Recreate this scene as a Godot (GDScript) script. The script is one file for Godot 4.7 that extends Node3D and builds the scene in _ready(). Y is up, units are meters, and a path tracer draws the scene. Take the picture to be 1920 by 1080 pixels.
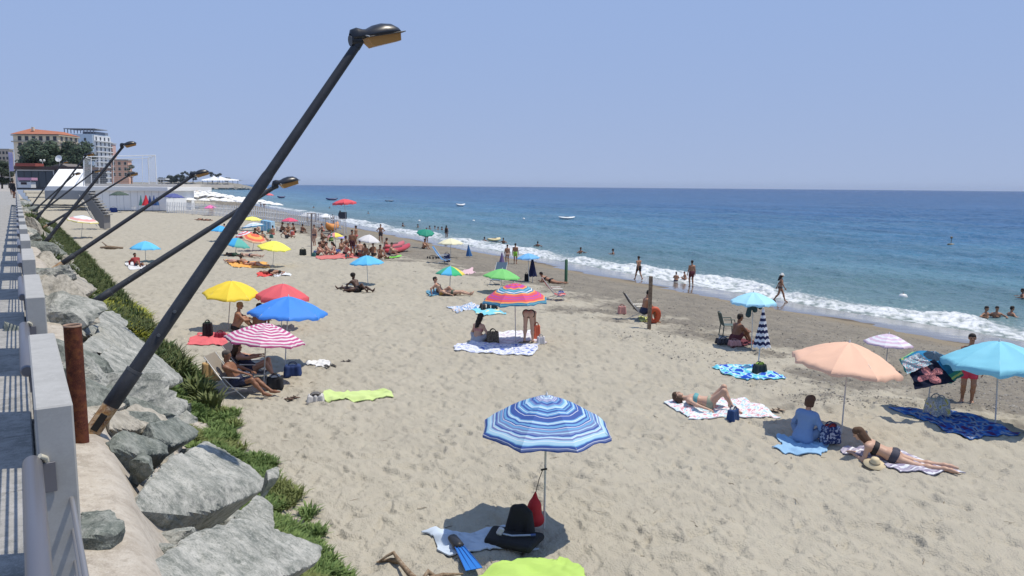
extends Node3D
# A summer beach seen from the promenade railing. World: camera looks along -Z, x to the sea side, y up, metres.
const F := 1430.0                      # focal length in photo pixels (photo is 1920 x 1080)
const EYE := Vector3(0, 5.0, 0)
const SEA := -1.8
const FLOOR := 3.35                    # promenade paving level
var view := Basis.IDENTITY
var along := Vector3(-0.543, 0, -0.8397)   # direction of the sea wall, away from the camera
var out := Vector3(0.8397, 0, -0.543)      # across the wall, towards the sea
var wall0 := Vector3(-1.298, 0, -2.193)   # outer foot of the wall at l = 0
var shore := PackedVector2Array()         # (depth, x) of the water's edge
var n1 := FastNoiseLite.new()
var n2 := FastNoiseLite.new()
var n3 := FastNoiseLite.new()
var rng := RandomNumberGenerator.new()
var mats := {}
var taken := {}

func srgb(r, g, b) -> Color: return Color(r / 255.0, g / 255.0, b / 255.0)
func lin(r, g, b) -> Color: return Color(r, g, b).linear_to_srgb()   # real base colour -> albedo_color

func mat(key: String, col: Color, rough := 0.8, metal := 0.0, back := 0.0, spec := 0.5) -> StandardMaterial3D:
	if mats.has(key): return mats[key]
	var m := StandardMaterial3D.new()
	m.albedo_color = col; m.roughness = rough; m.metallic = metal; m.metallic_specular = spec
	m.cull_mode = BaseMaterial3D.CULL_DISABLED
	if back > 0.0:
		m.backlight_enabled = true; m.backlight = Color(back, back, back)
	m.resource_name = key
	mats[key] = m
	return m

func cmat(col: Color, rough := 0.8, back := 0.0) -> StandardMaterial3D:
	return mat("c_%s_%.2f_%.2f" % [col.to_html(), rough, back], col, rough, 0.0, back)

# ---- photo pixel -> direction, and where that direction meets the ground ----
func ray(px: float, py: float) -> Vector3:
	return (view * Vector3((px - 960.0) / F, -(py - 540.0) / F, -1.0)).normalized()
func on_y(px: float, py: float, y: float) -> Vector3:
	var r := ray(px, py)
	return EYE + r * ((y - EYE.y) / r.y)
func at_depth(px: float, py: float, d: float) -> Vector3:
	var r := ray(px, py)
	return EYE + r * (d / -r.z)
func ground(px: float, py: float) -> Vector3:
	var r := ray(px, py)
	var t := 3.0
	var last := t
	while t < 900.0:
		var p := EYE + r * t
		if p.y < height(p.x, p.z): break
		last = t
		t *= 1.02
	for k in 14:
		var mid := (last + t) * 0.5
		var p2 := EYE + r * mid
		if p2.y < height(p2.x, p2.z): t = mid
		else: last = mid
	return EYE + r * t
func ql(x: float, z: float) -> Vector2:          # (distance out from the wall, distance along it)
	var d := Vector3(x, 0, z) - wall0
	return Vector2(d.dot(out), d.dot(along))
func wl(q: float, l: float, y := 0.0) -> Vector3:
	return wall0 + out * q + along * l + Vector3(0, y, 0)
func shore_x(d: float) -> float:
	var n := shore.size()
	var i := 0
	while i < n - 2 and shore[i + 1].x < d: i += 1
	var a := shore[i]
	var b := shore[i + 1]
	return a.y + (b.y - a.y) * (d - a.x) / (b.x - a.x)
func inland(x: float, z: float) -> float: return (shore_x(-z) - x) * 0.9
func ramp(v: float, ks: Array) -> float:
	if v <= ks[0][0]: return ks[0][1]
	for i in range(1, ks.size()):
		if v <= ks[i][0]:
			var t: float = (v - ks[i - 1][0]) / (ks[i][0] - ks[i - 1][0])
			t = t * t * (3.0 - 2.0 * t) * 0.5 + t * 0.5
			return lerpf(ks[i - 1][1], ks[i][1], t)
	return ks[-1][1]
const SLOPE := [[-60.0, -7.0], [-12.0, -3.2], [0.0, -1.82], [4.0, -1.54], [8.0, -1.0], [14.0, -0.36], [20.0, 0.0]]
const BANK := [[-0.1, 3.06], [0.35, 2.98], [0.62, 2.5], [1.2, 1.45], [1.9, 0.6], [2.6, 0.15], [3.1, -0.06], [4.4, -0.6]]
func height(x: float, z: float) -> float:
	var w := ql(x, z)
	if w.x < -0.1: return FLOOR
	var h := ramp(inland(x, z), SLOPE)
	if w.x < 4.6 and w.y < 150.0: h = maxf(h, ramp(w.x, BANK))
	return h

# ---- geometry helpers ----
func st_new() -> SurfaceTool:
	var st := SurfaceTool.new()
	st.begin(Mesh.PRIMITIVE_TRIANGLES)
	st.set_smooth_group(-1)
	return st
func tri(st: SurfaceTool, a: Vector3, b: Vector3, c: Vector3):
	st.add_vertex(a); st.add_vertex(b); st.add_vertex(c)
func quad(st: SurfaceTool, a, b, c, d):
	tri(st, a, b, c); tri(st, a, c, d)
func box(st: SurfaceTool, t: Transform3D, size: Vector3, bevel := 0.0):
	st.set_smooth_group(-1)
	var h := size * 0.5
	if bevel <= 0.0:
		var p := []
		for i in 8: p.append(t * Vector3(h.x if i & 1 else -h.x, h.y if i & 2 else -h.y, h.z if i & 4 else -h.z))
		for f in [[0, 1, 3, 2], [5, 4, 6, 7], [4, 0, 2, 6], [1, 5, 7, 3], [2, 3, 7, 6], [4, 5, 1, 0]]:
			quad(st, p[f[0]], p[f[3]], p[f[2]], p[f[1]])
		return
	var b := minf(bevel, minf(h.x, minf(h.y, h.z)) * 0.95)
	for ax in 3:
		for s in [-1.0, 1.0]:
			var u := (ax + 1) % 3
			var v := (ax + 2) % 3
			var c := []
			for k in [[-1, -1], [1, -1], [1, 1], [-1, 1]]:
				var q := Vector3.ZERO
				q[ax] = h[ax] * s; q[u] = (h[u] - b) * k[0]; q[v] = (h[v] - b) * k[1]
				c.append(t * q)
			if s > 0: quad(st, c[0], c[3], c[2], c[1])
			else: quad(st, c[0], c[1], c[2], c[3])
	for ax in 3:                                  # edges
		var u := (ax + 1) % 3
		var v := (ax + 2) % 3
		for su in [-1.0, 1.0]:
			for sv in [-1.0, 1.0]:
				var c := []
				for k in [[-1.0, 0], [1.0, 0], [1.0, 1], [-1.0, 1]]:
					var q := Vector3.ZERO
					q[ax] = (h[ax] - b) * k[0]
					q[u] = (h[u] if k[1] == 0 else h[u] - b) * su
					q[v] = (h[v] - b if k[1] == 0 else h[v]) * sv
					c.append(t * q)
				if su * sv > 0: quad(st, c[0], c[3], c[2], c[1])
				else: quad(st, c[0], c[1], c[2], c[3])
	for i in 8:                                   # corners
		var s := Vector3(1.0 if i & 1 else -1.0, 1.0 if i & 2 else -1.0, 1.0 if i & 4 else -1.0)
		var a := t * (Vector3(h.x, h.y - b, h.z - b) * s)
		var bb := t * (Vector3(h.x - b, h.y, h.z - b) * s)
		var c2 := t * (Vector3(h.x - b, h.y - b, h.z) * s)
		if s.x * s.y * s.z > 0: tri(st, a, c2, bb)
		else: tri(st, a, bb, c2)
func tube(st: SurfaceTool, pts: Array, radii: Array, sides := 8, caps := true):
	st.set_smooth_group(0)
	var rings := []
	var up := Vector3.UP
	for i in pts.size():
		var d: Vector3
		if i == 0: d = pts[1] - pts[0]
		elif i == pts.size() - 1: d = pts[i] - pts[i - 1]
		else: d = (pts[i + 1] - pts[i]).normalized() + (pts[i] - pts[i - 1]).normalized()
		d = d.normalized()
		if i == 0 and absf(d.dot(up)) > 0.9: up = Vector3.RIGHT
		var a := d.cross(up).normalized()
		var b := a.cross(d).normalized()
		up = b
		var r: float = radii[i] if radii.size() > 1 else radii[0]
		var ring := []
		for k in sides:
			var t := TAU * k / sides
			ring.append(pts[i] + (a * cos(t) + b * sin(t)) * r)
		rings.append(ring)
	for i in pts.size() - 1:
		for k in sides:
			var k2 := (k + 1) % sides
			quad(st, rings[i][k], rings[i][k2], rings[i + 1][k2], rings[i + 1][k])
	if caps:
		st.set_smooth_group(-1)
		for k in range(1, sides - 1):
			tri(st, rings[0][0], rings[0][k + 1], rings[0][k])
			tri(st, rings[-1][0], rings[-1][k], rings[-1][k + 1])
func rod(st: SurfaceTool, a: Vector3, b: Vector3, r: float, sides := 6):
	tube(st, [a, b], [r], sides)
func lathe(st: SurfaceTool, t: Transform3D, prof: Array, sides := 12, smooth := true):
	st.set_smooth_group(0 if smooth else -1)
	for i in prof.size() - 1:
		for k in sides:
			var a0 := TAU * k / sides
			var a1 := TAU * (k + 1) / sides
			var p := func(r, y, a): return t * Vector3(r * cos(a), y, r * sin(a))
			quad(st, p.call(prof[i][0], prof[i][1], a0), p.call(prof[i][0], prof[i][1], a1), p.call(prof[i + 1][0], prof[i + 1][1], a1), p.call(prof[i + 1][0], prof[i + 1][1], a0))
func fix(st: SurfaceTool) -> ArrayMesh:
	st.generate_normals()
	return st.commit()
func mi(called: String, mesh: Mesh, m: Material, parent: Node = self) -> MeshInstance3D:
	var o := MeshInstance3D.new()
	o.mesh = mesh
	o.material_override = m
	o.cast_shadow = GeometryInstance3D.SHADOW_CASTING_SETTING_ON
	o.name = numbered(called) if parent == self else called
	parent.add_child(o, true)
	return o
func obj(called: String, st: SurfaceTool, m: Material, parent: Node = self) -> MeshInstance3D:
	return mi(called, fix(st), m, parent)
func numbered(called: String) -> String:
	if not taken.has(called):
		taken[called] = 0
		return called
	taken[called] += 1
	return "%s_%03d" % [called, taken[called]]
func tag(o: Node, label: String, category: String, group := ""):
	o.set_meta("label", label); o.set_meta("category", category)
	if group != "": o.set_meta("group", group)
	return o
func kind(o: Node, k: String):
	o.set_meta("kind", k)
	return o
func thing(called: String, label: String, category: String, at := Vector3.ZERO, turn := 0.0, group := "") -> Node3D:
	var o := Node3D.new()
	o.name = numbered(called)
	add_child(o)
	o.position = at
	o.rotation.y = turn
	tag(o, label, category, group)
	return o
func yaw(deg: float) -> float:                    # heading: 0 away from the camera, 90 to the right, 180 to the camera
	var a := deg_to_rad(deg)
	return atan2(sin(a), -cos(a))
func noise_image(size: int, freq: float, seed_: int, octaves := 4, type := FastNoiseLite.TYPE_SIMPLEX_SMOOTH) -> Image:
	var n := FastNoiseLite.new()
	n.seed = seed_; n.frequency = freq; n.noise_type = type
	n.fractal_octaves = octaves
	return n.get_seamless_image(size, size)
func ramp_image(src: Image, cols: Array) -> ImageTexture:    # grey -> colours, evenly spaced stops
	var g := Gradient.new()
	var offs := PackedFloat32Array()
	var cs := PackedColorArray()
	for i in cols.size():
		offs.append(float(i) / (cols.size() - 1)); cs.append(cols[i])
	g.offsets = offs; g.colors = cs
	var im := Image.create(src.get_width(), src.get_height(), false, Image.FORMAT_RGB8)
	for y in src.get_height():
		for x in src.get_width():
			im.set_pixel(x, y, g.sample(src.get_pixel(x, y).r))
	return ImageTexture.create_from_image(im)
func normal_tex(src: Image, bump: float) -> ImageTexture:
	var im := src.duplicate()
	im.convert(Image.FORMAT_RGBA8)
	im.bump_map_to_normal_map(bump)
	return ImageTexture.create_from_image(im)
func textured(key: String, tex: Texture2D, scale: float, rough := 0.9, nrm: Texture2D = null, nscale := 1.0, spec := 0.3) -> StandardMaterial3D:
	var m := mat(key, Color.WHITE, rough, 0.0, 0.0, spec)
	m.albedo_texture = tex
	m.uv1_triplanar = true; m.uv1_world_triplanar = true
	m.uv1_scale = Vector3(scale, scale, scale)
	if nrm:
		m.normal_enabled = true; m.normal_texture = nrm; m.normal_scale = nscale
	return m

func _ready():
	# ---- camera ----
	view = Basis(Vector3.RIGHT, deg_to_rad(-7.6)) * Basis(Vector3.BACK, deg_to_rad(0.5))
	var cam := Camera3D.new()
	cam.name = "camera"
	cam.fov = rad_to_deg(2.0 * atan(540.0 / F))
	cam.near = 0.1; cam.far = 20000.0
	cam.transform = Transform3D(view, EYE)
	add_child(cam)
	cam.current = true
	# ---- sky, sun, exposure ----
	var sky_m := ProceduralSkyMaterial.new()
	sky_m.sky_top_color = srgb(147, 175, 224)
	sky_m.sky_horizon_color = srgb(168, 185, 217)
	sky_m.sky_curve = 0.11
	sky_m.ground_horizon_color = srgb(160, 176, 207)
	sky_m.ground_bottom_color = srgb(120, 130, 140)
	sky_m.sun_angle_max = 1.0
	var sky := Sky.new()
	sky.sky_material = sky_m
	var env := Environment.new()
	env.background_mode = Environment.BG_SKY
	env.sky = sky
	env.tonemap_mode = Environment.TONE_MAPPER_LINEAR
	env.tonemap_exposure = 1.0
	env.sdfgi_enabled = true; env.ssao_enabled = true; env.ssil_enabled = true
	env.fog_enabled = true
	env.fog_density = 0.00005
	env.fog_light_color = srgb(190, 203, 226)
	var we := WorldEnvironment.new()
	we.name = "environment"
	we.environment = env
	add_child(we)
	var sun := DirectionalLight3D.new()
	sun.name = "sun"
	sun.light_energy = 1.35
	sun.light_color = Color(1.0, 0.965, 0.9)
	sun.light_angular_distance = 0.53
	sun.shadow_enabled = true
	add_child(sun)
	sun.look_at_from_position(Vector3(0.62, 1.6, -0.12), Vector3.ZERO)
	# ---- shared data ----
	rng.seed = 7
	n1.seed = 11; n1.frequency = 1.0; n1.fractal_octaves = 3
	n2.seed = 23; n2.frequency = 1.0; n2.noise_type = FastNoiseLite.TYPE_CELLULAR; n2.cellular_return_type = FastNoiseLite.RETURN_DISTANCE; n2.cellular_jitter = 1.0
	n2.fractal_type = FastNoiseLite.FRACTAL_NONE
	n3.seed = 31; n3.frequency = 1.0; n3.fractal_octaves = 2
	for p in [[1920, 642], [1800, 619], [1700, 604], [1600, 588], [1500, 571], [1400, 553], [1300, 536], [1200, 518], [1100, 499], [1030, 487], [900, 466], [800, 446], [700, 428], [640, 416], [560, 398], [500, 387], [440, 375], [410, 366]]:
		var w := on_y(p[0], p[1], SEA)
		shore.append(Vector2(-w.z, w.x))
	var t0 := Time.get_ticks_msec()
	for step in [["land", build_land], ["sea", build_sea], ["promenade", build_promenade], ["bank", build_bank], ["lamps", build_lamps], ["town", build_town], ["club", build_club], ["umbrellas", build_umbrellas], ["people", build_people], ["props", build_props]]:
		step[1].call()
		print(step[0], " ", Time.get_ticks_msec() - t0)

# ---------------------------------------------------------------- the beach
func sand_bump(x: float, z: float, s: float) -> float:
	var w := n3.get_noise_2d(x * 0.5, z * 0.5)
	var wx := x + n3.get_noise_2d(x * 1.6 + 40.0, z * 1.6) * 0.25
	var wz := z + n3.get_noise_2d(x * 1.6, z * 1.6 - 70.0) * 0.25
	var rx := wx * 0.88 + wz * 0.47                          # hollows trodden mostly across the beach
	var rz := wz * 0.88 - wx * 0.47
	var c := n2.get_noise_2d(rx * 1.7, rz * 2.7) + 1.0
	var c2 := n2.get_noise_2d(rx * 3.0 + 9.0, rz * 5.0) + 1.0
	var pit := -0.047 * (1.0 - smoothstep(0.10, 0.50, c)) * clampf(0.75 + w * 1.6, 0.25, 1.3) - 0.027 * (1.0 - smoothstep(0.08, 0.45, c2))
	var b := n1.get_noise_2d(wx * 1.1, wz * 1.5) * 0.050 + c * 0.020 + pit + w * 0.05
	b += n1.get_noise_2d(wx * 5.0, wz * 8.0) * 0.020
	return b * clampf((s - 4.0) / 14.0, 0.12, 1.0)
func build_land():
	# sand: one sheet, finest near the promenade, from the bank to under the water
	var grain := noise_image(1024, 0.16, 5, 3)
	var sand := mat("sand", Color.WHITE, 0.95, 0.0, 0.0, 0.15)
	sand.albedo_texture = ramp_image(grain, [Color(0.76, 0.76, 0.77), Color(0.9, 0.9, 0.9), Color(0.96, 0.96, 0.95), Color(1, 1, 1)])
	sand.normal_enabled = true
	sand.normal_texture = normal_tex(noise_image(1024, 0.05, 6, 5), 5.0)
	sand.normal_scale = 1.2
	sand.vertex_color_use_as_albedo = true
	var dry := Color(0.478, 0.440, 0.362)
	var dry2 := Color(0.428, 0.394, 0.324)
	var grav := Color(0.285, 0.258, 0.215)
	var grav2 := Color(0.215, 0.196, 0.168)
	var damp := Color(0.285, 0.242, 0.182)
	var wetc := Color(0.15, 0.125, 0.098)
	var cols := 760
	var a0 := deg_to_rad(-44.0)
	var a1 := deg_to_rad(39.0)
	var dist := []
	var d := 5.0
	while d < 560.0:
		dist.append(d)
		d *= 1.0062 if d < 60.0 else (1.011 if d < 150.0 else 1.03)
	var verts := PackedVector3Array()
	var colr := PackedColorArray()
	var uvs := PackedVector2Array()
	var keep := PackedByteArray()
	for r in dist:
		for c in cols:
			var a := lerpf(a0, a1, float(c) / (cols - 1))
			var x: float = sin(a) * r
			var z: float = -cos(a) * r
			var s := inland(x, z)
			var w := ql(x, z)
			var ok := w.x > 2.6 and s > -14.0 and not (w.y > 162.0 and w.x < 30.0 and s < 0)
			keep.append(1 if ok else 0)
			if not ok:
				verts.append(Vector3(x, -3, z)); colr.append(dry); uvs.append(Vector2(x, z)); continue
			var h := ramp(s, SLOPE)
			h += sand_bump(x, z, s)
			if s < 26.0: h += n1.get_noise_2d(x * 0.12, z * 0.12) * 0.10 * clampf((s - 3.0) / 8.0, 0.0, 1.0)
			verts.append(Vector3(x, h, z))
			var m1 := n1.get_noise_2d(x * 0.35, z * 0.35)
			var m2 := n3.get_noise_2d(x * 2.2, z * 2.2)
			var edge := 19.0 + m1 * 3.6 + n3.get_noise_2d(x * 0.11, z * 0.11) * 3.0
			var g := clampf((edge - s) / 2.6 + m2 * 0.5, 0.0, 1.0)
			var base := dry.lerp(dry2, clampf(0.35 + m2 * 0.55 + m1 * 0.5, 0.0, 1.0))
			var gc := grav.lerp(grav2, clampf(0.4 + m2 * 0.8 + m1 * 0.7, 0.0, 1.0))
			var col := base.lerp(gc, g)
			var dm := clampf((8.0 + m1 * 1.6 - s) / 2.0 + m2 * 0.25, 0.0, 1.0)
			col = col.lerp(damp.lerp(grav2, clampf(m1 * 1.4 - 0.1, 0.0, 0.6)), dm)
			col = col.lerp(wetc, clampf((4.3 + m1 * 0.7 - s) / 0.7, 0.0, 1.0))
			colr.append(col)
			uvs.append(Vector2(x, z) * 0.45)
	mi("beach_sand", grid_mesh(verts, colr, uvs, keep, cols, dist.size()), sand).set_meta("kind", "structure")
	# wet sheen left by the last wave: a film of water on the lowest strip of the beach
	var wet := mat("wet_sand", lin(0.17, 0.15, 0.125), 0.13, 0.0, 0.0, 0.6)
	var v2 := PackedVector3Array()
	var keep2 := PackedByteArray()
	var rows := 0
	var dd := 22.0
	while dd < 320.0:
		rows += 1
		var sx := shore_x(dd)
		for k in 14:
			var lim := 4.1 + n1.get_noise_2d(dd * 0.22, 3.0) * 1.1 + n3.get_noise_2d(dd * 0.9, 8.0) * 0.35
			var s := lerpf(-2.5, lim, k / 13.0)
			var x := sx - s / 0.9
			v2.append(Vector3(x, ramp(s, SLOPE) + sand_bump(x, -dd, s) + 0.012 + (0.012 if k < 13 else -0.02), -dd))
			keep2.append(1)
		dd *= 1.006
	mi("wet_sand", grid_mesh(v2, PackedColorArray(), PackedVector2Array(), keep2, 14, rows), wet).set_meta("kind", "structure")
	# pebbles lying on the upper face of the slope
	var st := st_new()
	var ico := []
	for k in 6: ico.append([Vector3(1, 0, 0), Vector3(-1, 0, 0), Vector3(0, 0.55, 0), Vector3(0, -0.55, 0), Vector3(0, 0, 0.8), Vector3(0, 0, -0.8)][k])
	for f in [[2, 4, 0], [2, 1, 4], [2, 5, 1], [2, 0, 5], [3, 0, 4], [3, 4, 1], [3, 1, 5], [3, 5, 0]]:
		tri(st, ico[f[0]], ico[f[2]], ico[f[1]])
	var peb := MultiMesh.new()
	peb.transform_format = MultiMesh.TRANSFORM_3D
	peb.use_colors = true
	peb.mesh = fix(st)
	var spots := []
	while spots.size() < 14000:
		var px := rng.randf_range(700, 1960)
		var py := rng.randf_range(440, 800)
		var p := on_y(px, py, -0.5)
		var s := inland(p.x, p.z)
		if s < 6.5 or s > 21.0: continue
		if rng.randf() > 0.35 + 0.8 * n1.get_noise_2d(p.x * 0.35, p.z * 0.35) + clampf((19.0 - s) * 0.06, -0.2, 0.5): continue
		p.y = ramp(s, SLOPE) + sand_bump(p.x, p.z, s) + n1.get_noise_2d(p.x * 0.12, p.z * 0.12) * 0.10 * clampf((s - 3.0) / 8.0, 0.0, 1.0)
		spots.append(p)
	peb.instance_count = spots.size()
	for i in spots.size():
		var sz := 0.014 + 0.034 * pow(rng.randf(), 2.5)
		var b := Basis(Vector3.UP, rng.randf() * TAU).scaled(Vector3(sz, sz, sz))
		peb.set_instance_transform(i, Transform3D(b, spots[i]))
		var g := rng.randf_range(0.09, 0.34)
		peb.set_instance_color(i, Color(g, g * 0.93, g * 0.82))
	var pm := mat("pebble", Color.WHITE, 0.85)
	pm.vertex_color_use_as_albedo = true
	var po := MultiMeshInstance3D.new()
	po.multimesh = peb; po.material_override = pm
	po.name = "pebbles"
	add_child(po)
	tag(po, "grey pebbles scattered over the slope above the waterline", "pebbles")
	kind(po, "stuff")

func grid_mesh(v: PackedVector3Array, c: PackedColorArray, uv: PackedVector2Array, keep: PackedByteArray, cols: int, rows: int) -> ArrayMesh:
	var idx := PackedInt32Array()
	var turned := (v[1] - v[0]).cross(v[cols] - v[0]).y < 0.0
	var nrm := PackedVector3Array()
	nrm.resize(v.size())
	for r in rows:
		var rm := maxi(r - 1, 0) * cols
		var rp := mini(r + 1, rows - 1) * cols
		for k in cols:
			var i := r * cols + k
			var dx := v[r * cols + mini(k + 1, cols - 1)] - v[r * cols + maxi(k - 1, 0)]
			var dz := v[rp + k] - v[rm + k]
			var n := dx.cross(dz).normalized()
			nrm[i] = n if n.y > 0 else -n
			if r < rows - 1 and k < cols - 1 and keep[i] and keep[i + 1] and keep[i + cols] and keep[i + cols + 1]:
				if turned: idx.append_array([i, i + 1, i + cols, i + 1, i + cols + 1, i + cols])
				else: idx.append_array([i, i + cols, i + 1, i + 1, i + cols, i + cols + 1])
	var arr := []
	arr.resize(Mesh.ARRAY_MAX)
	arr[Mesh.ARRAY_VERTEX] = v
	arr[Mesh.ARRAY_NORMAL] = nrm
	if c.size(): arr[Mesh.ARRAY_COLOR] = c
	if uv.size(): arr[Mesh.ARRAY_TEX_UV] = uv
	arr[Mesh.ARRAY_INDEX] = idx
	var m := ArrayMesh.new()
	m.add_surface_from_arrays(Mesh.PRIMITIVE_TRIANGLES, arr)
	return m

# ---------------------------------------------------------------- the sea
func build_sea():
	var sea := mat("sea", Color.WHITE, 0.2, 0.0, 0.0, 0.13)
	sea.vertex_color_use_as_albedo = true
	sea.normal_enabled = true
	var wn := FastNoiseLite.new()
	wn.seed = 77; wn.frequency = 0.018; wn.fractal_octaves = 5
	sea.normal_texture = normal_tex(wn.get_seamless_image(1024, 1024), 7.0)
	sea.normal_scale = 2.2
	var cols := 700
	var a0 := deg_to_rad(-36.0)
	var a1 := deg_to_rad(39.0)
	var dist := []
	var d := 24.0
	while d < 11000.0:
		dist.append(d)
		d *= 1.0062 if d < 320.0 else (1.014 if d < 900.0 else 1.07)
	var verts := PackedVector3Array()
	var colr := PackedColorArray()
	var uvs := PackedVector2Array()
	var keep := PackedByteArray()
	var stops := [[0.0, Color(0.150, 0.215, 0.215)], [8.0, Color(0.108, 0.188, 0.218)], [26.0, Color(0.084, 0.182, 0.250)], [60.0, Color(0.054, 0.146, 0.245)], [130.0, Color(0.030, 0.100, 0.214)], [330.0, Color(0.019, 0.078, 0.188)], [1200.0, Color(0.010, 0.058, 0.160)]]
	var swell := (out * 0.93 - along * 0.1).normalized()
	for r in dist:
		for c in cols:
			var a := lerpf(a0, a1, float(c) / (cols - 1))
			var x: float = sin(a) * r
			var z: float = -cos(a) * r
			var s := -inland(x, z)                       # metres offshore
			var ok := s > -6.0
			keep.append(1 if ok else 0)
			uvs.append(Vector2(x * 0.045 + z * 0.02, z * 0.11 - x * 0.05))
			if not ok:
				verts.append(Vector3(x, SEA - 3.0, z)); colr.append(Color.BLACK); continue
			var la := x * along.x + z * along.z         # along the shore
			var h := 0.0
			var wob := n1.get_noise_2d(la * 0.05, 5.0)
			var wob2 := n3.get_noise_2d(la * 0.28, s * 0.25)
			# wind ripples and swell
			var oc := clampf(s / 14.0, 0.1, 1.0)
			if r < 900.0:
				h += n1.get_noise_2d(s * 0.20 + wob * 2.0, la * 0.055) * 0.24 * oc
				h += n3.get_noise_2d(s * 0.75, la * 0.22) * 0.13 * oc
			# the breaking wave
			var fade := clampf(1.25 - (r - 90.0) / 160.0, 0.25, 1.0)
			var wid := (3.1 + wob * 3.2 + n3.get_noise_2d(la * 0.11, 60.0) * 2.2) * lerpf(0.5, 1.0, fade)
			var crest := wid * 0.72
			h += 0.42 * fade * exp(-pow((s - crest) / 1.25, 2.0)) * (0.75 + wob2 * 0.5)
			h += 0.10 * exp(-pow((s - crest - 7.0 - wob * 2.0) / 2.0, 2.0))
			h -= 0.10 * exp(-pow((s - crest - 3.4) / 1.4, 2.0))
			var fn := n1.get_noise_2d(la * 0.9, s * 1.5)
			var fn2 := n3.get_noise_2d(la * 2.6, s * 3.4)
			var f := smoothstep(0.2, 1.0, s + fn * 1.1) * (1.0 - smoothstep(wid - 0.9, wid + 0.6, s + fn * 1.5))
			f *= clampf(0.95 + fn * 1.3 + fn2 * 0.7, 0.0, 1.0)
			# torn lacing behind the breaker and a few strays farther out
			var lace := (1.0 - smoothstep(wid, wid + 5.0, s)) * smoothstep(0.12, 0.3, absf(fn) * -1.0 + 0.34) * smoothstep(0.0, 0.25, fn2)
			f = maxf(f, lace * 0.55 * fade)
			h += f * (0.05 + 0.035 * fn2 + 0.05 * fn)
			h *= smoothstep(0.2, 2.6, s)
			if s < 0.6: h -= 0.05 * clampf(0.6 - s, 0.0, 1.0)
			verts.append(Vector3(x, SEA + h, z))
			var k := 0
			var sv := maxf(s + n1.get_noise_2d(x * 0.03, z * 0.03) * s * 0.45, 0.0)
			while k < stops.size() - 2 and stops[k + 1][0] < sv: k += 1
			var t: float = clampf((sv - stops[k][0]) / (stops[k + 1][0] - stops[k][0]), 0.0, 1.0)
			var col: Color = stops[k][1].lerp(stops[k + 1][1], t)
			var streak := n1.get_noise_2d(la * 0.012 + 50.0, s * 0.06) * 0.26 + n3.get_noise_2d(la * 0.13, s * 0.42) * 0.18 * clampf(s / 40.0, 0.2, 1.0)  # wind patches, plus reflections and shading of small waves put into the colour
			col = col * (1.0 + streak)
			# sand churned up around the breaker
			col = col.lerp(Color(0.22, 0.235, 0.21), clampf(1.0 - s / (wid + 3.0), 0.0, 1.0) * 0.55)
			col = col.lerp(Color(0.72, 0.74, 0.74), clampf(f, 0.0, 1.0))
			col.a = 1.0
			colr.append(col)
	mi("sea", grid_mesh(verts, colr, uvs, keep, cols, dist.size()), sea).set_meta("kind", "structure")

# ---------------------------------------------------------------- promenade and railing
func wall_basis() -> Basis: return Basis(out, Vector3.UP, -along)      # x out to sea, z back to the camera
func rock_image(seed_: int, dark: Color, mid: Color, pale: Color) -> ImageTexture:
	var a := noise_image(512, 0.012, seed_, 6)
	var b := noise_image(512, 0.05, seed_ + 1, 4)
	var g := noise_image(512, 0.3, seed_ + 2, 2)
	var im := Image.create(512, 512, false, Image.FORMAT_RGB8)
	for y in 512:
		for x in 512:
			var v := a.get_pixel(x, y).r
			var w := b.get_pixel(x, y).r
			var c := dark.lerp(mid, smoothstep(0.18, 0.5, v)).lerp(pale, smoothstep(0.5, 0.85, v))
			c = c.lerp(pale, smoothstep(0.58, 0.8, w) * 0.75).lerp(dark, smoothstep(0.42, 0.22, w) * 0.75)
			var sp := g.get_pixel(x, y).r
			c = c.lerp(pale, smoothstep(0.62, 0.8, sp) * 0.8).lerp(dark, smoothstep(0.36, 0.2, sp) * 0.8)
			im.set_pixel(x, y, c.linear_to_srgb())
	return ImageTexture.create_from_image(im)
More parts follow.
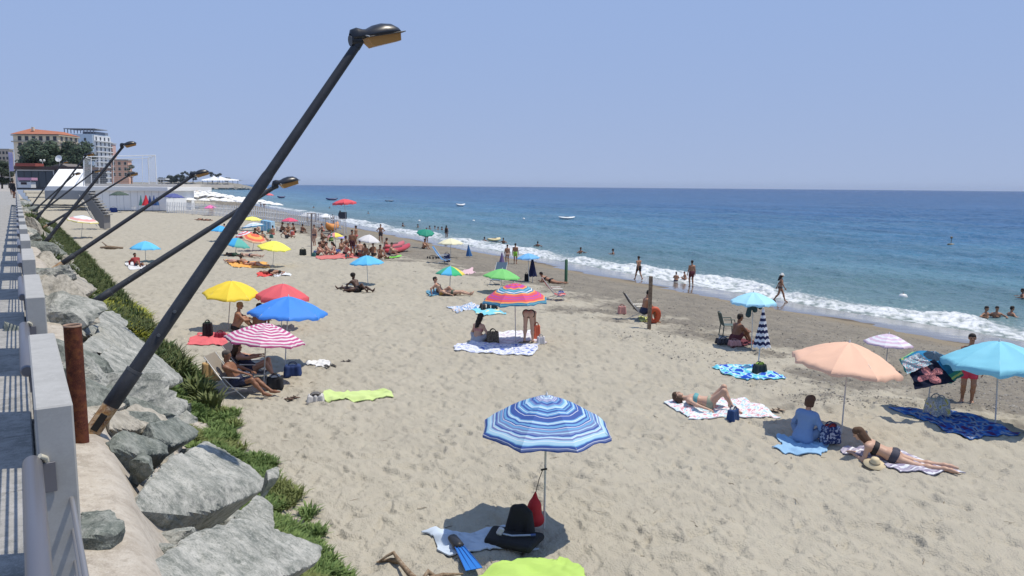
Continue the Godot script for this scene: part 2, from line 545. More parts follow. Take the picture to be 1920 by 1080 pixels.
func build_promenade():
	var concrete := textured("concrete", rock_image(41, Color(0.22, 0.22, 0.21), Color(0.30, 0.295, 0.28), Color(0.36, 0.35, 0.335)), 0.6, 0.9)
	var block_m := textured("painted_block", rock_image(43, Color(0.33, 0.33, 0.32), Color(0.36, 0.36, 0.35), Color(0.385, 0.385, 0.375)), 0.9, 0.8)
	var steel := mat("rail_steel", lin(0.17, 0.17, 0.19), 0.4, 0.5)
	var bar_m := mat("bar_steel", lin(0.30, 0.30, 0.31), 0.5, 0.6)
	var wb := wall_basis()
	# bed under the paving, with the retaining face towards the sea
	var st := st_new()
	box(st, Transform3D(wb, wl(-8.1, 75.0, 2.19)), Vector3(16.0, 2.2, 170.0))
	var bed := obj("promenade", st, concrete)
	kind(bed, "structure")
	var slab := st_new()
	box(slab, Transform3D.IDENTITY, Vector3(1.045, 0.06, 1.045), 0.008)
	var slab_mesh := fix(slab)
	for row in 3:
		for k in 50:
			var s := mi("paving_slab", slab_mesh, concrete, bed)
			s.transform = Transform3D(wb, wl(-0.635 - 1.06 * row, 0.60 + 1.06 * (k - 3), FLOOR - 0.03 + rng.randf() * 0.003))
	# grey carriageway strip beyond the slabs and the pale kerb far along
	st = st_new()
	box(st, Transform3D(wb, wl(-8.2, 75.0, FLOOR - 0.03)), Vector3(9.6, 0.05, 168.0))
	kind(obj("road", st, textured("asphalt", rock_image(47, Color(0.16, 0.16, 0.16), Color(0.2, 0.2, 0.2), Color(0.25, 0.245, 0.24)), 0.5, 0.95)), "structure")
	# parapet blocks with rail panels between them
	var bst := st_new()
	box(bst, Transform3D.IDENTITY, Vector3(0.097, 2.1, 1.28), 0.005)
	var block := fix(bst)
	var plate := st_new()
	box(plate, Transform3D.IDENTITY, Vector3(0.05, 0.09, 0.006), 0.001)
	var plate_mesh := fix(plate)
	var clip := st_new()
	tube(clip, [Vector3(0.012, 0.012, 0.03), Vector3(0.026, 0.0, 0.02), Vector3(0.03, -0.03, 0.006)], [0.008], 7)
	var clip_mesh := fix(clip)
	var bars := st_new()
	rod(bars, Vector3(0, 0, 0.632), Vector3(0, 0, -0.632), 0.0075, 8)
	var bar_mesh := fix(bars)
	var rail := st_new()
	tube(rail, [Vector3(0, 0, 0.628), Vector3(0, 0, 0.62), Vector3(0, 0, -0.62), Vector3(0, 0, -0.628)], [0.020, 0.025, 0.025, 0.020], 18)
	var rail_mesh := fix(rail)
	for k in range(-1, 26):
		if k >= 0:
			var t := thing("parapet_block", "grey painted concrete parapet block between railing panels", "parapet block", wl(-0.0485, 2.537 * k + 0.64, 2.25), 0.0, "parapet blocks along the promenade edge")
			t.basis = wb
			mi("block", block, block_m, t).position = Vector3(0, 1.05, 0)
		var pn := thing("railing_panel", "steel railing panel of thin bars with a round handrail between two parapet blocks", "railing", wl(-0.02, 2.537 * k + 1.909, FLOOR), 0.0, "railing panels along the promenade")
		pn.basis = wb
		for b in 7:
			mi("bar", bar_mesh, bar_m, pn).position = Vector3(0, 0.71 - 0.10 * b, 0)
		mi("handrail", rail_mesh, steel, pn).position = Vector3(-0.092, 0.84, 0.0)
		for z in [0.622, -0.622]:
			mi("bracket_plate", plate_mesh, steel, pn).position = Vector3(-0.06, 0.79, z)
			mi("rail_clip", clip_mesh, mat("clip", lin(0.55, 0.52, 0.42), 0.6), pn).position = Vector3(-0.085, 0.85, z - 0.02)
	# rusty pipe standing outside the wall
	var p0 := on_y(150, 818, 3.05)
	var dep := -p0.z
	var top := at_depth(124, 609, dep)
	var rust := textured("rust", rock_image(51, Color(0.05, 0.018, 0.014), Color(0.105, 0.032, 0.024), Color(0.20, 0.075, 0.03)), 0.8, 0.85)
	var pp := thing("rusty_pipe", "rust brown steel pipe standing upright behind the parapet", "pipe", p0)
	st = st_new()
	tube(st, [Vector3(0, -0.12, 0), Vector3(0, top.y - p0.y, 0)], [0.062], 20, false)
	tube(st, [Vector3(0, top.y - p0.y, 0), Vector3(0, top.y - p0.y - 0.25, 0)], [0.056], 20, false)
	obj("pipe_wall", st, rust, pp)
	st = st_new()
	lathe(st, Transform3D(Basis.IDENTITY, Vector3(0, top.y - p0.y, 0)), [[0.055, -0.012], [0.055, 0.002], [0.064, 0.002], [0.064, -0.012]], 20)
	obj("rim", st, cmat(lin(0.3, 0.2, 0.15), 0.8), pp)

# ---------------------------------------------------------------- boulder bank
func rock_mesh(planes: Array, n: int, rough: float, seed_: int, scale := Vector3.ONE) -> ArrayMesh:
	# a lump cut by planes (normal, distance), with broken surfaces
	var ns := FastNoiseLite.new()
	ns.seed = seed_; ns.frequency = 1.0; ns.fractal_octaves = 4
	var st := SurfaceTool.new()
	st.begin(Mesh.PRIMITIVE_TRIANGLES)
	var dirs := [[Vector3.RIGHT, Vector3.UP, Vector3.BACK], [Vector3.LEFT, Vector3.UP, Vector3.FORWARD], [Vector3.UP, Vector3.BACK, Vector3.RIGHT], [Vector3.DOWN, Vector3.FORWARD, Vector3.RIGHT], [Vector3.BACK, Vector3.UP, Vector3.LEFT], [Vector3.FORWARD, Vector3.UP, Vector3.RIGHT]]
	var pt := func(d: Vector3):
		d = d.normalized()
		var r := 9.0
		for p in planes:
			var c: float = d.dot(p[0])
			if c > 0.02: r = minf(r, p[1] / c)
		var q := d * r
		var b := ns.get_noise_3dv(q * 1.1) * rough + ns.get_noise_3dv(q * 4.0 + Vector3(9, 3, 1)) * rough * 0.42
		return q * scale + d * b
	for f in dirs:
		var g := []
		for i in n + 1:
			for j in n + 1:
				g.append(pt.call(f[0] + f[1] * tan((2.0 * i / n - 1.0) * PI / 4) + f[2] * tan((2.0 * j / n - 1.0) * PI / 4)))
		for i in n:
			for j in n:
				var a: Vector3 = g[i * (n + 1) + j]
				var b: Vector3 = g[(i + 1) * (n + 1) + j]
				var c: Vector3 = g[(i + 1) * (n + 1) + j + 1]
				var e: Vector3 = g[i * (n + 1) + j + 1]
				var flip := (b - a).cross(c - a).dot(a) > 0
				st.set_smooth_group(-1)
				if flip: quad(st, a, e, c, b)
				else: quad(st, a, b, c, e)
	return fix(st)
func random_planes(r: RandomNumberGenerator) -> Array:
	var pl := [[Vector3(r.randf_range(-0.3, 0.3), 1, r.randf_range(-0.3, 0.3)).normalized(), r.randf_range(0.42, 0.6)], [Vector3.DOWN, 0.5]]
	var k := 5 + r.randi() % 3
	for i in k:
		var a := TAU * (i + r.randf_range(-0.3, 0.3)) / k
		pl.append([Vector3(cos(a), r.randf_range(-0.35, 0.55), sin(a)).normalized(), r.randf_range(0.7, 1.0)])
	for i in 3:
		var a := r.randf() * TAU
		pl.append([Vector3(cos(a), r.randf_range(0.5, 1.2), sin(a)).normalized(), r.randf_range(0.66, 0.8)])
	return pl
func build_bank():
	var earth := textured("bank_earth", rock_image(61, Color(0.29, 0.255, 0.215), Color(0.415, 0.375, 0.32), Color(0.49, 0.455, 0.40)), 0.5, 0.95, normal_tex(noise_image(512, 0.03, 62, 5), 6.0), 0.8)
	var cols := 46
	var rows := 0
	var v := PackedVector3Array()
	var keep := PackedByteArray()
	var l := -5.0
	while l < 152.0:
		rows += 1
		for c in cols:
			var q := lerpf(-0.09, 4.4, float(c) / (cols - 1))
			var h := ramp(q, BANK)
			var p := wl(q, l, 0)
			var m := clampf((q - 0.6) / 1.0, 0.08, 1.0)
			h += n1.get_noise_2d(p.x * 0.9, p.z * 0.9) * 0.12 * m + n1.get_noise_2d(p.x * 3.5, p.z * 3.5) * 0.06 * m
			p.y = h
			v.append(p); keep.append(1)
		l += 0.11 if l < 14.0 else 0.35
	kind(mi("bank", grid_mesh(v, PackedColorArray(), PackedVector2Array(), keep, cols, rows), earth), "structure")
	var nt := normal_tex(noise_image(512, 0.022, 66, 6), 9.0)
	var grey := textured("rock_grey", rock_image(71, Color(0.115, 0.13, 0.118), Color(0.285, 0.29, 0.265), Color(0.47, 0.465, 0.43)), 0.4, 0.92, nt, 1.0)
	var dark := textured("rock_dark", rock_image(73, Color(0.075, 0.09, 0.082), Color(0.15, 0.168, 0.15), Color(0.30, 0.31, 0.285)), 0.6, 0.9, nt, 1.0)
	var tan_m := textured("rock_tan", rock_image(75, Color(0.20, 0.185, 0.155), Color(0.35, 0.325, 0.275), Color(0.46, 0.43, 0.37)), 0.5, 0.93, nt, 1.0)
	# boulders traced from their upper faces: [material, height at the wall end, height at the sand end, thickness, outline, label]
	var traced := [
		[grey, 2.95, 2.15, 1.00, [[228, 930], [296, 872], [402, 808], [458, 834], [499, 880], [496, 915], [428, 948], [330, 955]], "large pale grey slab boulder with dark undercut face beside the concrete ledge"],
		[grey, 2.95, 2.00, 1.25, [[258, 1062], [330, 1008], [440, 972], [540, 984], [614, 1008], [606, 1050], [500, 1105], [380, 1120]], "huge speckled boulder with a dark green broken end above the grass"],
		[dark, 3.10, 3.08, 0.35, [[146, 952], [208, 946], [240, 988], [222, 1000], [146, 1010]], "flat dark green slab set into the pale concrete ledge"],
		[dark, 2.80, 2.30, 0.90, [[278, 792], [340, 783], [376, 797], [368, 822], [330, 838], [290, 824]], "dark angular boulder wedged below the rusted lamp foot"],
		[dark, 3.00, 2.70, 0.45, [[198, 818], [262, 812], [318, 826], [330, 846], [280, 850], [214, 838]], "low dark rock at the foot of the leaning lamp"],
		[dark, 2.95, 2.90, 0.40, [[253, 856], [270, 838], [290, 848], [282, 866]], "small charcoal stone resting on the concrete ledge"],
		[grey, 1.50, 1.15, 0.80, [[436, 962], [480, 925], [508, 940], [524, 985], [470, 1000]], "grey rock tucked under the large slab beside the grass"],
		[grey, 1.00, 0.90, 0.50, [[498, 882], [520, 878], [526, 894], [502, 900]], "small block of stone poking from the grass"],
		[tan_m, 2.98, 2.50, 0.60, [[200, 772], [250, 758], [318, 772], [322, 790], [250, 806], [205, 800]], "flat tan rock behind the rusted lamp foot"],
		[grey, 2.80, 1.95, 1.00, [[228, 748], [300, 733], [352, 738], [358, 764], [330, 786], [270, 784]], "broad grey boulder with a broken dark front below the lamp pole"],
		[grey, 2.95, 1.70, 1.10, [[160, 690], [196, 650], [288, 648], [348, 688], [352, 712], [300, 735], [210, 738], [165, 716]], "rounded pale boulder crossed by the lamp pole"],
		[tan_m, 3.02, 2.88, 0.50, [[146, 752], [164, 738], [232, 745], [236, 764], [180, 776], [146, 770]], "tan slab between the rusty pipe and the pale boulder"],
		[grey, 2.98, 1.90, 0.95, [[150, 640], [180, 612], [250, 612], [300, 648], [280, 662], [180, 668]], "grey slab boulder uphill of the pale boulder"],
		[grey, 3.02, 2.00, 0.95, [[96, 612], [150, 584], [216, 578], [248, 600], [236, 622], [150, 632], [100, 628]], "long grey slab lying under the second lamp"],
		[dark, 3.02, 2.80, 0.60, [[90, 602], [120, 560], [152, 556], [160, 590], [120, 604]], "dark fractured rock beside the second lamp foot"],
		[tan_m, 3.02, 2.20, 0.85, [[80, 545], [110, 512], [150, 512], [190, 540], [150, 560], [100, 560]], "tan ledge rock below the third lamp foot"],
	]
	for t in traced:
		var pts := []
		var lo := 1e9
		var hi := -1e9
		for p in t[4]:
			lo = minf(lo, p[0]); hi = maxf(hi, p[0])
		var cen := Vector3.ZERO
		for p in t[4]:
			pts.append(on_y(p[0], p[1], lerpf(t[1], t[2], (p[0] - lo) / maxf(hi - lo, 1.0))))
			cen += pts[-1]
		cen /= pts.size()
		for i in pts.size(): pts[i] = cen + (pts[i] - cen) * (0.95 if t[3] < 1.0 else 1.0)
		var nrm := Vector3.ZERO
		for i in pts.size():
			var a: Vector3 = pts[i] - cen
			var b: Vector3 = pts[(i + 1) % pts.size()] - cen
			nrm += a.cross(b)
		nrm = nrm.normalized()
		if nrm.y < 0: nrm = -nrm
		var mid: Vector3 = cen - nrm * t[3] * 0.5
		var planes := [[nrm, t[3] * 0.5], [-nrm, t[3] * 0.5]]
		for i in pts.size():
			var a: Vector3 = pts[i]
			var b: Vector3 = pts[(i + 1) % pts.size()]
			var sn := (b - a).cross(nrm).normalized()
			if sn.dot(a - cen) < 0: sn = -sn
			sn = (sn - nrm * rng.randf_range(0.1, 0.45)).normalized()
			planes.append([sn, maxf((a - mid).dot(sn), 0.04)])
			if rng.randf() < 0.7:
				var tn := (nrm + sn * rng.randf_range(0.15, 0.7)).normalized()
				planes.append([tn, (a.lerp(cen, rng.randf_range(0.1, 0.4)) - mid).dot(tn)])
			planes.append([(sn + nrm * 1.1).normalized(), (a - mid).dot((sn + nrm * 1.1).normalized()) * 0.97])
		var o := mi("boulder", rock_mesh(planes, 46 if t[3] > 0.55 else 22, 0.075, 200 + traced.find(t)), t[0])
		o.position = mid
		tag(o, t[5], "boulder")
	# the rest of the bank: loose boulders all the way along
	var r2 := RandomNumberGenerator.new()
	r2.seed = 99
	var shapes := []
	for k in 9: shapes.append(rock_mesh(random_planes(r2), 13, 0.09, 300 + k))
	var placed := 0
	for k in 900:
		if placed >= 170: break
		var ll := 3.0 + 85.0 * pow(r2.randf(), 1.4)
		var q := r2.randf_range(0.15, 2.1)
		if ll < 5.5 and (q < 1.0 or r2.randf() < 0.4): continue
		var sz := r2.randf_range(0.26, 0.62) * (0.6 if ll < 5.5 else 1.0)
		var p := wl(q, ll, ramp(q, BANK) - sz * 0.12)
		var m: Material = [grey, grey, tan_m, dark][r2.randi() % 4]
		var o := mi("boulder", shapes[r2.randi() % 9], m)
		var bs := wall_basis() * Basis.from_euler(Vector3(r2.randf_range(-0.2, 0.2), r2.randf() * TAU, -0.35 + r2.randf_range(-0.3, 0.3)))
		o.transform = Transform3D(bs.scaled_local(Vector3(sz * r2.randf_range(1.0, 1.5), sz * r2.randf_range(0.6, 0.95), sz)), p)
		var tone: String = "pale grey" if m == grey else ("dark green grey" if m == dark else "tan")
		tag(o, "%s weathered boulder in the rock bank below the parapet" % tone, "boulder", "%s boulders of the rock bank" % tone)
		placed += 1
	# rubble fallen into the gaps and onto the ledge
	for k in 130:
		var ll := -1.5 + 16.0 * r2.randf()
		var q := r2.randf_range(0.1, 2.4)
		if q < 0.5 and r2.randf() < 0.6: continue
		var sz := 0.03 + 0.13 * pow(r2.randf(), 2.0)
		var m: Material = [grey, dark, tan_m][k % 3]
		var o := mi("stone", shapes[k % 9], m)
		o.transform = Transform3D(Basis.from_euler(Vector3(r2.randf_range(-0.4, 0.4), r2.randf() * TAU, r2.randf_range(-0.4, 0.4))).scaled_local(Vector3(sz * 1.4, sz * 0.8, sz)), wl(q, ll, ramp(q, BANK) + sz * 0.2))
		tag(o, "small %s stone lying in the gaps between the boulders" % ["pale grey", "dark", "tan"][k % 3], "stone", "small %s stones of the rock bank" % ["pale grey", "dark", "tan"][k % 3])
	build_cover()
func leaf_tuft(n: int, w: float, droop: float, seed_: int) -> ArrayMesh:
	var r := RandomNumberGenerator.new()
	r.seed = seed_
	var st := st_new()
	for i in n:
		var a := r.randf() * TAU
		var d := Vector3(cos(a), 0, sin(a))
		var side := Vector3(-sin(a), 0, cos(a)) * w
		var b := d * r.randf() * 0.35
		var lean := r.randf_range(0.15, 0.9) * droop
		var m := b + d * lean * 0.45 + Vector3(0, r.randf_range(0.45, 0.7), 0)
		var e := m + d * lean * 0.7 + Vector3(0, r.randf_range(0.1, 0.45), 0)
		tri(st, b - side * 0.4, m - side, b + side * 0.4)
		tri(st, b + side * 0.4, m - side, m + side)
		tri(st, m - side, e, m + side)
	return fix(st)
func scatter(called: String, mesh: Mesh, m: Material, spots: Array, label: String, cat: String):
	var mm := MultiMesh.new()
	mm.transform_format = MultiMesh.TRANSFORM_3D
	mm.use_colors = true
	mm.mesh = mesh
	mm.instance_count = spots.size()
	for i in spots.size():
		mm.set_instance_transform(i, spots[i][0])
		mm.set_instance_color(i, spots[i][1])
	var o := MultiMeshInstance3D.new()
	o.multimesh = mm; o.material_override = m
	o.name = called
	add_child(o)
	tag(o, label, cat)
	kind(o, "stuff")
func build_cover():
	var leaf := mat("leaf", Color.WHITE, 0.7, 0.0, 0.35, 0.3)
	leaf.vertex_color_use_as_albedo = true
	var r := RandomNumberGenerator.new()
	r.seed = 17
	var green := []
	var flower := []
	# edge of the green strip towards the sand, in photo pixels
	for k in 160000:
		if green.size() > 60000: break
		var ll := -4.0 + 92.0 * pow(r.randf(), 2.0)
		var p0 := wl(0, ll)
		var edge := 2.9 + clampf(ll / 40.0, 0.0, 0.4) + n1.get_noise_1d(ll * 0.35) * 0.4 + n3.get_noise_1d(ll * 1.7) * 0.25
		var top := 2.1 + n1.get_noise_1d(ll * 0.5 + 90.0) * 0.5 - clampf((ll - 14.0) / 20.0, 0.0, 1.0) * 0.6
		var q := r.randf_range(top, edge + 0.15)
		if q > edge - 0.25 and r.randf() < 0.5: continue
		var p := wl(q, ll, 0)
		p.y = maxf(ramp(q, BANK) + n1.get_noise_2d(p.x * 0.9, p.z * 0.9) * 0.12, 0.0) - 0.02
		if n3.get_noise_2d(p.x * 1.1, p.z * 1.1) < -0.2: continue
		var s := r.randf_range(0.07, 0.17) * (1.0 + clampf(ll / 60.0, 0.0, 1.0))
		var b := Basis(Vector3.UP, r.randf() * TAU).scaled(Vector3(s * 1.2, s, s * 1.2))
		var g := r.randf()
		var c := Color(0.075, 0.13, 0.04).lerp(Color(0.19, 0.26, 0.085), g)
		if n1.get_noise_2d(p.x * 0.6, p.z * 0.6) > 0.22: c = c.lerp(Color(0.20, 0.19, 0.07), 0.5)
		if ll > 20.0: c = c.lerp(Color(0.10, 0.105, 0.045), 0.35)
		green.append([Transform3D(b, p), c])
		if absf(ll - 27.0) < 4.0 and q > edge - 1.3 and r.randf() < 0.6:
			flower.append([Transform3D(b, p + Vector3(0, s * 0.7, 0)), Color(0.42, 0.40, 0.06).lerp(Color(0.25, 0.30, 0.06), r.randf())])
	for k in 30000:
		var ll := 12.0 + 90.0 * r.randf()
		var q := r.randf_range(0.5, 3.3)
		var p := wl(q, ll, 0)
		if n1.get_noise_2d(p.x * 0.16, p.z * 0.16) + clampf((ll - 30.0) / 60.0, -0.3, 0.3) + (q - 2.2) * 0.2 < 0.05: continue
		p.y = maxf(ramp(q, BANK), 0.0)
		var s := r.randf_range(0.25, 0.55)
		var c := Color(0.05, 0.085, 0.03).lerp(Color(0.14, 0.155, 0.06), r.randf())
		green.append([Transform3D(Basis(Vector3.UP, r.randf() * TAU).scaled(Vector3(s, s, s)), p), c])
	scatter("ground_cover", leaf_tuft(10, 0.075, 1.0, 4), leaf, green, "green creeping plants along the foot of the boulder bank", "ground cover")
	scatter("flowering_cover", leaf_tuft(7, 0.12, 1.3, 9), leaf, flower, "yellow green flowering patch among the creeping plants", "ground cover")

# ---------------------------------------------------------------- leaning lamps
func build_lamps():
	var paint := textured("lamp_paint", rock_image(81, Color(0.013, 0.015, 0.021), Color(0.018, 0.021, 0.029), Color(0.032, 0.036, 0.044)), 0.9, 0.55, null, 1.0, 0.5)
	var rusted := textured("lamp_rust", rock_image(83, Color(0.13, 0.04, 0.015), Color(0.42, 0.24, 0.09), Color(0.58, 0.50, 0.38)), 1.1, 0.9)
	var head_m := mat("lamp_housing", lin(0.014, 0.016, 0.022), 0.35)
	var lens_m := mat("lamp_lens", lin(0.46, 0.23, 0.06), 0.25, 0.0, 0.5)
	var grey_m := mat("lamp_clip", lin(0.5, 0.5, 0.48), 0.4, 0.3)
	var lamps := [
		[172, 812, 678, 72, 1.0, "tall dark leaning lamp with a rusted foot beside the rusty pipe"],
		[150, 584, 522, 346, 1.0, "low slanting dark lamp, second along the bank from the rusty pipe"],
		[100, 505, 364, 328, 1.0, "low slanting lamp with orange rusted foot, third along the bank from the rusty pipe"],
		[72, 470, 232, 273, 1.0, "steep leaning lamp, fourth along the bank from the rusty pipe"],
		[80, 428, 243, 328, 1.0, "low slanting lamp, fifth along the bank from the rusty pipe"],
		[62, 420, 162, 291, 1.0, "steep leaning lamp, sixth along the bank from the rusty pipe"],
		[62, 409, 176, 322, 1.0, "low slanting lamp, seventh along the bank from the rusty pipe"],
		[56, 402, 140, 327, 1.0, "low slanting lamp, eighth along the bank from the rusty pipe"],
		[54, 393, 118, 305, 1.0, "steep thin lamp, ninth along the bank from the rusty pipe"],
	]
	for li in lamps.size():
		var a: Array = lamps[li]
		var near: bool = li < 4
		var b := ground(a[0], a[1])
		if li < 9: b = on_y(a[0], a[1], 2.98 if li == 0 else 2.8)
		var r := ray(a[2], a[3])
		# meet of the sight line with the upright plane that stands across the wall at the foot
		var det := r.x * -out.z + r.z * out.x
		var ex := b.x - EYE.x
		var ez := b.z - EYE.z
		var t := (ex * -out.z + ez * out.x) / det
		var tip := EYE + r * t
		var o := thing("leaning_lamp", a[5], "street lamp", b, 0.0, "lamps leaning out from the bank")
		var v := tip - b
		var len := v.length()
		var u := v / len
		var at := func(k: float): return u * k
		var st := st_new()
		tube(st, [at.call(-0.3), at.call(0.0), at.call(0.27)], [0.063], 20)
		var foot := obj("rusted_foot", st, rusted, o)
		if li == 0:
			st = st_new()
			var side := u.cross(out).normalized()
			var toward := (EYE - b).normalized()
			var nn := (toward - u * toward.dot(u)).normalized()
			box(st, Transform3D(Basis(nn.cross(u), u, nn), at.call(0.11) + nn * 0.056), Vector3(0.055, 0.15, 0.02), 0.004)
			obj("service_hatch", st, mat("hatch_dark", lin(0.012, 0.011, 0.01), 0.9), foot)
		st = st_new()
		tube(st, [at.call(0.255), at.call(0.26), at.call(0.58), at.call(0.585)], [0.062, 0.066, 0.066, 0.062], 20)
		obj("lower_sleeve", st, paint, o)
		st = st_new()
		tube(st, [at.call(0.58), at.call(0.59), at.call(len * 0.62), at.call(len * 0.63), at.call(len - 0.02)], [0.058, 0.055, 0.050, 0.045, 0.040], 20)
		obj("pole", st, paint, o)
		st = st_new()
		tube(st, [at.call(0.57), at.call(0.595)], [0.067], 20)
		obj("collar", st, mat("collar", lin(0.06, 0.065, 0.075), 0.6), o)
		if near:
			var toward2 := (EYE - (b + u * 1.5)).normalized()
			var n2v := (toward2 - u * toward2.dot(u)).normalized()
			for k in [0.93, 1.16]:
				st = st_new()
				tube(st, [at.call(k) + n2v * 0.045, at.call(k) + n2v * 0.068], [0.016, 0.013], 10)
				obj("bolt", st, mat("bolt", lin(0.10, 0.11, 0.12), 0.4, 0.5), o)
		# lantern: its long axis runs out over the beach, nose slightly up
		var f := (out * 0.97 + Vector3(0, 0.24, 0)).normalized()
		var sd := f.cross(Vector3.UP).normalized()
		var up := sd.cross(f).normalized()
		var hb := Basis(f, up, -sd)
		var h := Node3D.new()
		h.name = "lantern"
		o.add_child(h)
		h.transform = Transform3D(hb.orthonormalized() * 1.06, v)
		st = st_new()
		# housing: two humps lofted along x
		var prof := [[-0.10, 0.035, 0.045, 0.01], [-0.085, 0.055, 0.085, 0.0], [-0.03, 0.065, 0.095, 0.0], [0.02, 0.075, 0.075, 0.0], [0.05, 0.10, 0.070, 0.0], [0.12, 0.115, 0.092, 0.0], [0.20, 0.115, 0.10, 0.0], [0.29, 0.105, 0.085, 0.0], [0.345, 0.08, 0.05, 0.0], [0.375, 0.04, 0.015, 0.0]]
		st.set_smooth_group(0)
		var ring := func(p): 
			var g := []
			for k in 13:
				var w: float = PI * k / 12.0
				g.append(Vector3(p[0], sin(w) * p[2] + p[3], cos(w) * p[1]))
			return g
		for k in prof.size() - 1:
			var r0: Array = ring.call(prof[k])
			var r1: Array = ring.call(prof[k + 1])
			for j in 12: quad(st, r0[j], r1[j], r1[j + 1], r0[j + 1])
			quad(st, r0[12], r1[12], r1[0], r0[0])
		obj("housing", st, head_m, h)
		st = st_new()
		tube(st, [Vector3(-0.11, -0.005, 0), Vector3(-0.02, -0.012, 0)], [0.048, 0.055], 14)
		rod(st, hb.inverse() * (-u * 0.10), Vector3(-0.03, -0.02, 0), 0.042, 14)
		obj("clamp", st, head_m, h)
		st = st_new()
		var lp := [Vector3(0.02, -0.005, 0.085), Vector3(0.355, -0.005, 0.06), Vector3(0.355, -0.005, -0.06), Vector3(0.02, -0.005, -0.085)]
		var lq := [Vector3(0.075, -0.088, 0.065), Vector3(0.35, -0.07, 0.045), Vector3(0.35, -0.07, -0.045), Vector3(0.075, -0.088, -0.065)]
		for k in 4: quad(st, lp[k], lp[(k + 1) % 4], lq[(k + 1) % 4], lq[k])
		quad(st, lq[0], lq[1], lq[2], lq[3])
		obj("lens", st, lens_m, h)
		st = st_new()
		box(st, Transform3D(Basis.IDENTITY, Vector3(0.20, -0.004, 0)), Vector3(0.37, 0.008, 0.215), 0.003)
		obj("gasket", st, mat("gasket", lin(0.05, 0.05, 0.055), 0.5), h)
		st = st_new()
		var arc := []
		for k in 9:
			var w := PI * k / 8.0
			arc.append(Vector3(0.03 - 0.02 * sin(w), sin(w) * 0.02 - 0.005, cos(w) * 0.11))
		tube(st, arc, [0.006], 6)
		obj("latch_wire", st, grey_m, h)

# ---------------------------------------------------------------- town, club and headland
func crown_mesh(clumps: Array, per: int, leaf: float, seed_: int) -> ArrayMesh:
	var r := RandomNumberGenerator.new()
	r.seed = seed_
	var st := st_new()
	for c in clumps:
		for i in per:
			var d := Vector3(r.randfn(), r.randfn(), r.randfn()).normalized()
			var p: Vector3 = c[0] + d * c[1] * pow(r.randf(), 0.4) * Vector3(1, 0.8, 1)
			var a := Vector3(r.randfn(), r.randfn() * 0.6, r.randfn()).normalized() * leaf
			var b := a.cross(d).normalized() * leaf * 0.6
			tri(st, p - a, p + b, p + a)
			tri(st, p - a, p + a, p - b)
	return fix(st)
func tree(label: String, base: Vector3, h: float, w: float, col: Color, seed_: int, n := 26, group := "", spire := false):
	var r := RandomNumberGenerator.new()
	r.seed = seed_
	var t := thing("tree", label, "tree", base, 0.0, group)
	var st := st_new()
	tube(st, [Vector3(0, -0.3, 0), Vector3(0.02 * h, h * 0.3, 0), Vector3(0, h * 0.6, 0)], [h * 0.035, h * 0.026, h * 0.015], 8)
	obj("trunk", st, cmat(lin(0.10, 0.075, 0.055), 0.95), t)
	var clumps := []
	for k in n:
		var a := r.randf() * TAU
		var yy := r.randf_range(0.22, 0.92) if not spire else r.randf_range(0.45, 0.95)
		var rr := w * 0.5 * sqrt(maxf(0.05, 1.0 - pow(absf(yy - 0.52) / 0.5, 2.0))) * r.randf_range(0.35, 0.9)
		var c := Vector3(cos(a) * rr, yy * h, sin(a) * rr)
		clumps.append([c, w * r.randf_range(0.13, 0.21)])
		if k % 5 == 0:
			var s2 := st_new()
			tube(s2, [Vector3(0, h * 0.3, 0), Vector3(c.x * 0.5, c.y * 0.8, c.z * 0.5), c], [h * 0.014, h * 0.009, h * 0.004], 5)
			obj("limb", s2, cmat(lin(0.10, 0.075, 0.055), 0.95), t)
	mi("crown", crown_mesh(clumps, 240, w * 0.034, seed_), cmat(col, 0.8, 0.3), t)
	return t
func block_at(called: String, px0: float, px1: float, py0: float, py1: float, d: float, thick: float, m: Material, parent: Node, turn := 0.0) -> MeshInstance3D:
	# an upright block that fills a pixel rectangle at a given depth, its front face at that depth
	var a := at_depth(px0, (py0 + py1) / 2, d)
	var b := at_depth(px1, (py0 + py1) / 2, d)
	var hi := at_depth((px0 + px1) / 2, py0, d).y
	var lo := at_depth((px0 + px1) / 2, py1, d).y
	var st := st_new()
	box(st, Transform3D.IDENTITY, Vector3(b.x - a.x, hi - lo, thick))
	var o := obj(called, st, m, parent)
	var world := Transform3D(Basis(Vector3.UP, turn), Vector3((a.x + b.x) / 2, (hi + lo) / 2, -d - thick / 2))
	o.transform = (parent as Node3D).transform.affine_inverse() * world if parent != self else world
	return o
func window_on(front: MeshInstance3D, w: float, h: float, pos: Vector3, parent: Node, fm: Material, pm: Material, axis := 0):
	var st := st_new()
	var t := 0.12
	var b := Basis.IDENTITY if axis == 0 else Basis(Vector3.UP, -PI / 2)
	for s in [-1, 1]:
		box(st, Transform3D(b, b * Vector3(s * (w + t) / 2, 0, 0)), Vector3(t, h + 2 * t, 0.25))
		box(st, Transform3D(b, b * Vector3(0, s * (h + t) / 2, 0)), Vector3(w, t, 0.25))
	var f := obj("window_frame", st, fm, parent)
	f.position = front.position + pos
	st = st_new()
	box(st, Transform3D(b, Vector3.ZERO), Vector3(w, h, 0.08))
	obj("pane", st, pm, f)
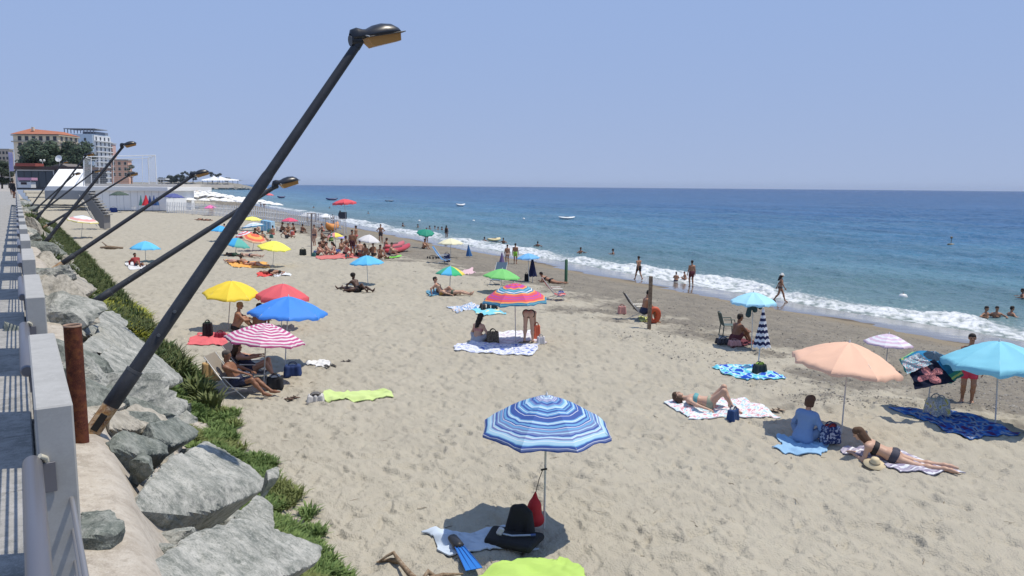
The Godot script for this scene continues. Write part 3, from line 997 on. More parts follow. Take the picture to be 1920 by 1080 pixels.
func build_town():
	var glass := mat("dark_glass", lin(0.03, 0.035, 0.045), 0.15)
	var cream := cmat(lin(0.68, 0.60, 0.46), 0.9)
	var trim := cmat(lin(0.42, 0.38, 0.31), 0.9)
	var tile := textured("roof_tile", rock_image(91, Color(0.30, 0.11, 0.07), Color(0.38, 0.15, 0.09), Color(0.45, 0.2, 0.13)), 0.3, 0.9)
	# ground the town stands on
	var st := st_new()
	box(st, Transform3D(wall_basis(), wl(-150.0, 560.0, 1.3)), Vector3(300.0, 4.0, 800.0))
	kind(obj("town_ground", st, cmat(lin(0.34, 0.32, 0.29), 0.95)), "structure")
	# cream house with the red hipped roof
	var d := 350.0
	var g := at_depth(60, 352, d)
	var hs := thing("apartment_house", "cream apartment house with red tiled hipped roof behind the big tree", "building", g)
	var fr := block_at("wall", 28, 112, 254, 352, d, 16.0, cream, hs)
	var e := d / F
	var cx: float = fr.position.x
	for row in 7:
		for c in 6:
			window_on(fr, 1.5, 1.9, Vector3((40.5 + 13.0 * c - 70.0) * e, (303 - 260.5 - 12.2 * row) * e, 8.0), hs, trim, glass)
	for row in 7:
		for c in 4:
			window_on(fr, 1.5, 1.9, Vector3(42.0 * e, (303 - 260.5 - 12.2 * row) * e, 5.6 - c * 3.8), hs, trim, glass, 1)
	for y in [266.5, 254.8]:
		st = st_new()
		box(st, Transform3D.IDENTITY, Vector3(84 * e + 1.2, 0.5, 17.2))
		obj("cornice", st, trim, hs).position = fr.position + Vector3(0, (303 - y) * e, 0)
	for c in 5:
		st = st_new()
		box(st, Transform3D.IDENTITY, Vector3(2.6, 0.25, 1.2))
		for k in 7: box(st, Transform3D(Basis.IDENTITY, Vector3(-1.2 + 0.4 * k, 0.5, 0.55)), Vector3(0.05, 0.8, 0.05))
		box(st, Transform3D(Basis.IDENTITY, Vector3(0, 0.95, 0.55)), Vector3(2.6, 0.08, 0.08))
		obj("balcony", st, trim, hs).position = fr.position + Vector3((53.5 + 13.0 * c - 70.0) * e, (303 - 276.5 - 12.2 * (c % 3)) * e, 8.6)
	st = st_new()
	var rw := 44.0 * e
	var y0 := (303 - 254) * e + 0.3
	var y1 := y0 + 12.0 * e
	var P := [Vector3(-rw, y0, 9), Vector3(rw, y0, 9), Vector3(rw, y0, -9), Vector3(-rw, y0, -9), Vector3(-rw * 0.68, y1, 0), Vector3(rw * 0.78, y1 - 1.4, 0)]
	quad(st, P[0], P[4], P[5], P[1]); quad(st, P[2], P[5], P[4], P[3])
	tri(st, P[1], P[5], P[2]); tri(st, P[3], P[4], P[0])
	var roof := obj("roof", st, tile, hs)
	roof.position = fr.position
	st = st_new()
	box(st, Transform3D(Basis.IDENTITY, Vector3(-4, y1 - 0.3, 3)), Vector3(1.0, 1.6, 1.0))
	obj("chimney", st, cream, roof)
	# pale blue tower block with roof pergola
	d = 450.0
	e = d / F
	g = at_depth(170, 352, d)
	var tw := thing("apartment_tower", "pale blue apartment tower with a roof terrace behind the cream house", "building", g)
	var blue := cmat(lin(0.46, 0.57, 0.68), 0.9)  # blue wall, with the shade on this face put into the colour
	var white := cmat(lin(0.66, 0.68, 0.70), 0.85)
	tw.rotation.y = 0.0
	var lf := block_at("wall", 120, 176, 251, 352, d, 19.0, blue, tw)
	var rt := block_at("balcony_front", 176.2, 179, 253, 352, d + 0.6, 18.4, white, tw)  # sea-facing side: the sunlight on it is put into the white
	for row in 9:
		for c in 3:
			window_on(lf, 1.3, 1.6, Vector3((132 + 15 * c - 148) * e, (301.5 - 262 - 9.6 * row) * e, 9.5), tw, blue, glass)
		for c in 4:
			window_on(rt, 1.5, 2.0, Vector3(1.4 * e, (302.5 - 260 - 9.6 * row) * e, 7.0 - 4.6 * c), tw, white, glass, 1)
		st = st_new()
		box(st, Transform3D.IDENTITY, Vector3(1.4, 0.5, 18.0))
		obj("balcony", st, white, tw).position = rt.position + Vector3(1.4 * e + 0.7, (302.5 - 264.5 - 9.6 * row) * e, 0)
	for c in 10:
		st = st_new()
		box(st, Transform3D.IDENTITY, Vector3(0.35, 2.6, 0.35))
		obj("terrace_post", st, cmat(lin(0.2, 0.22, 0.26), 0.8), tw).position = lf.position + Vector3((122 + 6.0 * c - 148) * e, (301.5 - 247) * e, 8)
	st = st_new()
	box(st, Transform3D.IDENTITY, Vector3(58 * e, 0.4, 14))
	obj("terrace_roof", st, cmat(lin(0.28, 0.31, 0.36), 0.8), tw).position = lf.position + Vector3(1.0, (301.5 - 242.5) * e, 2)
	st = st_new()
	box(st, Transform3D.IDENTITY, Vector3(24 * e, 1.8, 14))
	obj("attic", st, cmat(lin(0.22, 0.25, 0.3), 0.8), tw).position = rt.position + Vector3(-4.0, (302.5 - 250.2) * e, -1)
	# other houses
	for b in [[203, 213, 271, 352, 470.0, lin(0.6, 0.4, 0.36), "narrow pink house beside the pale blue tower", 2, 4], [209, 241, 301, 352, 400.0, lin(0.62, 0.36, 0.26), "low terracotta house seen through the white goal cage", 3, 3], [-8, 19, 281, 352, 420.0, lin(0.42, 0.37, 0.32), "beige house at the start of the promenade beside the cream house", 4, 5]]:
		g = at_depth((b[0] + b[1]) / 2.0, 352, b[4])
		var h2 := thing("town_house", b[6], "building", g)
		var wl2 := block_at("wall", b[0], b[1], b[2], b[3], b[4], 4.0, cmat(b[5], 0.9), h2)
		var ee: float = b[4] / F
		for row in b[8]:
			for c in b[7]:
				window_on(wl2, 1.2, 1.5, Vector3((b[0] + (b[1] - b[0]) * (c + 0.5) / b[7] - (b[0] + b[1]) / 2.0) * ee, ((b[2] + b[3]) / 2.0 - b[2] - 6.0 - row * 10.0) * ee, 2.0), h2, trim, glass)
		st = st_new()
		box(st, Transform3D.IDENTITY, Vector3((b[1] - b[0]) * ee + 0.8, 0.4, 4.8))
		obj("roof", st, trim, h2).position = wl2.position + Vector3(0, (b[3] - b[2]) / 2.0 * ee + 0.2, 0)
	# trees
	d = 255.0
	tree("broad dark evergreen tree in front of the cream house", at_depth(86, 346, d) + Vector3(0, -1, 0), 15.6, 14.5, lin(0.045, 0.075, 0.04), 5, 46)
	tree("dark evergreen tree between the cream house and the blue tower", at_depth(132, 346, d) + Vector3(0, -1, -4), 15.2, 13.0, lin(0.04, 0.07, 0.038), 6, 40)
	tree("dark bushy tree at the promenade beside the beige house", at_depth(4, 352, 190.0), 6.6, 6.0, lin(0.035, 0.055, 0.03), 8, 26)
	tree("small palm like tree behind the white goal cage", at_depth(247, 346, 330.0), 8.6, 4.4, lin(0.07, 0.09, 0.06), 9, 14, "", true)
	# beach bar: dark glazed hall, red eaves, white canopy
	d = 165.0
	e = d / F
	var bar := thing("beach_bar", "low dark glazed beach bar with a red brown roof edge", "building", at_depth(70, 352, d))
	block_at("hall", 30, 158, 318, 356, d, 9.0, cmat(lin(0.05, 0.055, 0.065), 0.5), bar)
	block_at("roof", 26, 160, 312, 318, d - 0.6, 11.0, cmat(lin(0.09, 0.06, 0.055), 0.8), bar)
	block_at("awning", 28, 66, 306, 311.6, d - 1.4, 3.0, cmat(lin(0.32, 0.08, 0.06), 0.8), bar)
	for k in 5: block_at("pane", 33 + 13.4 * k, 45.4 + 13.4 * k, 321, 350, d - 0.1, 0.08, mat("bar_glass", lin(0.06, 0.075, 0.09), 0.12), bar)
	block_at("beam", 31, 101, 318.2, 320.2, d - 0.2, 0.2, white, bar)
	for x in [31, 100]: block_at("post", x, x + 1.6, 320.4, 352, d - 0.2, 0.2, white, bar)
	st = st_new()
	var gable := at_depth(88, 311.8, d - 0.6)
	for k in [[0.0, 3.2]]:
		var hw := 16.0 * e
		var pk := 5.5 * e
		for z in [0.0, -6.0]:
			tri(st, Vector3(-hw, 0, z), Vector3(0.3, pk, z), Vector3(hw, 0, z))
		quad(st, Vector3(-hw, 0, 0), Vector3(-hw, 0, -6), Vector3(0.3, pk, -6), Vector3(0.3, pk, 0))
		quad(st, Vector3(0.3, pk, 0), Vector3(0.3, pk, -6), Vector3(hw, 0, -6), Vector3(hw, 0, 0))
	obj("gable", st, cmat(lin(0.16, 0.14, 0.13), 0.9), bar).position = gable + Vector3(22 * e, 0, 0) - bar.position
	var can := thing("white_canopy", "white fabric canopy wall sloping down beside the dark beach bar", "canopy", at_depth(130, 352, d - 4))
	st = st_new()
	var q := []
	for p in [[109, 317, 0.0], [154, 317, 0.0], [158, 349, 9.0], [86, 349, 9.0], [96, 340, 6.5], [109, 332, 4.0]]:
		q.append(at_depth(p[0], p[1], d - 4 - p[2]) - can.position)
	for z in [0.0, -0.3]:
		for k in range(1, 5): tri(st, q[0] + Vector3(0, 0, z), q[k] + Vector3(0, 0, z), q[k + 1] + Vector3(0, 0, z))
	for k in 6: quad(st, q[k], q[(k + 1) % 6], q[(k + 1) % 6] + Vector3(0, 0, -0.3), q[k] + Vector3(0, 0, -0.3))
	obj("sheet", st, cmat(lin(0.78, 0.77, 0.74), 0.85), can)
	# satellite dish and roof lamp
	var ds := thing("satellite_dish", "white satellite dish on the beach bar roof", "satellite dish", at_depth(111, 305, d - 1))
	st = st_new()
	lathe(st, Transform3D(Basis(Vector3.RIGHT, PI / 2 - 0.3), Vector3(0, 0.85, 0)), [[0.0, 0.0], [0.4, 0.04], [0.72, 0.14]], 18)
	obj("dish", st, cmat(lin(0.75, 0.75, 0.74), 0.5), ds)
	st = st_new()
	rod(st, Vector3(0, -0.6, -0.1), Vector3(0, 0.85, -0.1), 0.05)
	rod(st, Vector3(0, 0.5, 0.1), Vector3(0.35, 0.6, 0.7), 0.03)
	obj("mast", st, cmat(lin(0.4, 0.4, 0.4), 0.5), ds)
	var lp := thing("globe_lamp", "twin globe lamp post in front of the big tree", "street lamp", at_depth(81, 322, 200.0))
	st = st_new()
	rod(st, Vector3(0, -1.6, 0), Vector3(0, 2.6, 0), 0.09)
	rod(st, Vector3(-0.45, 2.6, 0), Vector3(0.45, 2.6, 0), 0.06)
	obj("post", st, cmat(lin(0.5, 0.5, 0.48), 0.6), lp)
	for s in [-1, 1]:
		st = st_new()
		lathe(st, Transform3D(Basis.IDENTITY, Vector3(0.45 * s, 2.9, 0)), [[0, -0.3], [0.22, -0.2], [0.3, 0], [0.22, 0.2], [0, 0.3]], 10)
		obj("globe", st, cmat(lin(0.7, 0.7, 0.66), 0.3), lp)
	var bn := thing("banner", "tall lilac banner on a pole beside the promenade", "banner", at_depth(24, 352, 150.0))
	st = st_new()
	rod(st, Vector3(-0.4, 0, 0), Vector3(-0.4, 7.0, 0), 0.05)
	obj("pole", st, cmat(lin(0.3, 0.3, 0.32), 0.5), bn)
	st = st_new()
	for k in 6:
		var a0 := Vector3(-0.35, 3.2 + k * 0.6, 0.05 * sin(k * 1.3))
		var a1 := Vector3(-0.35, 3.8 + k * 0.6, 0.05 * sin(k * 1.3 + 1.3))
		quad(st, a0, a1, a1 + Vector3(0.85, 0.05, 0.06), a0 + Vector3(0.85, 0.0, -0.04))
	obj("cloth", st, cmat(lin(0.34, 0.33, 0.58), 0.8, 0.4), bn)
	var kk := thing("pink_stall", "small pink and white kiosk stall before the dark beach bar", "stall", at_depth(46, 352, 155.0))
	block_at("counter", 34, 58, 341, 352, 155.0, 1.6, white, kk)
	block_at("front_opening", 39, 50, 341.5, 346, 154.96, 0.1, cmat(lin(0.04, 0.03, 0.04), 0.8), kk)
	block_at("roof", 33, 59, 333, 338, 154.8, 2.0, cmat(lin(0.55, 0.30, 0.42), 0.7), kk)
	for x in [34, 57]: block_at("post", x, x + 1, 338.2, 340.8, 155.2, 0.15, white, kk)
	# white goal cage with nets
	d = 150.0
	var cage := thing("sports_cage", "white tube frame sports cage with nets on the club terrace", "sports cage", at_depth(225, 349, d))
	var o0: Vector3 = cage.position
	var c := func(px, py, dd): return at_depth(px, py, dd) - o0
	var post := cmat(lin(0.72, 0.73, 0.73), 0.5)
	var corners := []
	for dd in [d, d + 16.0]:
		var kx: float = d / dd
		corners.append([c.call(157 if dd == d else 172, 294 if dd == d else 299, dd), c.call(291 if dd == d else 277, 291 if dd == d else 297, dd), c.call(294 if dd == d else 280, 349, dd), c.call(157 if dd == d else 172, 349, dd)])
	for k in 2:
		for j in 4:
			st = st_new()
			rod(st, corners[k][j], corners[k][(j + 1) % 4], 0.10 if k == 0 else 0.07)
			obj("frame_tube", st, post, cage)
	for j in 4:
		st = st_new()
		rod(st, corners[0][j], corners[1][j], 0.08)
		obj("frame_tube", st, post, cage)
	for x in [171, 186, 213, 267, 279]:
		st = st_new()
		rod(st, c.call(x, 292.5, d + 2.0), c.call(x, 349, d + 2.0), 0.055)
		obj("frame_tube", st, post, cage)
	var net := mat("net", lin(0.62, 0.64, 0.66), 0.9)
	for side in [[corners[0][1], corners[1][1], corners[1][2], corners[0][2]], [corners[0][0], corners[1][0], corners[1][3], corners[0][3]], [corners[1][0], corners[1][1], corners[1][2], corners[1][3]]]:
		st = st_new()
		for k in range(1, 26):
			var f := k / 26.0
			rod(st, side[0].lerp(side[1], f), side[3].lerp(side[2], f), 0.012, 3)
		for k in range(1, 14):
			var f := k / 14.0
			rod(st, side[0].lerp(side[3], f), side[1].lerp(side[2], f), 0.012, 3)
		obj("net", st, net, cage)
	# headland beyond the bay
	d = 930.0
	var rr := RandomNumberGenerator.new()
	rr.seed = 3
	st = st_new()
	var prev := []
	for k in 41:
		var px := 250.0 + 5.6 * k
		var top: float = ramp(px, [[250, 342.0], [330, 340.5], [380, 341.0], [430, 342.5], [455, 346.0], [474, 351.5]]) + n3.get_noise_1d(k * 1.3) * 1.0
		var row := []
		for j in 6:
			var f := j / 5.0
			var dd := lerpf(d - 15.0, d + 60.0, f)
			var b := at_depth(px, 357, d)
			var y := lerpf(SEA - 1.0, at_depth(px, top, d).y, pow(sin(minf(f * 1.6, 1.0) * PI / 2), 0.8))
			row.append(Vector3(b.x * dd / d, y + n3.get_noise_2d(k * 2.0, j * 3.0) * 1.2 * f, -dd))
		if prev.size():
			for j in 5: quad(st, prev[j], prev[j + 1], row[j + 1], row[j])
		prev = row
	kind(obj("headland", st, cmat(lin(0.21, 0.20, 0.17), 0.95)), "structure")
	var shapes := []
	for k in 4: shapes.append(rock_mesh(random_planes(rr), 5, 0.1, 500 + k))
	for k in 60:
		var px := rr.randf_range(372, 500)
		var p := at_depth(px, 354.5, 915.0 + rr.randf_range(-25, 10))
		p.y = SEA + rr.randf_range(0.2, 3.2) * clampf((505 - px) / 90.0, 0.15, 1.0)
		var o := mi("breakwater_rock", shapes[k % 4], mats["rock_tan" if k % 3 else "rock_grey"])
		var s := rr.randf_range(1.6, 3.2)
		o.transform = Transform3D(Basis.from_euler(Vector3(rr.randf(), rr.randf() * 6.0, rr.randf())).scaled(Vector3(s * 1.4, s, s)), p)
		tag(o, "pale rock of the breakwater at the tip of the far headland", "rock", "rocks of the far breakwater")
	for t in [[346, 342, 18, 15], [362, 342, 17, 15], [398, 342, 17, 14], [411, 342, 15, 14], [322, 343, 11, 22], [335, 343, 12, 24], [304, 343, 8, 14], [427, 343, 8, 12]]:
		tree("small dark pine on the far headland", at_depth(t[0], t[1], 940.0), t[2] * 0.8, t[3] * 0.72, lin(0.05, 0.065, 0.045), int(t[0]), 14, "pines on the far headland")
	var mq := thing("marquee", "white peaked marquee on the far headland", "tent", at_depth(415, 345, 915.0))
	st = st_new()
	var m0: Vector3 = mq.position
	var pk := [[378, 336.8], [392, 334.2], [401, 329.8], [408, 333.4], [412, 330.4], [424, 334.4], [448, 337.2]]
	for k in pk.size() - 1:
		var a := at_depth(pk[k][0], pk[k][1], 915.0) - m0
		var b := at_depth(pk[k + 1][0], pk[k + 1][1], 915.0) - m0
		var a2 := at_depth(pk[k][0], 338.4, 908.0) - m0
		var b2 := at_depth(pk[k + 1][0], 338.4, 908.0) - m0
		var a3 := a2 + Vector3(0, 0, -14)
		var b3 := b2 + Vector3(0, 0, -14)
		quad(st, a2, a, b, b2); quad(st, a, a3, b3, b)
	obj("tent_roof", st, cmat(lin(0.8, 0.8, 0.78), 0.8), mq)
	for k in 8:
		st = st_new()
		var a := at_depth(380 + 9.4 * k, 338.6, 909.0) - m0
		box(st, Transform3D(Basis.IDENTITY, a + Vector3(0, -2.0, 0)), Vector3(0.5, 4.0, 0.5))
		obj("tent_post", st, cmat(lin(0.25, 0.25, 0.24), 0.8), mq)
	var mq2 := thing("white_pavilion", "low white roofed pavilion at the root of the headland", "pavilion", at_depth(302, 345, 500.0))
	block_at("roof", 293, 310, 334.5, 337, 500.0, 6.0, white, mq2)
	for x in [295, 301, 307]: block_at("post", x, x + 0.8, 337.2, 348, 500.6, 0.3, white, mq2)

# ---------------------------------------------------------------- beach club
func build_club():
	var d := 137.0
	var e := d / F
	var white := cmat(lin(0.78, 0.80, 0.82), 0.85)
	var roofw := cmat(lin(0.80, 0.80, 0.79), 0.8)
	var st: SurfaceTool
	var club := thing("beach_club_deck", "long white walled beach club deck across the sand", "beach club", at_depth(200, 397, d))
	block_at("wall", 180, 312, 357.5, 398, d, 12.0, white, club)
	block_at("back_wall", 84, 179.6, 357.5, 374, d + 14.0, 6.0, cmat(lin(0.36, 0.37, 0.38), 0.9), club)  # shade on this wall is put into its grey colour
	block_at("roof_slab", 84, 314, 350, 357.2, d - 0.5, 20.0, roofw, club)
	for k in 9: block_at("panel_strip", 192 + 13.2 * k, 192.5 + 13.2 * k, 358, 394, d - 0.04, 0.06, cmat(lin(0.5, 0.53, 0.56), 0.9), club)
	block_at("plinth", 181, 311.5, 394.2, 397.6, d - 0.1, 0.2, cmat(lin(0.2, 0.19, 0.17), 0.9), club)
	# sand court and low wall behind the deck
	var ter := thing("terrace_wall", "low pale wall in front of the white sports cage", "wall", at_depth(230, 352, 145.0))
	block_at("wall", 160, 330, 345, 352, 145.0, 30.0, cmat(lin(0.48, 0.45, 0.41), 0.95), ter)
	# grey stairs descending from the terrace
	var stair := thing("beach_stair", "grey solid sided stair descending from the promenade to the sand", "stair", ground(186, 430))
	var s0: Vector3 = stair.position
	st = st_new()
	var dd := -s0.z
	var sp := []
	for p in [[152, 366], [164, 364], [195, 404], [195.5, 429], [188, 428]]: sp.append(at_depth(p[0], p[1], dd) - s0)
	for z in [0.0, -1.3]:
		for k in range(1, 4): tri(st, sp[0] + Vector3(0, 0, z), sp[k] + Vector3(0, 0, z), sp[k + 1] + Vector3(0, 0, z))
	for k in 5: quad(st, sp[k], sp[(k + 1) % 5], sp[(k + 1) % 5] + Vector3(0, 0, -1.3), sp[k] + Vector3(0, 0, -1.3))
	obj("side_wall", st, cmat(lin(0.22, 0.215, 0.21), 0.9), stair)
	for k in 9:
		st = st_new()
		var f := k / 8.0
		box(st, Transform3D(Basis.IDENTITY, sp[1].lerp(sp[2], f) + Vector3(0.1, 0.1, -0.65)), Vector3(0.4, 0.14, 1.2), 0.01)
		obj("step", st, cmat(lin(0.33, 0.32, 0.30), 0.9), stair)
	for k in 2:
		st = st_new()
		rod(st, sp[4] + Vector3(-0.2, 0.2 + k * 0.3, 0.2), sp[4].lerp(sp[0], 0.9) + Vector3(-0.3, 0.1 + k * 0.3, 0.2), 0.035)
		obj("stair_rail", st, cmat(lin(0.45, 0.45, 0.44), 0.6), stair)
	# picket fence
	var path := [[313, 398.5], [346, 400], [385, 403], [440, 407.5], [500, 413], [560, 421], [612, 428], [640, 433]]
	var fence := thing("picket_fence", "white picket fence running from the beach club wall to the water", "fence", ground(313, 398.5))
	var f0: Vector3 = fence.position
	var pts := []
	for p in path: pts.append(ground(p[0], p[1]) - f0)
	var pk := st_new()
	box(pk, Transform3D(Basis.IDENTITY, Vector3(0, 0.85, 0)), Vector3(0.22, 1.7, 0.04))
	for s in [0]:
		tri(pk, Vector3(-0.11, 1.7, 0.02), Vector3(0, 1.88, 0), Vector3(0.11, 1.7, 0.02))
		tri(pk, Vector3(-0.11, 1.7, -0.02), Vector3(0.11, 1.7, -0.02), Vector3(0, 1.88, 0))
	var pmesh := fix(pk)
	for k in pts.size() - 1:
		var a: Vector3 = pts[k]
		var b: Vector3 = pts[k + 1]
		var n := maxi(int((b - a).length() / 0.50), 2)
		var dir := (b - a).normalized()
		for j in n:
			var o := mi("picket", pmesh, roofw, fence)
			o.transform = Transform3D(Basis(Vector3.UP, atan2(-dir.z, dir.x)), a.lerp(b, (j + 0.5) / n))
		for y in [0.45, 1.2]:
			st = st_new()
			rod(st, a + Vector3(0, y, -0.06), b + Vector3(0, y, -0.06), 0.05, 4)
			obj("fence_rail", st, roofw, fence)

# ---------------------------------------------------------------- parasols
func stripes_mat(key: String, bands: Array) -> StandardMaterial3D:       # bands from tip to rim: [end, colour]
	var im := Image.create(4, 256, false, Image.FORMAT_RGB8)
	for y in 256:
		var c: Color = bands[-1][1]
		for b in bands:
			if y / 256.0 < b[0]:
				c = b[1]; break
		for x in 4: im.set_pixel(x, y, c)
	return cloth_tex(key, im)
func gores_mat(key: String, cols: Array) -> StandardMaterial3D:
	var im := Image.create(256, 4, false, Image.FORMAT_RGB8)
	for x in 256:
		for y in 4: im.set_pixel(x, y, cols[(x * cols.size()) / 256])
	return cloth_tex(key, im)
func cloth_tex(key: String, im: Image) -> StandardMaterial3D:
	var m := mat(key, Color.WHITE, 0.72, 0.0, 0.3, 0.3)
	m.albedo_texture = ImageTexture.create_from_image(im)
	return m
func canopy_mesh(R: float, drop: float, ribs: int, fine: bool, flap: float, seed_: int) -> ArrayMesh:
	var st := SurfaceTool.new()
	st.begin(Mesh.PRIMITIVE_TRIANGLES)
	var per := 6 if fine else 3
	var nr := 12 if fine else 6
	var p := func(a: float, t: float, v := 0.0):
		var ga := fposmod(a, TAU / ribs) - PI / ribs
		var ch := cos(PI / ribs) / cos(ga)
		var mid := 1.0 - absf(ga) / (PI / ribs)
		var r: float = R * t * lerpf(1.0, ch, t) * (1.0 - 0.022 * mid * t * t)
		var y: float = -drop * pow(t, o_curve) - 0.038 * R * mid * t * (1.0 - t) * 4.0 + 0.012 * R * mid * t * t
		y += n1.get_noise_2d(cos(a) * t * 4.0 + seed_ * 7.0, sin(a) * t * 4.0) * 0.03 * R * t
		return Vector3(cos(a) * r, y - v, sin(a) * r)
	for g in ribs:
		st.set_smooth_group(g + 1)
		for k in per:
			var a0 := TAU * (g + float(k) / per) / ribs
			var a1 := TAU * (g + float(k + 1) / per) / ribs
			var u := (g + 0.5) / ribs
			for j in nr:
				var t0 := float(j) / nr
				var t1 := float(j + 1) / nr
				var q := [[a0, t0], [a1, t0], [a1, t1], [a0, t1]]
				for i in [0, 2, 1, 0, 3, 2]:
					st.set_uv(Vector2(u, q[i][1] * 0.94))
					st.add_vertex(p.call(q[i][0], q[i][1]))
			if flap > 0.0:
				var q2 := [[a0, 0.0], [a1, 0.0], [a1, flap * (1.0 + 0.3 * sin(a1 * 13.0))], [a0, flap * (1.0 + 0.3 * sin(a0 * 13.0))]]
				for i in [0, 2, 1, 0, 3, 2]:
					st.set_uv(Vector2(u, 0.945 + 0.05 * (1.0 if q2[i][1] > 0.0 else 0.0)))
					st.add_vertex(p.call(q2[i][0], 1.0, q2[i][1]))
	return fix(st)
const o_curve := 1.5
func umbrella(label: String, top: Array, base: Array, width: float, m: Material, o := {}) -> Node3D:
	var b: Vector3 = ground(base[0], base[1])
	if o.has("d"): b = at_depth(base[0], base[1], o.d)
	var T := at_depth(top[0], top[1], -b.z + o.get("dz", 0.0))
	var R: float = width * 0.5 * (-b.z) / F
	var t := thing("beach_umbrella", label, "umbrella", b, 0.0, o.get("group", ""))
	var v := T - b
	var fine: bool = width > 60.0
	var ribs: int = o.get("ribs", 8)
	var drop: float = R * o.get("drop", 0.46)
	var ax := v.normalized()
	if o.has("tilt"):                                # lean of the canopy: towards the right, towards the camera
		ax = Vector3(o.tilt[0], 1.0, o.tilt[1]).normalized()
	var xx := ax.cross(Vector3.FORWARD).normalized()
	var cb := Basis(xx, ax, xx.cross(ax)) * Basis(Vector3.UP, deg_to_rad(o.get("spin", 11.0)))
	var c := mi("canopy", canopy_mesh(R, drop, ribs, fine, o.get("valance_depth", 0.05) * R, int(top[0])), m, t)
	c.transform = Transform3D(cb, v)
	var st := st_new()
	rod(st, Vector3(0, -0.1, 0), v - ax * 0.02, 0.016 if fine else 0.019, 8)
	obj("pole", st, mat("pole_white", lin(0.62, 0.62, 0.60), 0.45), t)
	st = st_new()
	tube(st, [v - ax * 0.01, v + ax * 0.03, v + ax * 0.06], [0.022, 0.016, 0.006], 8)
	obj("tip", st, mat("tip_white", lin(0.7, 0.7, 0.68), 0.5), t)
	if fine:
		for k in ribs:
			var a := TAU * k / ribs
			var q := func(f): return v + cb * Vector3(cos(a) * R * f, -drop * pow(f, o_curve) - 0.008, sin(a) * R * f)
			st = st_new()
			tube(st, [q.call(0.03), q.call(0.35), q.call(0.7), q.call(0.985)], [0.004], 4)
			rod(st, v - ax * (drop * 0.9 + 0.05), q.call(0.5), 0.0035, 4)
			obj("rib", st, mat("rib_steel", lin(0.4, 0.4, 0.4), 0.4, 0.5), t)
		st = st_new()
		tube(st, [v - ax * (drop * 0.9 + 0.09), v - ax * (drop * 0.9 + 0.01)], [0.024], 8)
		obj("runner", st, mat("tip_white", Color.WHITE), t)
	return t
func closed_umbrella(label: String, top: Array, cloth_base: Array, base: Array, width: float, cols: Array, group := "") -> Node3D:
	var b := ground(base[0], base[1])
	var d := -b.z
	var T := at_depth(top[0], top[1], d) - b
	var C := at_depth(cloth_base[0], cloth_base[1], d) - b
	var R := width * 0.5 * d / F
	var t := thing("closed_umbrella", label, "umbrella", b, 0.0, group)
	var n := 14
	var bands := []
	for i in cols.size(): bands.append([(i + 1.0) / cols.size(), cols[i]])
	var st := SurfaceTool.new()
	st.begin(Mesh.PRIMITIVE_TRIANGLES)
	st.set_smooth_group(1)
	var p := func(k: int, a: float):
		var f := float(k) / n
		var r: float = R * (0.12 + 0.88 * pow(f, 1.15)) * (1.0 + 0.16 * cos(a * 8.0) + 0.06 * cos(a * 3.0 + f * 4.0))
		return T.lerp(C, f) + Vector3(cos(a) * r, 0.03 * sin(a * 8.0) * f, sin(a) * r)
	for k in n:
		for j in 32:
			var a0 := TAU * j / 32.0
			var a1 := TAU * (j + 1) / 32.0
			var q := [[k, a0], [k, a1], [k + 1, a1], [k + 1, a0]]
			for i in [0, 2, 1, 0, 3, 2]:
				st.set_uv(Vector2(0.5, q[i][0] / float(n) * 0.995))
				st.add_vertex(p.call(q[i][0], q[i][1]))
	mi("folded_cloth", fix(st), stripes_mat("closed_" + label, bands), t)
	st = st_new()
	rod(st, Vector3(0, -0.1, 0), T + Vector3(0, 0.05, 0), 0.018, 8)
	obj("pole", st, mat("pole_white", Color.WHITE), t)
	return t
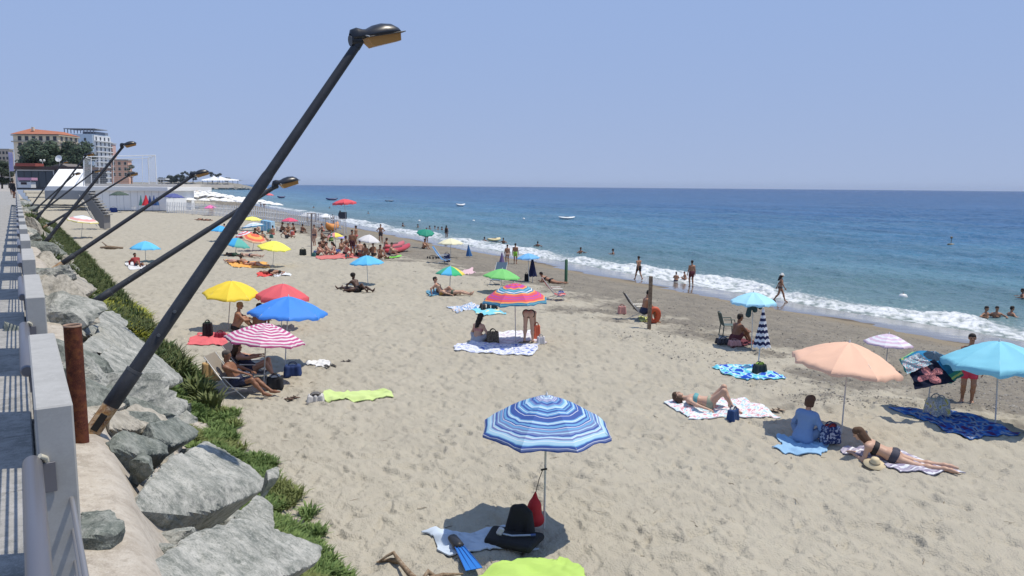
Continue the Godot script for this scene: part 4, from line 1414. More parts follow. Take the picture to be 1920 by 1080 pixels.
func build_umbrellas():
	mat("pole_white", lin(0.62, 0.62, 0.60), 0.45)
	mat("tip_white", lin(0.7, 0.7, 0.68), 0.5)
	var B1 := lin(0.05, 0.10, 0.33); var B2 := lin(0.15, 0.35, 0.58); var B3 := lin(0.36, 0.56, 0.70); var B4 := lin(0.17, 0.22, 0.43); var W := lin(0.68, 0.70, 0.74)
	var sr := RandomNumberGenerator.new()
	sr.seed = 12
	var bands := []
	var tt := 0.0
	var pal := [B3, B2, B4, B1, B1, B2, B4, B3, B2, B4, B1]
	while tt < 1.0:
		tt += sr.randf_range(0.010, 0.034)
		bands.append([tt, pal[sr.randi() % pal.size()]])
		if sr.randf() < 0.35:
			tt += 0.008
			bands.append([tt, W])
	umbrella("blue and white striped parasol with a red sack hung on its pole", [1025, 742], [1020, 990], 262, stripes_mat("stripes_blue", bands), {"valance_depth": 0.04, "spin": 22.5, "drop": 0.5})
	umbrella("plain peach parasol over the seated person in the blue shirt", [1593, 642], [1578, 806], 204, cmat(lin(0.76, 0.47, 0.33), 0.75, 0.3), {"valance_depth": 0.06, "spin": 8, "tilt": [0.1, 0.03], "drop": 0.42})
	umbrella("turquoise parasol beside the standing person in red", [1874, 640], [1866, 800], 196, cmat(lin(0.20, 0.55, 0.68), 0.75, 0.3), {"valance_depth": 0.10, "spin": 14, "drop": 0.40})
	umbrella("small white and lilac striped parasol near the waterline", [1667, 626], [1660, 692], 88, stripes_mat("stripes_lilac", [[0.3, lin(0.62, 0.5, 0.62)], [0.4, W], [0.52, lin(0.62, 0.48, 0.6)], [0.62, W], [0.74, lin(0.6, 0.46, 0.58)], [0.86, W], [1.0, lin(0.58, 0.46, 0.56)]]), {"drop": 0.42})
	umbrella("teal and navy banded parasol with a pink flower towel draped over it", [1752, 662], [1737, 776], 112, stripes_mat("stripes_teal", [[0.3, lin(0.02, 0.05, 0.09)], [0.62, lin(0.03, 0.22, 0.42)], [0.74, lin(0.02, 0.15, 0.30)], [0.84, lin(0.05, 0.3, 0.22)], [0.9, lin(0.5, 0.62, 0.2)], [1.0, lin(0.03, 0.2, 0.18)]]), {"drop": 0.55, "tilt": [-0.05, 0.35]})
	umbrella("pale aqua parasol above the person on the maroon cloth", [1413, 548], [1409, 652], 88, cmat(lin(0.34, 0.66, 0.82), 0.75, 0.3), {"valance_depth": 0.09, "drop": 0.42})
	var R1 := lin(0.66, 0.10, 0.12); var M1 := lin(0.46, 0.08, 0.36); var O1 := lin(0.80, 0.36, 0.10); var K1 := lin(0.05, 0.20, 0.36); var T1 := lin(0.16, 0.42, 0.5)
	var hot := [R1, R1, M1, R1, R1, M1, M1, R1, O1, K1, T1, K1, W, K1, O1, R1, R1, M1, R1, M1, R1, R1, O1, K1, T1, K1]
	var hb := []
	for i in hot.size(): hb.append([(i + 1.0) / hot.size(), hot[i]])
	umbrella("red, purple and blue striped parasol over the two people on the white cloth", [965, 531], [967, 642], 130, stripes_mat("stripes_hot", hb), {"drop": 0.50, "spin": 20})
	umbrella("plain light green parasol behind the multicoloured striped parasol", [942, 504], [938, 548], 72, cmat(lin(0.16, 0.52, 0.14), 0.75, 0.35), {"drop": 0.42})
	umbrella("small rainbow panelled parasol over the couple sitting on the sand", [845, 499], [843, 548], 56, gores_mat("gores_rainbow", [lin(0.03, 0.45, 0.2), lin(0.1, 0.5, 0.75), lin(0.62, 0.14, 0.3), lin(0.8, 0.4, 0.12), lin(0.75, 0.6, 0.1), lin(0.05, 0.45, 0.2), lin(0.1, 0.45, 0.7), lin(0.08, 0.4, 0.25)]), {"drop": 0.5})
	umbrella("azure parasol above the two people lying propped on the sand", [687, 479], [690, 532], 64, cmat(lin(0.09, 0.45, 0.75), 0.75, 0.3), {"drop": 0.46})
	umbrella("azure parasol standing alone by the rock bank vegetation", [272, 452], [273, 490], 55, cmat(lin(0.10, 0.47, 0.76), 0.75, 0.3), {"drop": 0.5})
	umbrella("small tilted yellow parasol above the people lying on orange towels", [515, 452], [511, 500], 62, cmat(lin(0.80, 0.76, 0.10), 0.75, 0.35), {"drop": 0.4, "tilt": [0.14, 0.1]})
	umbrella("large golden yellow parasol behind the blue one", [434, 527], [427, 616], 106, cmat(lin(0.80, 0.58, 0.03), 0.75, 0.35), {"drop": 0.46, "tilt": [0.08, 0.12], "valance_depth": 0.04})
	umbrella("red parasol between the yellow and the blue ones", [531, 532], [527, 616], 98, cmat(lin(0.64, 0.09, 0.11), 0.75, 0.3), {"drop": 0.48, "valance_depth": 0.16})
	umbrella("bright blue parasol over the pink striped one", [541, 556], [534, 684], 148, cmat(lin(0.035, 0.22, 0.70), 0.72, 0.3), {"drop": 0.42, "valance_depth": 0.06, "spin": 18, "tilt": [0.06, -0.02]})
	var pk := []
	for i in 19: pk.append([(i + 1.0) / 19.0, lin(0.46, 0.10, 0.24) if i % 2 == 0 else lin(0.66, 0.60, 0.62)])
	umbrella("pink and white striped parasol over the people reading in beach chairs", [500, 606], [494, 720], 150, stripes_mat("stripes_pink", pk), {"drop": 0.42, "tilt": [0.12, -0.06]})
	umbrella("pale parasol with red and yellow rim bands beside the grey stair", [156, 404], [152, 446], 56, stripes_mat("stripes_pale", [[0.55, lin(0.66, 0.7, 0.74)], [0.78, lin(0.68, 0.34, 0.32)], [0.9, lin(0.74, 0.7, 0.6)], [1.0, lin(0.76, 0.66, 0.25)]]), {"drop": 0.36})
	umbrella("dark green parasol against the white club wall", [223, 358.5], [226, 398], 35, cmat(lin(0.05, 0.08, 0.06), 0.8, 0.15), {"drop": 0.4})
	umbrella("flat navy parasol by the end of the club wall and the picket fence", [326, 362.5], [326, 398], 38, cmat(lin(0.07, 0.09, 0.26), 0.8, 0.2), {"drop": 0.36})
	umbrella("magenta pink parasol standing at the picket fence", [395, 384.5], [396, 404], 25, cmat(lin(0.74, 0.16, 0.38), 0.8, 0.3), {"drop": 0.45})
	umbrella("red parasol with white fringe above the lifeguard seat", [645, 373], [651, 440], 44, cmat(lin(0.66, 0.07, 0.09), 0.75, 0.3), {"drop": 0.32, "valance_depth": 0.16})
	umbrella("dark green parasol near the water with a person behind it", [798, 431], [800, 466], 34, cmat(lin(0.0, 0.24, 0.15), 0.75, 0.2), {"drop": 0.36, "tilt": [0.1, 0.35]})
	umbrella("cream parasol on the slope above the waterline", [845, 447], [845, 482], 50, cmat(lin(0.72, 0.68, 0.46), 0.75, 0.35), {"drop": 0.38})
	umbrella("sky blue parasol beside a closed dark parasol near the waterline", [990, 475], [992, 528], 45, cmat(lin(0.14, 0.40, 0.70), 0.75, 0.3), {"drop": 0.40})
	umbrella("white speckled parasol over the crowd beside the red kayaks", [693, 440], [690, 482], 42, cmat(lin(0.64, 0.62, 0.62), 0.8, 0.3), {"drop": 0.55, "tilt": [0.15, 0.05]})
	umbrella("yellow and white parasol beside the green striped folded one", [628, 436], [630, 468], 30, gores_mat("gores_yellow", [lin(0.8, 0.66, 0.12), lin(0.72, 0.7, 0.6), lin(0.8, 0.66, 0.12), lin(0.72, 0.3, 0.28)]), {"drop": 0.5})
	umbrella("crimson parasol over the group by the picket fence", [543, 408], [544, 436], 31, cmat(lin(0.66, 0.06, 0.14), 0.75, 0.3), {"drop": 0.40})
	umbrella("lemon yellow parasol near the picket fence", [473, 406], [473, 432], 38, cmat(lin(0.78, 0.74, 0.16), 0.75, 0.3), {"drop": 0.32})
	umbrella("white parasol with teal bands near the picket fence", [474, 417], [479, 446], 44, stripes_mat("stripes_white_teal", [[0.5, W], [0.62, lin(0.25, 0.5, 0.6)], [0.8, W], [1.0, lin(0.08, 0.22, 0.34)]]), {"drop": 0.36})
	umbrella("azure parasol behind the tall leaning lamp pole", [413, 423], [413, 452], 38, cmat(lin(0.05, 0.38, 0.72), 0.75, 0.3), {"drop": 0.5})
	umbrella("orange and red banded parasol tilted over the sand", [479, 439], [473, 470], 46, stripes_mat("stripes_orange", [[0.35, lin(0.74, 0.14, 0.08)], [0.6, lin(0.8, 0.42, 0.12)], [0.8, lin(0.74, 0.16, 0.1)], [1.0, lin(0.78, 0.5, 0.3)]]), {"drop": 0.42, "tilt": [0.30, 0.2]})
	umbrella("teal and lime panelled parasol beside the tall lamp pole", [446, 446], [440, 478], 50, gores_mat("gores_teal", [lin(0.1, 0.42, 0.5), lin(0.34, 0.5, 0.2), lin(0.12, 0.42, 0.36), lin(0.06, 0.36, 0.66)]), {"drop": 0.55})
	umbrella("red and white candy striped parasol behind the orange one", [455, 434], [456, 462], 32, stripes_mat("stripes_candy", [[0.2, R1], [0.4, W], [0.6, R1], [0.8, W], [1.0, R1]]), {"drop": 0.4, "tilt": [-0.25, 0.2]})
	umbrella("pale red parasol at the water beyond the picket fence", [504, 362], [504, 392], 19, cmat(lin(0.66, 0.14, 0.15), 0.8, 0.3), {"drop": 0.4})
	umbrella("white peaked parasol by the water behind the sign post", [576, 398.5], [576, 420], 28, cmat(lin(0.74, 0.74, 0.73), 0.8, 0.3), {"drop": 0.45, "ribs": 6})
	umbrella("white peaked parasol beside the lifeguard seat", [611, 400.5], [611, 428], 28, cmat(lin(0.74, 0.74, 0.73), 0.8, 0.3), {"drop": 0.45, "ribs": 6})
	umbrella("pink parasol beside the lemon yellow one", [430, 402], [430, 424], 18, cmat(lin(0.7, 0.16, 0.34), 0.8, 0.3), {"drop": 0.4})
	umbrella("lilac parasol beyond the yellow and white one", [642, 442.5], [642, 462], 18, cmat(lin(0.34, 0.30, 0.66), 0.8, 0.3), {"drop": 0.4})
	# closed parasols
	var nv := lin(0.02, 0.025, 0.075)
	closed_umbrella("folded navy and white banded parasol behind the black bag", [1431, 580], [1429, 650], [1421, 690], 30, [W, nv, W, nv, W, nv, W, nv, W, nv, W, nv, W])
	closed_umbrella("folded dark navy parasol beside the sky blue one", [998, 480], [999, 518], [999, 528], 15, [nv])
	closed_umbrella("folded purple parasol behind the light green one", [941, 474], [941, 503], [941, 508], 15, [lin(0.18, 0.14, 0.28)])
	closed_umbrella("folded blue parasol near the wet sand", [878, 459], [880, 480], [880, 483], 11, [lin(0.05, 0.15, 0.34)])
	closed_umbrella("folded green striped parasol among the crowd", [621.5, 434], [621, 452], [621, 478], 8, [lin(0.02, 0.12, 0.03), W, lin(0.02, 0.12, 0.03), W, lin(0.02, 0.12, 0.03), lin(0.3, 0.5, 0.1), lin(0.02, 0.1, 0.03)])
	for k in [[273.5, 366, 13, lin(0.62, 0.04, 0.06), "folded red parasol against the white club wall"], [281, 367, 8, lin(0.03, 0.06, 0.2), "folded dark blue parasol against the white club wall beside the red one"], [288.5, 366.5, 8, lin(0.05, 0.10, 0.28), "folded blue parasol against the white club wall, second from the red one"], [294, 369.5, 8, lin(0.05, 0.12, 0.3), "folded blue parasol at the end of the white club wall"], [264, 366, 6, lin(0.08, 0.25, 0.22), "folded teal parasol against the white club wall"]]:
		closed_umbrella(k[4], [k[0], k[1]], [k[0], 385], [k[0], 397.5], k[2], [k[3]])
	# rows of white parasols of the next beach club, up to the bay
	var r := RandomNumberGenerator.new()
	r.seed = 5
	var wm := cmat(lin(0.76, 0.75, 0.72), 0.8, 0.3)
	var n := 0
	for row in 9:
		for k in 9:
			var f := row / 8.0
			var px := lerpf(lerpf(335, 372, f), lerpf(520, 396, f), k / 8.0) + r.randf_range(-3, 3)
			var py := lerpf(lerpf(391, 362, f), lerpf(402, 364, f), k / 8.0) + r.randf_range(-1.0, 1.0)
			var g := ground(px, py)
			if inland(g.x, g.z) < 3.0: continue
			var hh := 1430.0 / -g.z
			umbrella("white club parasol in the rows beyond the picket fence", [px, py - 2.3 * hh], [px, py], 2.5 * hh, wm, {"drop": 0.3, "group": "white parasols of the far beach club"})
			n += 1
	var pm := [cmat(lin(0.5, 0.25, 0.28), 0.8, 0.3), cmat(lin(0.45, 0.36, 0.25), 0.8, 0.3)]
	for k in 26:
		var px := r.randf_range(345, 425)
		var py := r.randf_range(358, 370)
		var g := ground(px, py)
		if inland(g.x, g.z) < 4.0: continue
		var hh := 1430.0 / -g.z
		umbrella("%s parasol in the packed far part of the beach" % ["dusty pink", "sand coloured"][k % 2], [px, py - 2.2 * hh], [px, py], 2.3 * hh, pm[k % 2], {"drop": 0.35, "group": "%s parasols of the far beach" % ["dusty pink", "sand coloured"][k % 2]})

# ---------------------------------------------------------------- people
func nets(prims: Array, cell: float, kk: float, clip: Array = []) -> Array:
	# smooth union of tapered capsules [a, b, ra, rb], meshed as surface nets; clip = [centre, normal, half height]
	var lo := Vector3(1e9, 1e9, 1e9)
	var hi := -lo
	for p in prims:
		var r: float = maxf(p[2], p[3]) + kk * 0.3
		for q in [p[0], p[1]]:
			lo = lo.min(q - Vector3(r, r, r)); hi = hi.max(q + Vector3(r, r, r))
	lo -= Vector3.ONE * cell * 2.0
	hi += Vector3.ONE * cell * 2.0
	var nx := int((hi.x - lo.x) / cell) + 2
	var ny := int((hi.y - lo.y) / cell) + 2
	var nz := int((hi.z - lo.z) / cell) + 2
	var f := PackedFloat32Array()
	f.resize(nx * ny * nz)
	f.fill(1.0)
	for p in prims:
		var a: Vector3 = p[0]
		var ba: Vector3 = p[1] - a
		var ra: float = p[2]
		var dr: float = p[3] - ra
		var m := maxf(p[2], p[3]) + kk + cell
		var mn := (a.min(p[1]) - Vector3(m, m, m) - lo) / cell
		var mx := (a.max(p[1]) + Vector3(m, m, m) - lo) / cell
		var bb := maxf(ba.dot(ba), 1e-9)
		for k in range(maxi(int(mn.z), 0), mini(int(mx.z) + 1, nz)):
			for j in range(maxi(int(mn.y), 0), mini(int(mx.y) + 1, ny)):
				var row := (k * ny + j) * nx
				var pos := lo + Vector3(0, j * cell, k * cell)
				for i in range(maxi(int(mn.x), 0), mini(int(mx.x) + 1, nx)):
					var pa := pos - a
					pa.x += i * cell
					var t := clampf(pa.dot(ba) / bb, 0.0, 1.0)
					var d := (pa - ba * t).length() - ra - dr * t
					var o := f[row + i]
					var h := maxf(kk - absf(o - d), 0.0) / kk
					f[row + i] = minf(o, d) - h * h * kk * 0.25
	if clip.size():
		for c in clip:
			for k in nz:
				for j in ny:
					for i in nx:
						var d: float = absf((lo + Vector3(i, j, k) * cell - c[0]).dot(c[1])) - c[2]
						var n := (k * ny + j) * nx + i
						if d > f[n]: f[n] = d
	var vid := PackedInt32Array()
	vid.resize(nx * ny * nz)
	vid.fill(-1)
	var verts := PackedVector3Array()
	var idx := PackedInt32Array()
	var sy := nx
	var sz := nx * ny
	var offs := [0, 1, sy, sy + 1, sz, sz + 1, sz + sy, sz + sy + 1]
	var cor := [Vector3(0, 0, 0), Vector3(1, 0, 0), Vector3(0, 1, 0), Vector3(1, 1, 0), Vector3(0, 0, 1), Vector3(1, 0, 1), Vector3(0, 1, 1), Vector3(1, 1, 1)]
	var edges := [[0, 1], [2, 3], [4, 5], [6, 7], [0, 2], [1, 3], [4, 6], [5, 7], [0, 4], [1, 5], [2, 6], [3, 7]]
	for k in nz - 1:
		for j in ny - 1:
			var row := k * sz + j * sy
			for i in nx - 1:
				var n := row + i
				var v0 := f[n]
				if v0 > cell * 2.0: continue
				var s := 0
				for c in 8:
					if f[n + offs[c]] < 0.0: s += 1
				if s == 0 or s == 8: continue
				var acc := Vector3.ZERO
				var cnt := 0
				for e in edges:
					var a := f[n + offs[e[0]]]
					var b := f[n + offs[e[1]]]
					if (a < 0.0) != (b < 0.0):
						acc += cor[e[0]].lerp(cor[e[1]], a / (a - b)); cnt += 1
				vid[n] = verts.size()
				verts.append(lo + (Vector3(i, j, k) + acc / cnt) * cell)
	for k in range(1, nz - 1):
		for j in range(1, ny - 1):
			var row := k * sz + j * sy
			for i in range(1, nx - 1):
				var n := row + i
				var a := f[n]
				if absf(a) > cell * 2.0: continue
				for ax in 3:
					var st: int = [1, sy, sz][ax]
					var b := f[n + st]
					if (a < 0.0) == (b < 0.0): continue
					var u: int = [sy, sz, 1][ax]
					var v: int = [sz, 1, sy][ax]
					var q0 := vid[n - u - v]
					var q1 := vid[n - v]
					var q2 := vid[n]
					var q3 := vid[n - u]
					if q0 < 0 or q1 < 0 or q2 < 0 or q3 < 0: continue
					if a < 0.0: idx.append_array([q0, q2, q1, q0, q3, q2])
					else: idx.append_array([q0, q1, q2, q0, q2, q3])
	return [verts, idx]
func to_mesh(vi: Array) -> ArrayMesh:
	var v: PackedVector3Array = vi[0]
	var idx: PackedInt32Array = vi[1]
	var nrm := PackedVector3Array()
	nrm.resize(v.size())
	for k in range(0, idx.size(), 3):
		var n := (v[idx[k + 2]] - v[idx[k]]).cross(v[idx[k + 1]] - v[idx[k]])
		nrm[idx[k]] += n; nrm[idx[k + 1]] += n; nrm[idx[k + 2]] += n
	for k in nrm.size(): nrm[k] = nrm[k].normalized()
	var arr := []
	arr.resize(Mesh.ARRAY_MAX)
	arr[Mesh.ARRAY_VERTEX] = v; arr[Mesh.ARRAY_NORMAL] = nrm; arr[Mesh.ARRAY_INDEX] = idx
	var m := ArrayMesh.new()
	if v.size(): m.add_surface_from_arrays(Mesh.PRIMITIVE_TRIANGLES, arr)
	return m
func join(dst: Array, src: Array, t: Transform3D):
	var base: int = dst[0].size()
	var flip := t.basis.determinant() < 0.0
	var v: PackedVector3Array = dst[0]
	var idx: PackedInt32Array = dst[1]
	for p in src[0]: v.append(t * p)
	var si: PackedInt32Array = src[1]
	for k in range(0, si.size(), 3):
		idx.append(si[k] + base)
		idx.append(si[k + (2 if flip else 1)] + base)
		idx.append(si[k + (1 if flip else 2)] + base)
	dst[0] = v; dst[1] = idx
func two_bone(a: Vector3, c: Vector3, l1: float, l2: float, hint: Vector3) -> Array:
	var d := c - a
	var len := minf(d.length(), (l1 + l2) * 0.998)
	var u := d.normalized()
	c = a + u * len
	var x := (l1 * l1 - l2 * l2 + len * len) / (2.0 * len)
	var h := sqrt(maxf(l1 * l1 - x * x, 0.0))
	var side := (hint - u * hint.dot(u)).normalized()
	return [a + u * x + side * h, c]
var head_vi := []
var hand_vi := []
func v3(a) -> Vector3: return Vector3(a[0], a[1], a[2])
const POSES := {
	"stand": {"p": [0, 0.92, 0], "up": [0, 1, 0], "bl": [0, 0, 1], "h": [[0.27, 0.80, 0.06], [0.27, 0.80, 0.06]], "eh": [0.5, 0, -1], "f": [[0.1, 0.075, 0.02], [0.1, 0.075, -0.03]], "kh": [0.1, 0, 1], "toe": [0.2, -0.2, 1]},
	"hips": {"p": [0, 0.92, 0], "up": [0, 1, -0.03], "bl": [0, 0, 1], "h": [[0.19, 1.0, 0.06], [0.19, 1.0, 0.06]], "eh": [1, 0, -0.4], "f": [[0.13, 0.075, 0.02], [0.12, 0.075, 0.0]], "kh": [0.1, 0, 1], "toe": [0.25, -0.2, 1]},
	"walk": {"p": [0, 0.90, 0], "up": [0, 1, 0.05], "bl": [0, 0, 1], "h": [[0.24, 0.85, -0.22], [0.24, 0.86, 0.26]], "eh": [0.3, 0, -1], "f": [[0.07, 0.075, 0.30], [0.07, 0.12, -0.34]], "kh": [0, 0, 1], "toe": [0.05, -0.25, 1]},
	"bend": {"p": [0, 0.93, -0.05], "up": [0, -0.05, 1], "bl": [0, -1, -0.05], "h": [[0.14, 0.28, 0.62], [0.12, 0.30, 0.55]], "eh": [1, 0, 0], "f": [[0.13, 0.075, 0.02], [0.13, 0.075, 0.0]], "kh": [0.1, 0, 1], "toe": [0.2, -0.2, 1], "hu": [0, -0.5, 0.85], "hf": [0, -0.85, -0.5]},
	"sit_up": {"p": [0, 0.12, 0], "up": [0, 0.95, 0.22], "bl": [0, -0.22, 0.95], "h": [[0.10, 0.36, 0.48], [0.10, 0.34, 0.46]], "eh": [1, -0.3, -0.4], "f": [[0.11, 0.075, 0.55], [0.12, 0.075, 0.50]], "kh": [0.15, 1, 0], "toe": [0.15, -0.15, 1], "hu": [0, 1, 0.15], "hf": [0, -0.15, 1]},
	"sit_out": {"p": [0, 0.12, 0], "up": [0, 0.98, -0.05], "bl": [0, 0.05, 0.98], "h": [[0.13, 0.27, 0.36], [0.11, 0.25, 0.34]], "eh": [1, -0.2, -0.5], "f": [[0.13, 0.075, 0.80], [0.09, 0.075, 0.76]], "kh": [0.1, 1, 0], "toe": [0.2, 0.9, 0.45], "hu": [0, 1, 0.2], "hf": [0, -0.3, 1]},
	"sit_lean": {"p": [0, 0.12, 0], "up": [0, 0.78, -0.62], "bl": [0, 0.62, 0.78], "h": [[0.27, 0.05, -0.46], [0.30, 0.05, -0.42]], "eh": [0.4, 0, -1], "f": [[0.12, 0.075, 0.82], [0.10, 0.075, 0.66]], "kh": [0.1, 1, 0], "toe": [0.3, 0.9, 0.3], "hu": [0, 1, -0.1], "hf": [0, 0.05, 1]},
	"sit_cross": {"p": [0, 0.12, 0], "up": [0, 0.97, 0.18], "bl": [0, -0.18, 0.97], "h": [[0.12, 0.24, 0.30], [0.12, 0.22, 0.28]], "eh": [1, -0.2, -0.4], "f": [[0.02, 0.08, 0.34], [-0.06, 0.10, 0.26]], "kh": [1, 0.55, 0.2], "toe": [-0.9, -0.1, 0.3], "hu": [0, 0.95, 0.3], "hf": [0, -0.4, 0.9]},
	"lie_back": {"p": [0, 0.12, 0], "up": [0, 0.05, -1], "bl": [0, 1, 0.05], "h": [[0.33, 0.06, 0.02], [0.33, 0.06, 0.02]], "eh": [1, 0.1, 0], "f": [[0.13, 0.075, 0.86], [0.10, 0.075, 0.86]], "kh": [0.2, 1, 0], "toe": [0.5, 0.8, 0.3]},
	"lie_knee": {"p": [0, 0.125, 0], "up": [0, 0.05, -1], "bl": [0, 1, 0.05], "h": [[0.36, 0.06, 0.06], [0.36, 0.06, 0.0]], "eh": [1, 0.1, 0], "f": [[0.10, 0.075, 0.44], [0.14, 0.075, 0.52]], "kh": [0.05, 1, 0.1], "toe": [0.1, -0.2, 1]},
	"prone": {"p": [0, 0.115, 0], "up": [0, 0.03, -1], "bl": [0, -1, -0.03], "h": [[0.2, 0.05, -0.70], [0.22, 0.05, -0.66]], "eh": [1, 0, -0.2], "f": [[0.12, 0.065, 0.86], [0.09, 0.065, 0.86]], "kh": [0.2, -1, 0], "toe": [0.1, -0.15, 1], "hf": [0.5, -0.75, -0.1], "hu": [0, 0.1, -1]},
	"prone_elbow": {"p": [0, 0.115, 0], "up": [0, 0.36, -0.93], "bl": [0, -0.93, -0.36], "h": [[0.06, 0.06, -0.66], [0.05, 0.06, -0.64]], "eh": [0.5, -1, 0.2], "f": [[0.13, 0.065, 0.86], [0.09, 0.065, 0.86]], "kh": [0.2, -1, 0], "toe": [0.1, -0.15, 1], "hu": [0, 0.85, -0.45], "hf": [0, -0.55, -0.85]},
	"chair": {"p": [0, 0.30, 0], "up": [0, 0.88, -0.48], "bl": [0, 0.48, 0.88], "h": [[0.10, 0.52, 0.40], [0.12, 0.50, 0.40]], "eh": [1, -0.6, -0.2], "f": [[0.12, 0.075, 0.78], [0.11, 0.075, 0.70]], "kh": [0.15, 1, 0], "toe": [0.2, 0.0, 1], "hu": [0, 1, 0.0], "hf": [0, -0.25, 1]},
	"chair_knee": {"p": [0, 0.26, 0], "up": [0, 0.72, -0.68], "bl": [0, 0.68, 0.72], "h": [[0.08, 0.62, 0.20], [0.10, 0.60, 0.22]], "eh": [1, -0.6, -0.2], "f": [[0.10, 0.075, 0.50], [0.11, 0.075, 0.62]], "kh": [0.1, 1, 0.2], "toe": [0.1, -0.1, 1], "hu": [0, 1, -0.1], "hf": [0, -0.1, 1]},
	"perch": {"p": [0, 0.42, 0], "up": [0, 0.98, 0.2], "bl": [0, -0.2, 0.98], "h": [[0.12, 0.5, 0.45], [0.12, 0.48, 0.42]], "eh": [1, -0.6, -0.2], "f": [[0.14, 0.075, 0.50], [0.13, 0.075, 0.45]], "kh": [0.1, 1, 0.4], "toe": [0.2, -0.2, 1], "hu": [0, 0.9, 0.3], "hf": [0, -0.4, 0.9]},
	"float": {"p": [0, -0.33, 0], "up": [0, 1, 0.05], "bl": [0, 0, 1], "h": [[0.4, 0.0, 0.3], [0.42, 0.0, 0.25]], "eh": [1, -0.5, -0.2], "f": [[0.12, -1.15, 0.0], [0.13, -1.12, -0.1]], "kh": [0.1, 0, 1], "toe": [0.1, -0.8, 0.5]},
}
var built := {}
func skeleton(name: String, fem: bool, fat: float) -> Dictionary:
	var P: Dictionary = POSES[name]
	var p := v3(P.p)
	var up := v3(P.up).normalized()
	var bl := v3(P.bl)
	bl = (bl - up * bl.dot(up)).normalized()
	var sd := up.cross(bl)
	var N := p + up * 0.50
	var hu: Vector3 = v3(P.get("hu", P.up)).normalized()
	var hf: Vector3 = v3(P.get("hf", P.bl))
	hf = (hf - hu * hf.dot(hu)).normalized()
	var head := N + up * 0.03 + hu * 0.175 + hf * 0.02
	var torso := []
	var hips := []
	var arms := []
	var limbs := []
	var hands := []
	var w := 0.94 if fem else 1.04
	for s in [1.0, -1.0]:
		var k: int = 0 if s > 0 else 1
		var ws := 0.88 if fem else 1.0
		torso.append([p + sd * s * 0.060 * fat, p + up * 0.20 + sd * s * 0.045 * fat * ws + bl * 0.02 * (fat - 1.0) * 4.0, 0.112 * fat, 0.094 * fat * ws])
		torso.append([p + up * 0.19 + sd * s * 0.045 * fat * ws, N - up * 0.11 + sd * s * 0.082 * w, 0.094 * fat * ws, 0.104 * w])
		if fem: torso.append([N - up * 0.20 + sd * s * 0.075 + bl * 0.062, N - up * 0.19 + sd * s * 0.078 + bl * 0.066, 0.062, 0.060])
		var sh: Vector3 = N - up * 0.065 + sd * s * 0.168 * w
		torso.append([N - up * 0.075 + sd * s * 0.05, sh, 0.080, 0.056])
		var hw := 1.1 if fem else 1.0
		hips.append([p + sd * s * 0.078 * hw - bl * 0.04 - up * 0.03, p + sd * s * 0.08 * hw - bl * 0.03 + up * 0.03, 0.100 * fat * hw, 0.09 * fat])
		var lx := func(a): return sd * s * a[0] + Vector3(0, a[1], a[2])
		var hip: Vector3 = p + sd * s * 0.088 - up * 0.02
		var kn := two_bone(hip, lx.call(P.f[k]), 0.43, 0.42, lx.call(P.kh))
		var toe: Vector3 = lx.call(P.toe).normalized()
		var shin: Vector3 = (kn[1] - kn[0]).normalized()
		limbs.append([hip, kn[0], 0.090 * (0.5 + fat * 0.5), 0.056])
		limbs.append([kn[0], kn[0].lerp(kn[1], 0.38) - toe * 0.012, 0.055, 0.054])
		limbs.append([kn[0].lerp(kn[1], 0.38) - toe * 0.012, kn[1], 0.052, 0.034])
		limbs.append([kn[1] + shin * 0.03 - toe * 0.035, kn[1] + shin * 0.04 + toe * 0.06, 0.033, 0.033])
		limbs.append([kn[1] + shin * 0.04 + toe * 0.06, kn[1] + shin * 0.05 + toe * 0.165, 0.036, 0.022])
		var el := two_bone(sh, lx.call(P.h[k]), 0.28, 0.25, lx.call(P.eh))
		arms.append([sh, el[0], 0.049, 0.038])
		arms.append([el[0], el[1], 0.040, 0.026])
		hands.append([el[1], (el[1] - el[0]).normalized(), s])
	var neck := [[N - up * 0.04, N + up * 0.03 + hu * 0.08, 0.060, 0.050]]
	return {"p": p, "up": up, "bl": bl, "sd": sd, "N": N, "hb": Basis(hu.cross(hf), hu, hf), "head": head, "torso": torso, "hips": hips, "limbs": limbs, "arms": arms, "hands": hands, "neck": neck}
func grow(prims: Array, g: float) -> Array:
	var r := []
	for p in prims: r.append([p[0], p[1], p[2] + g, p[3] + g])
	return r
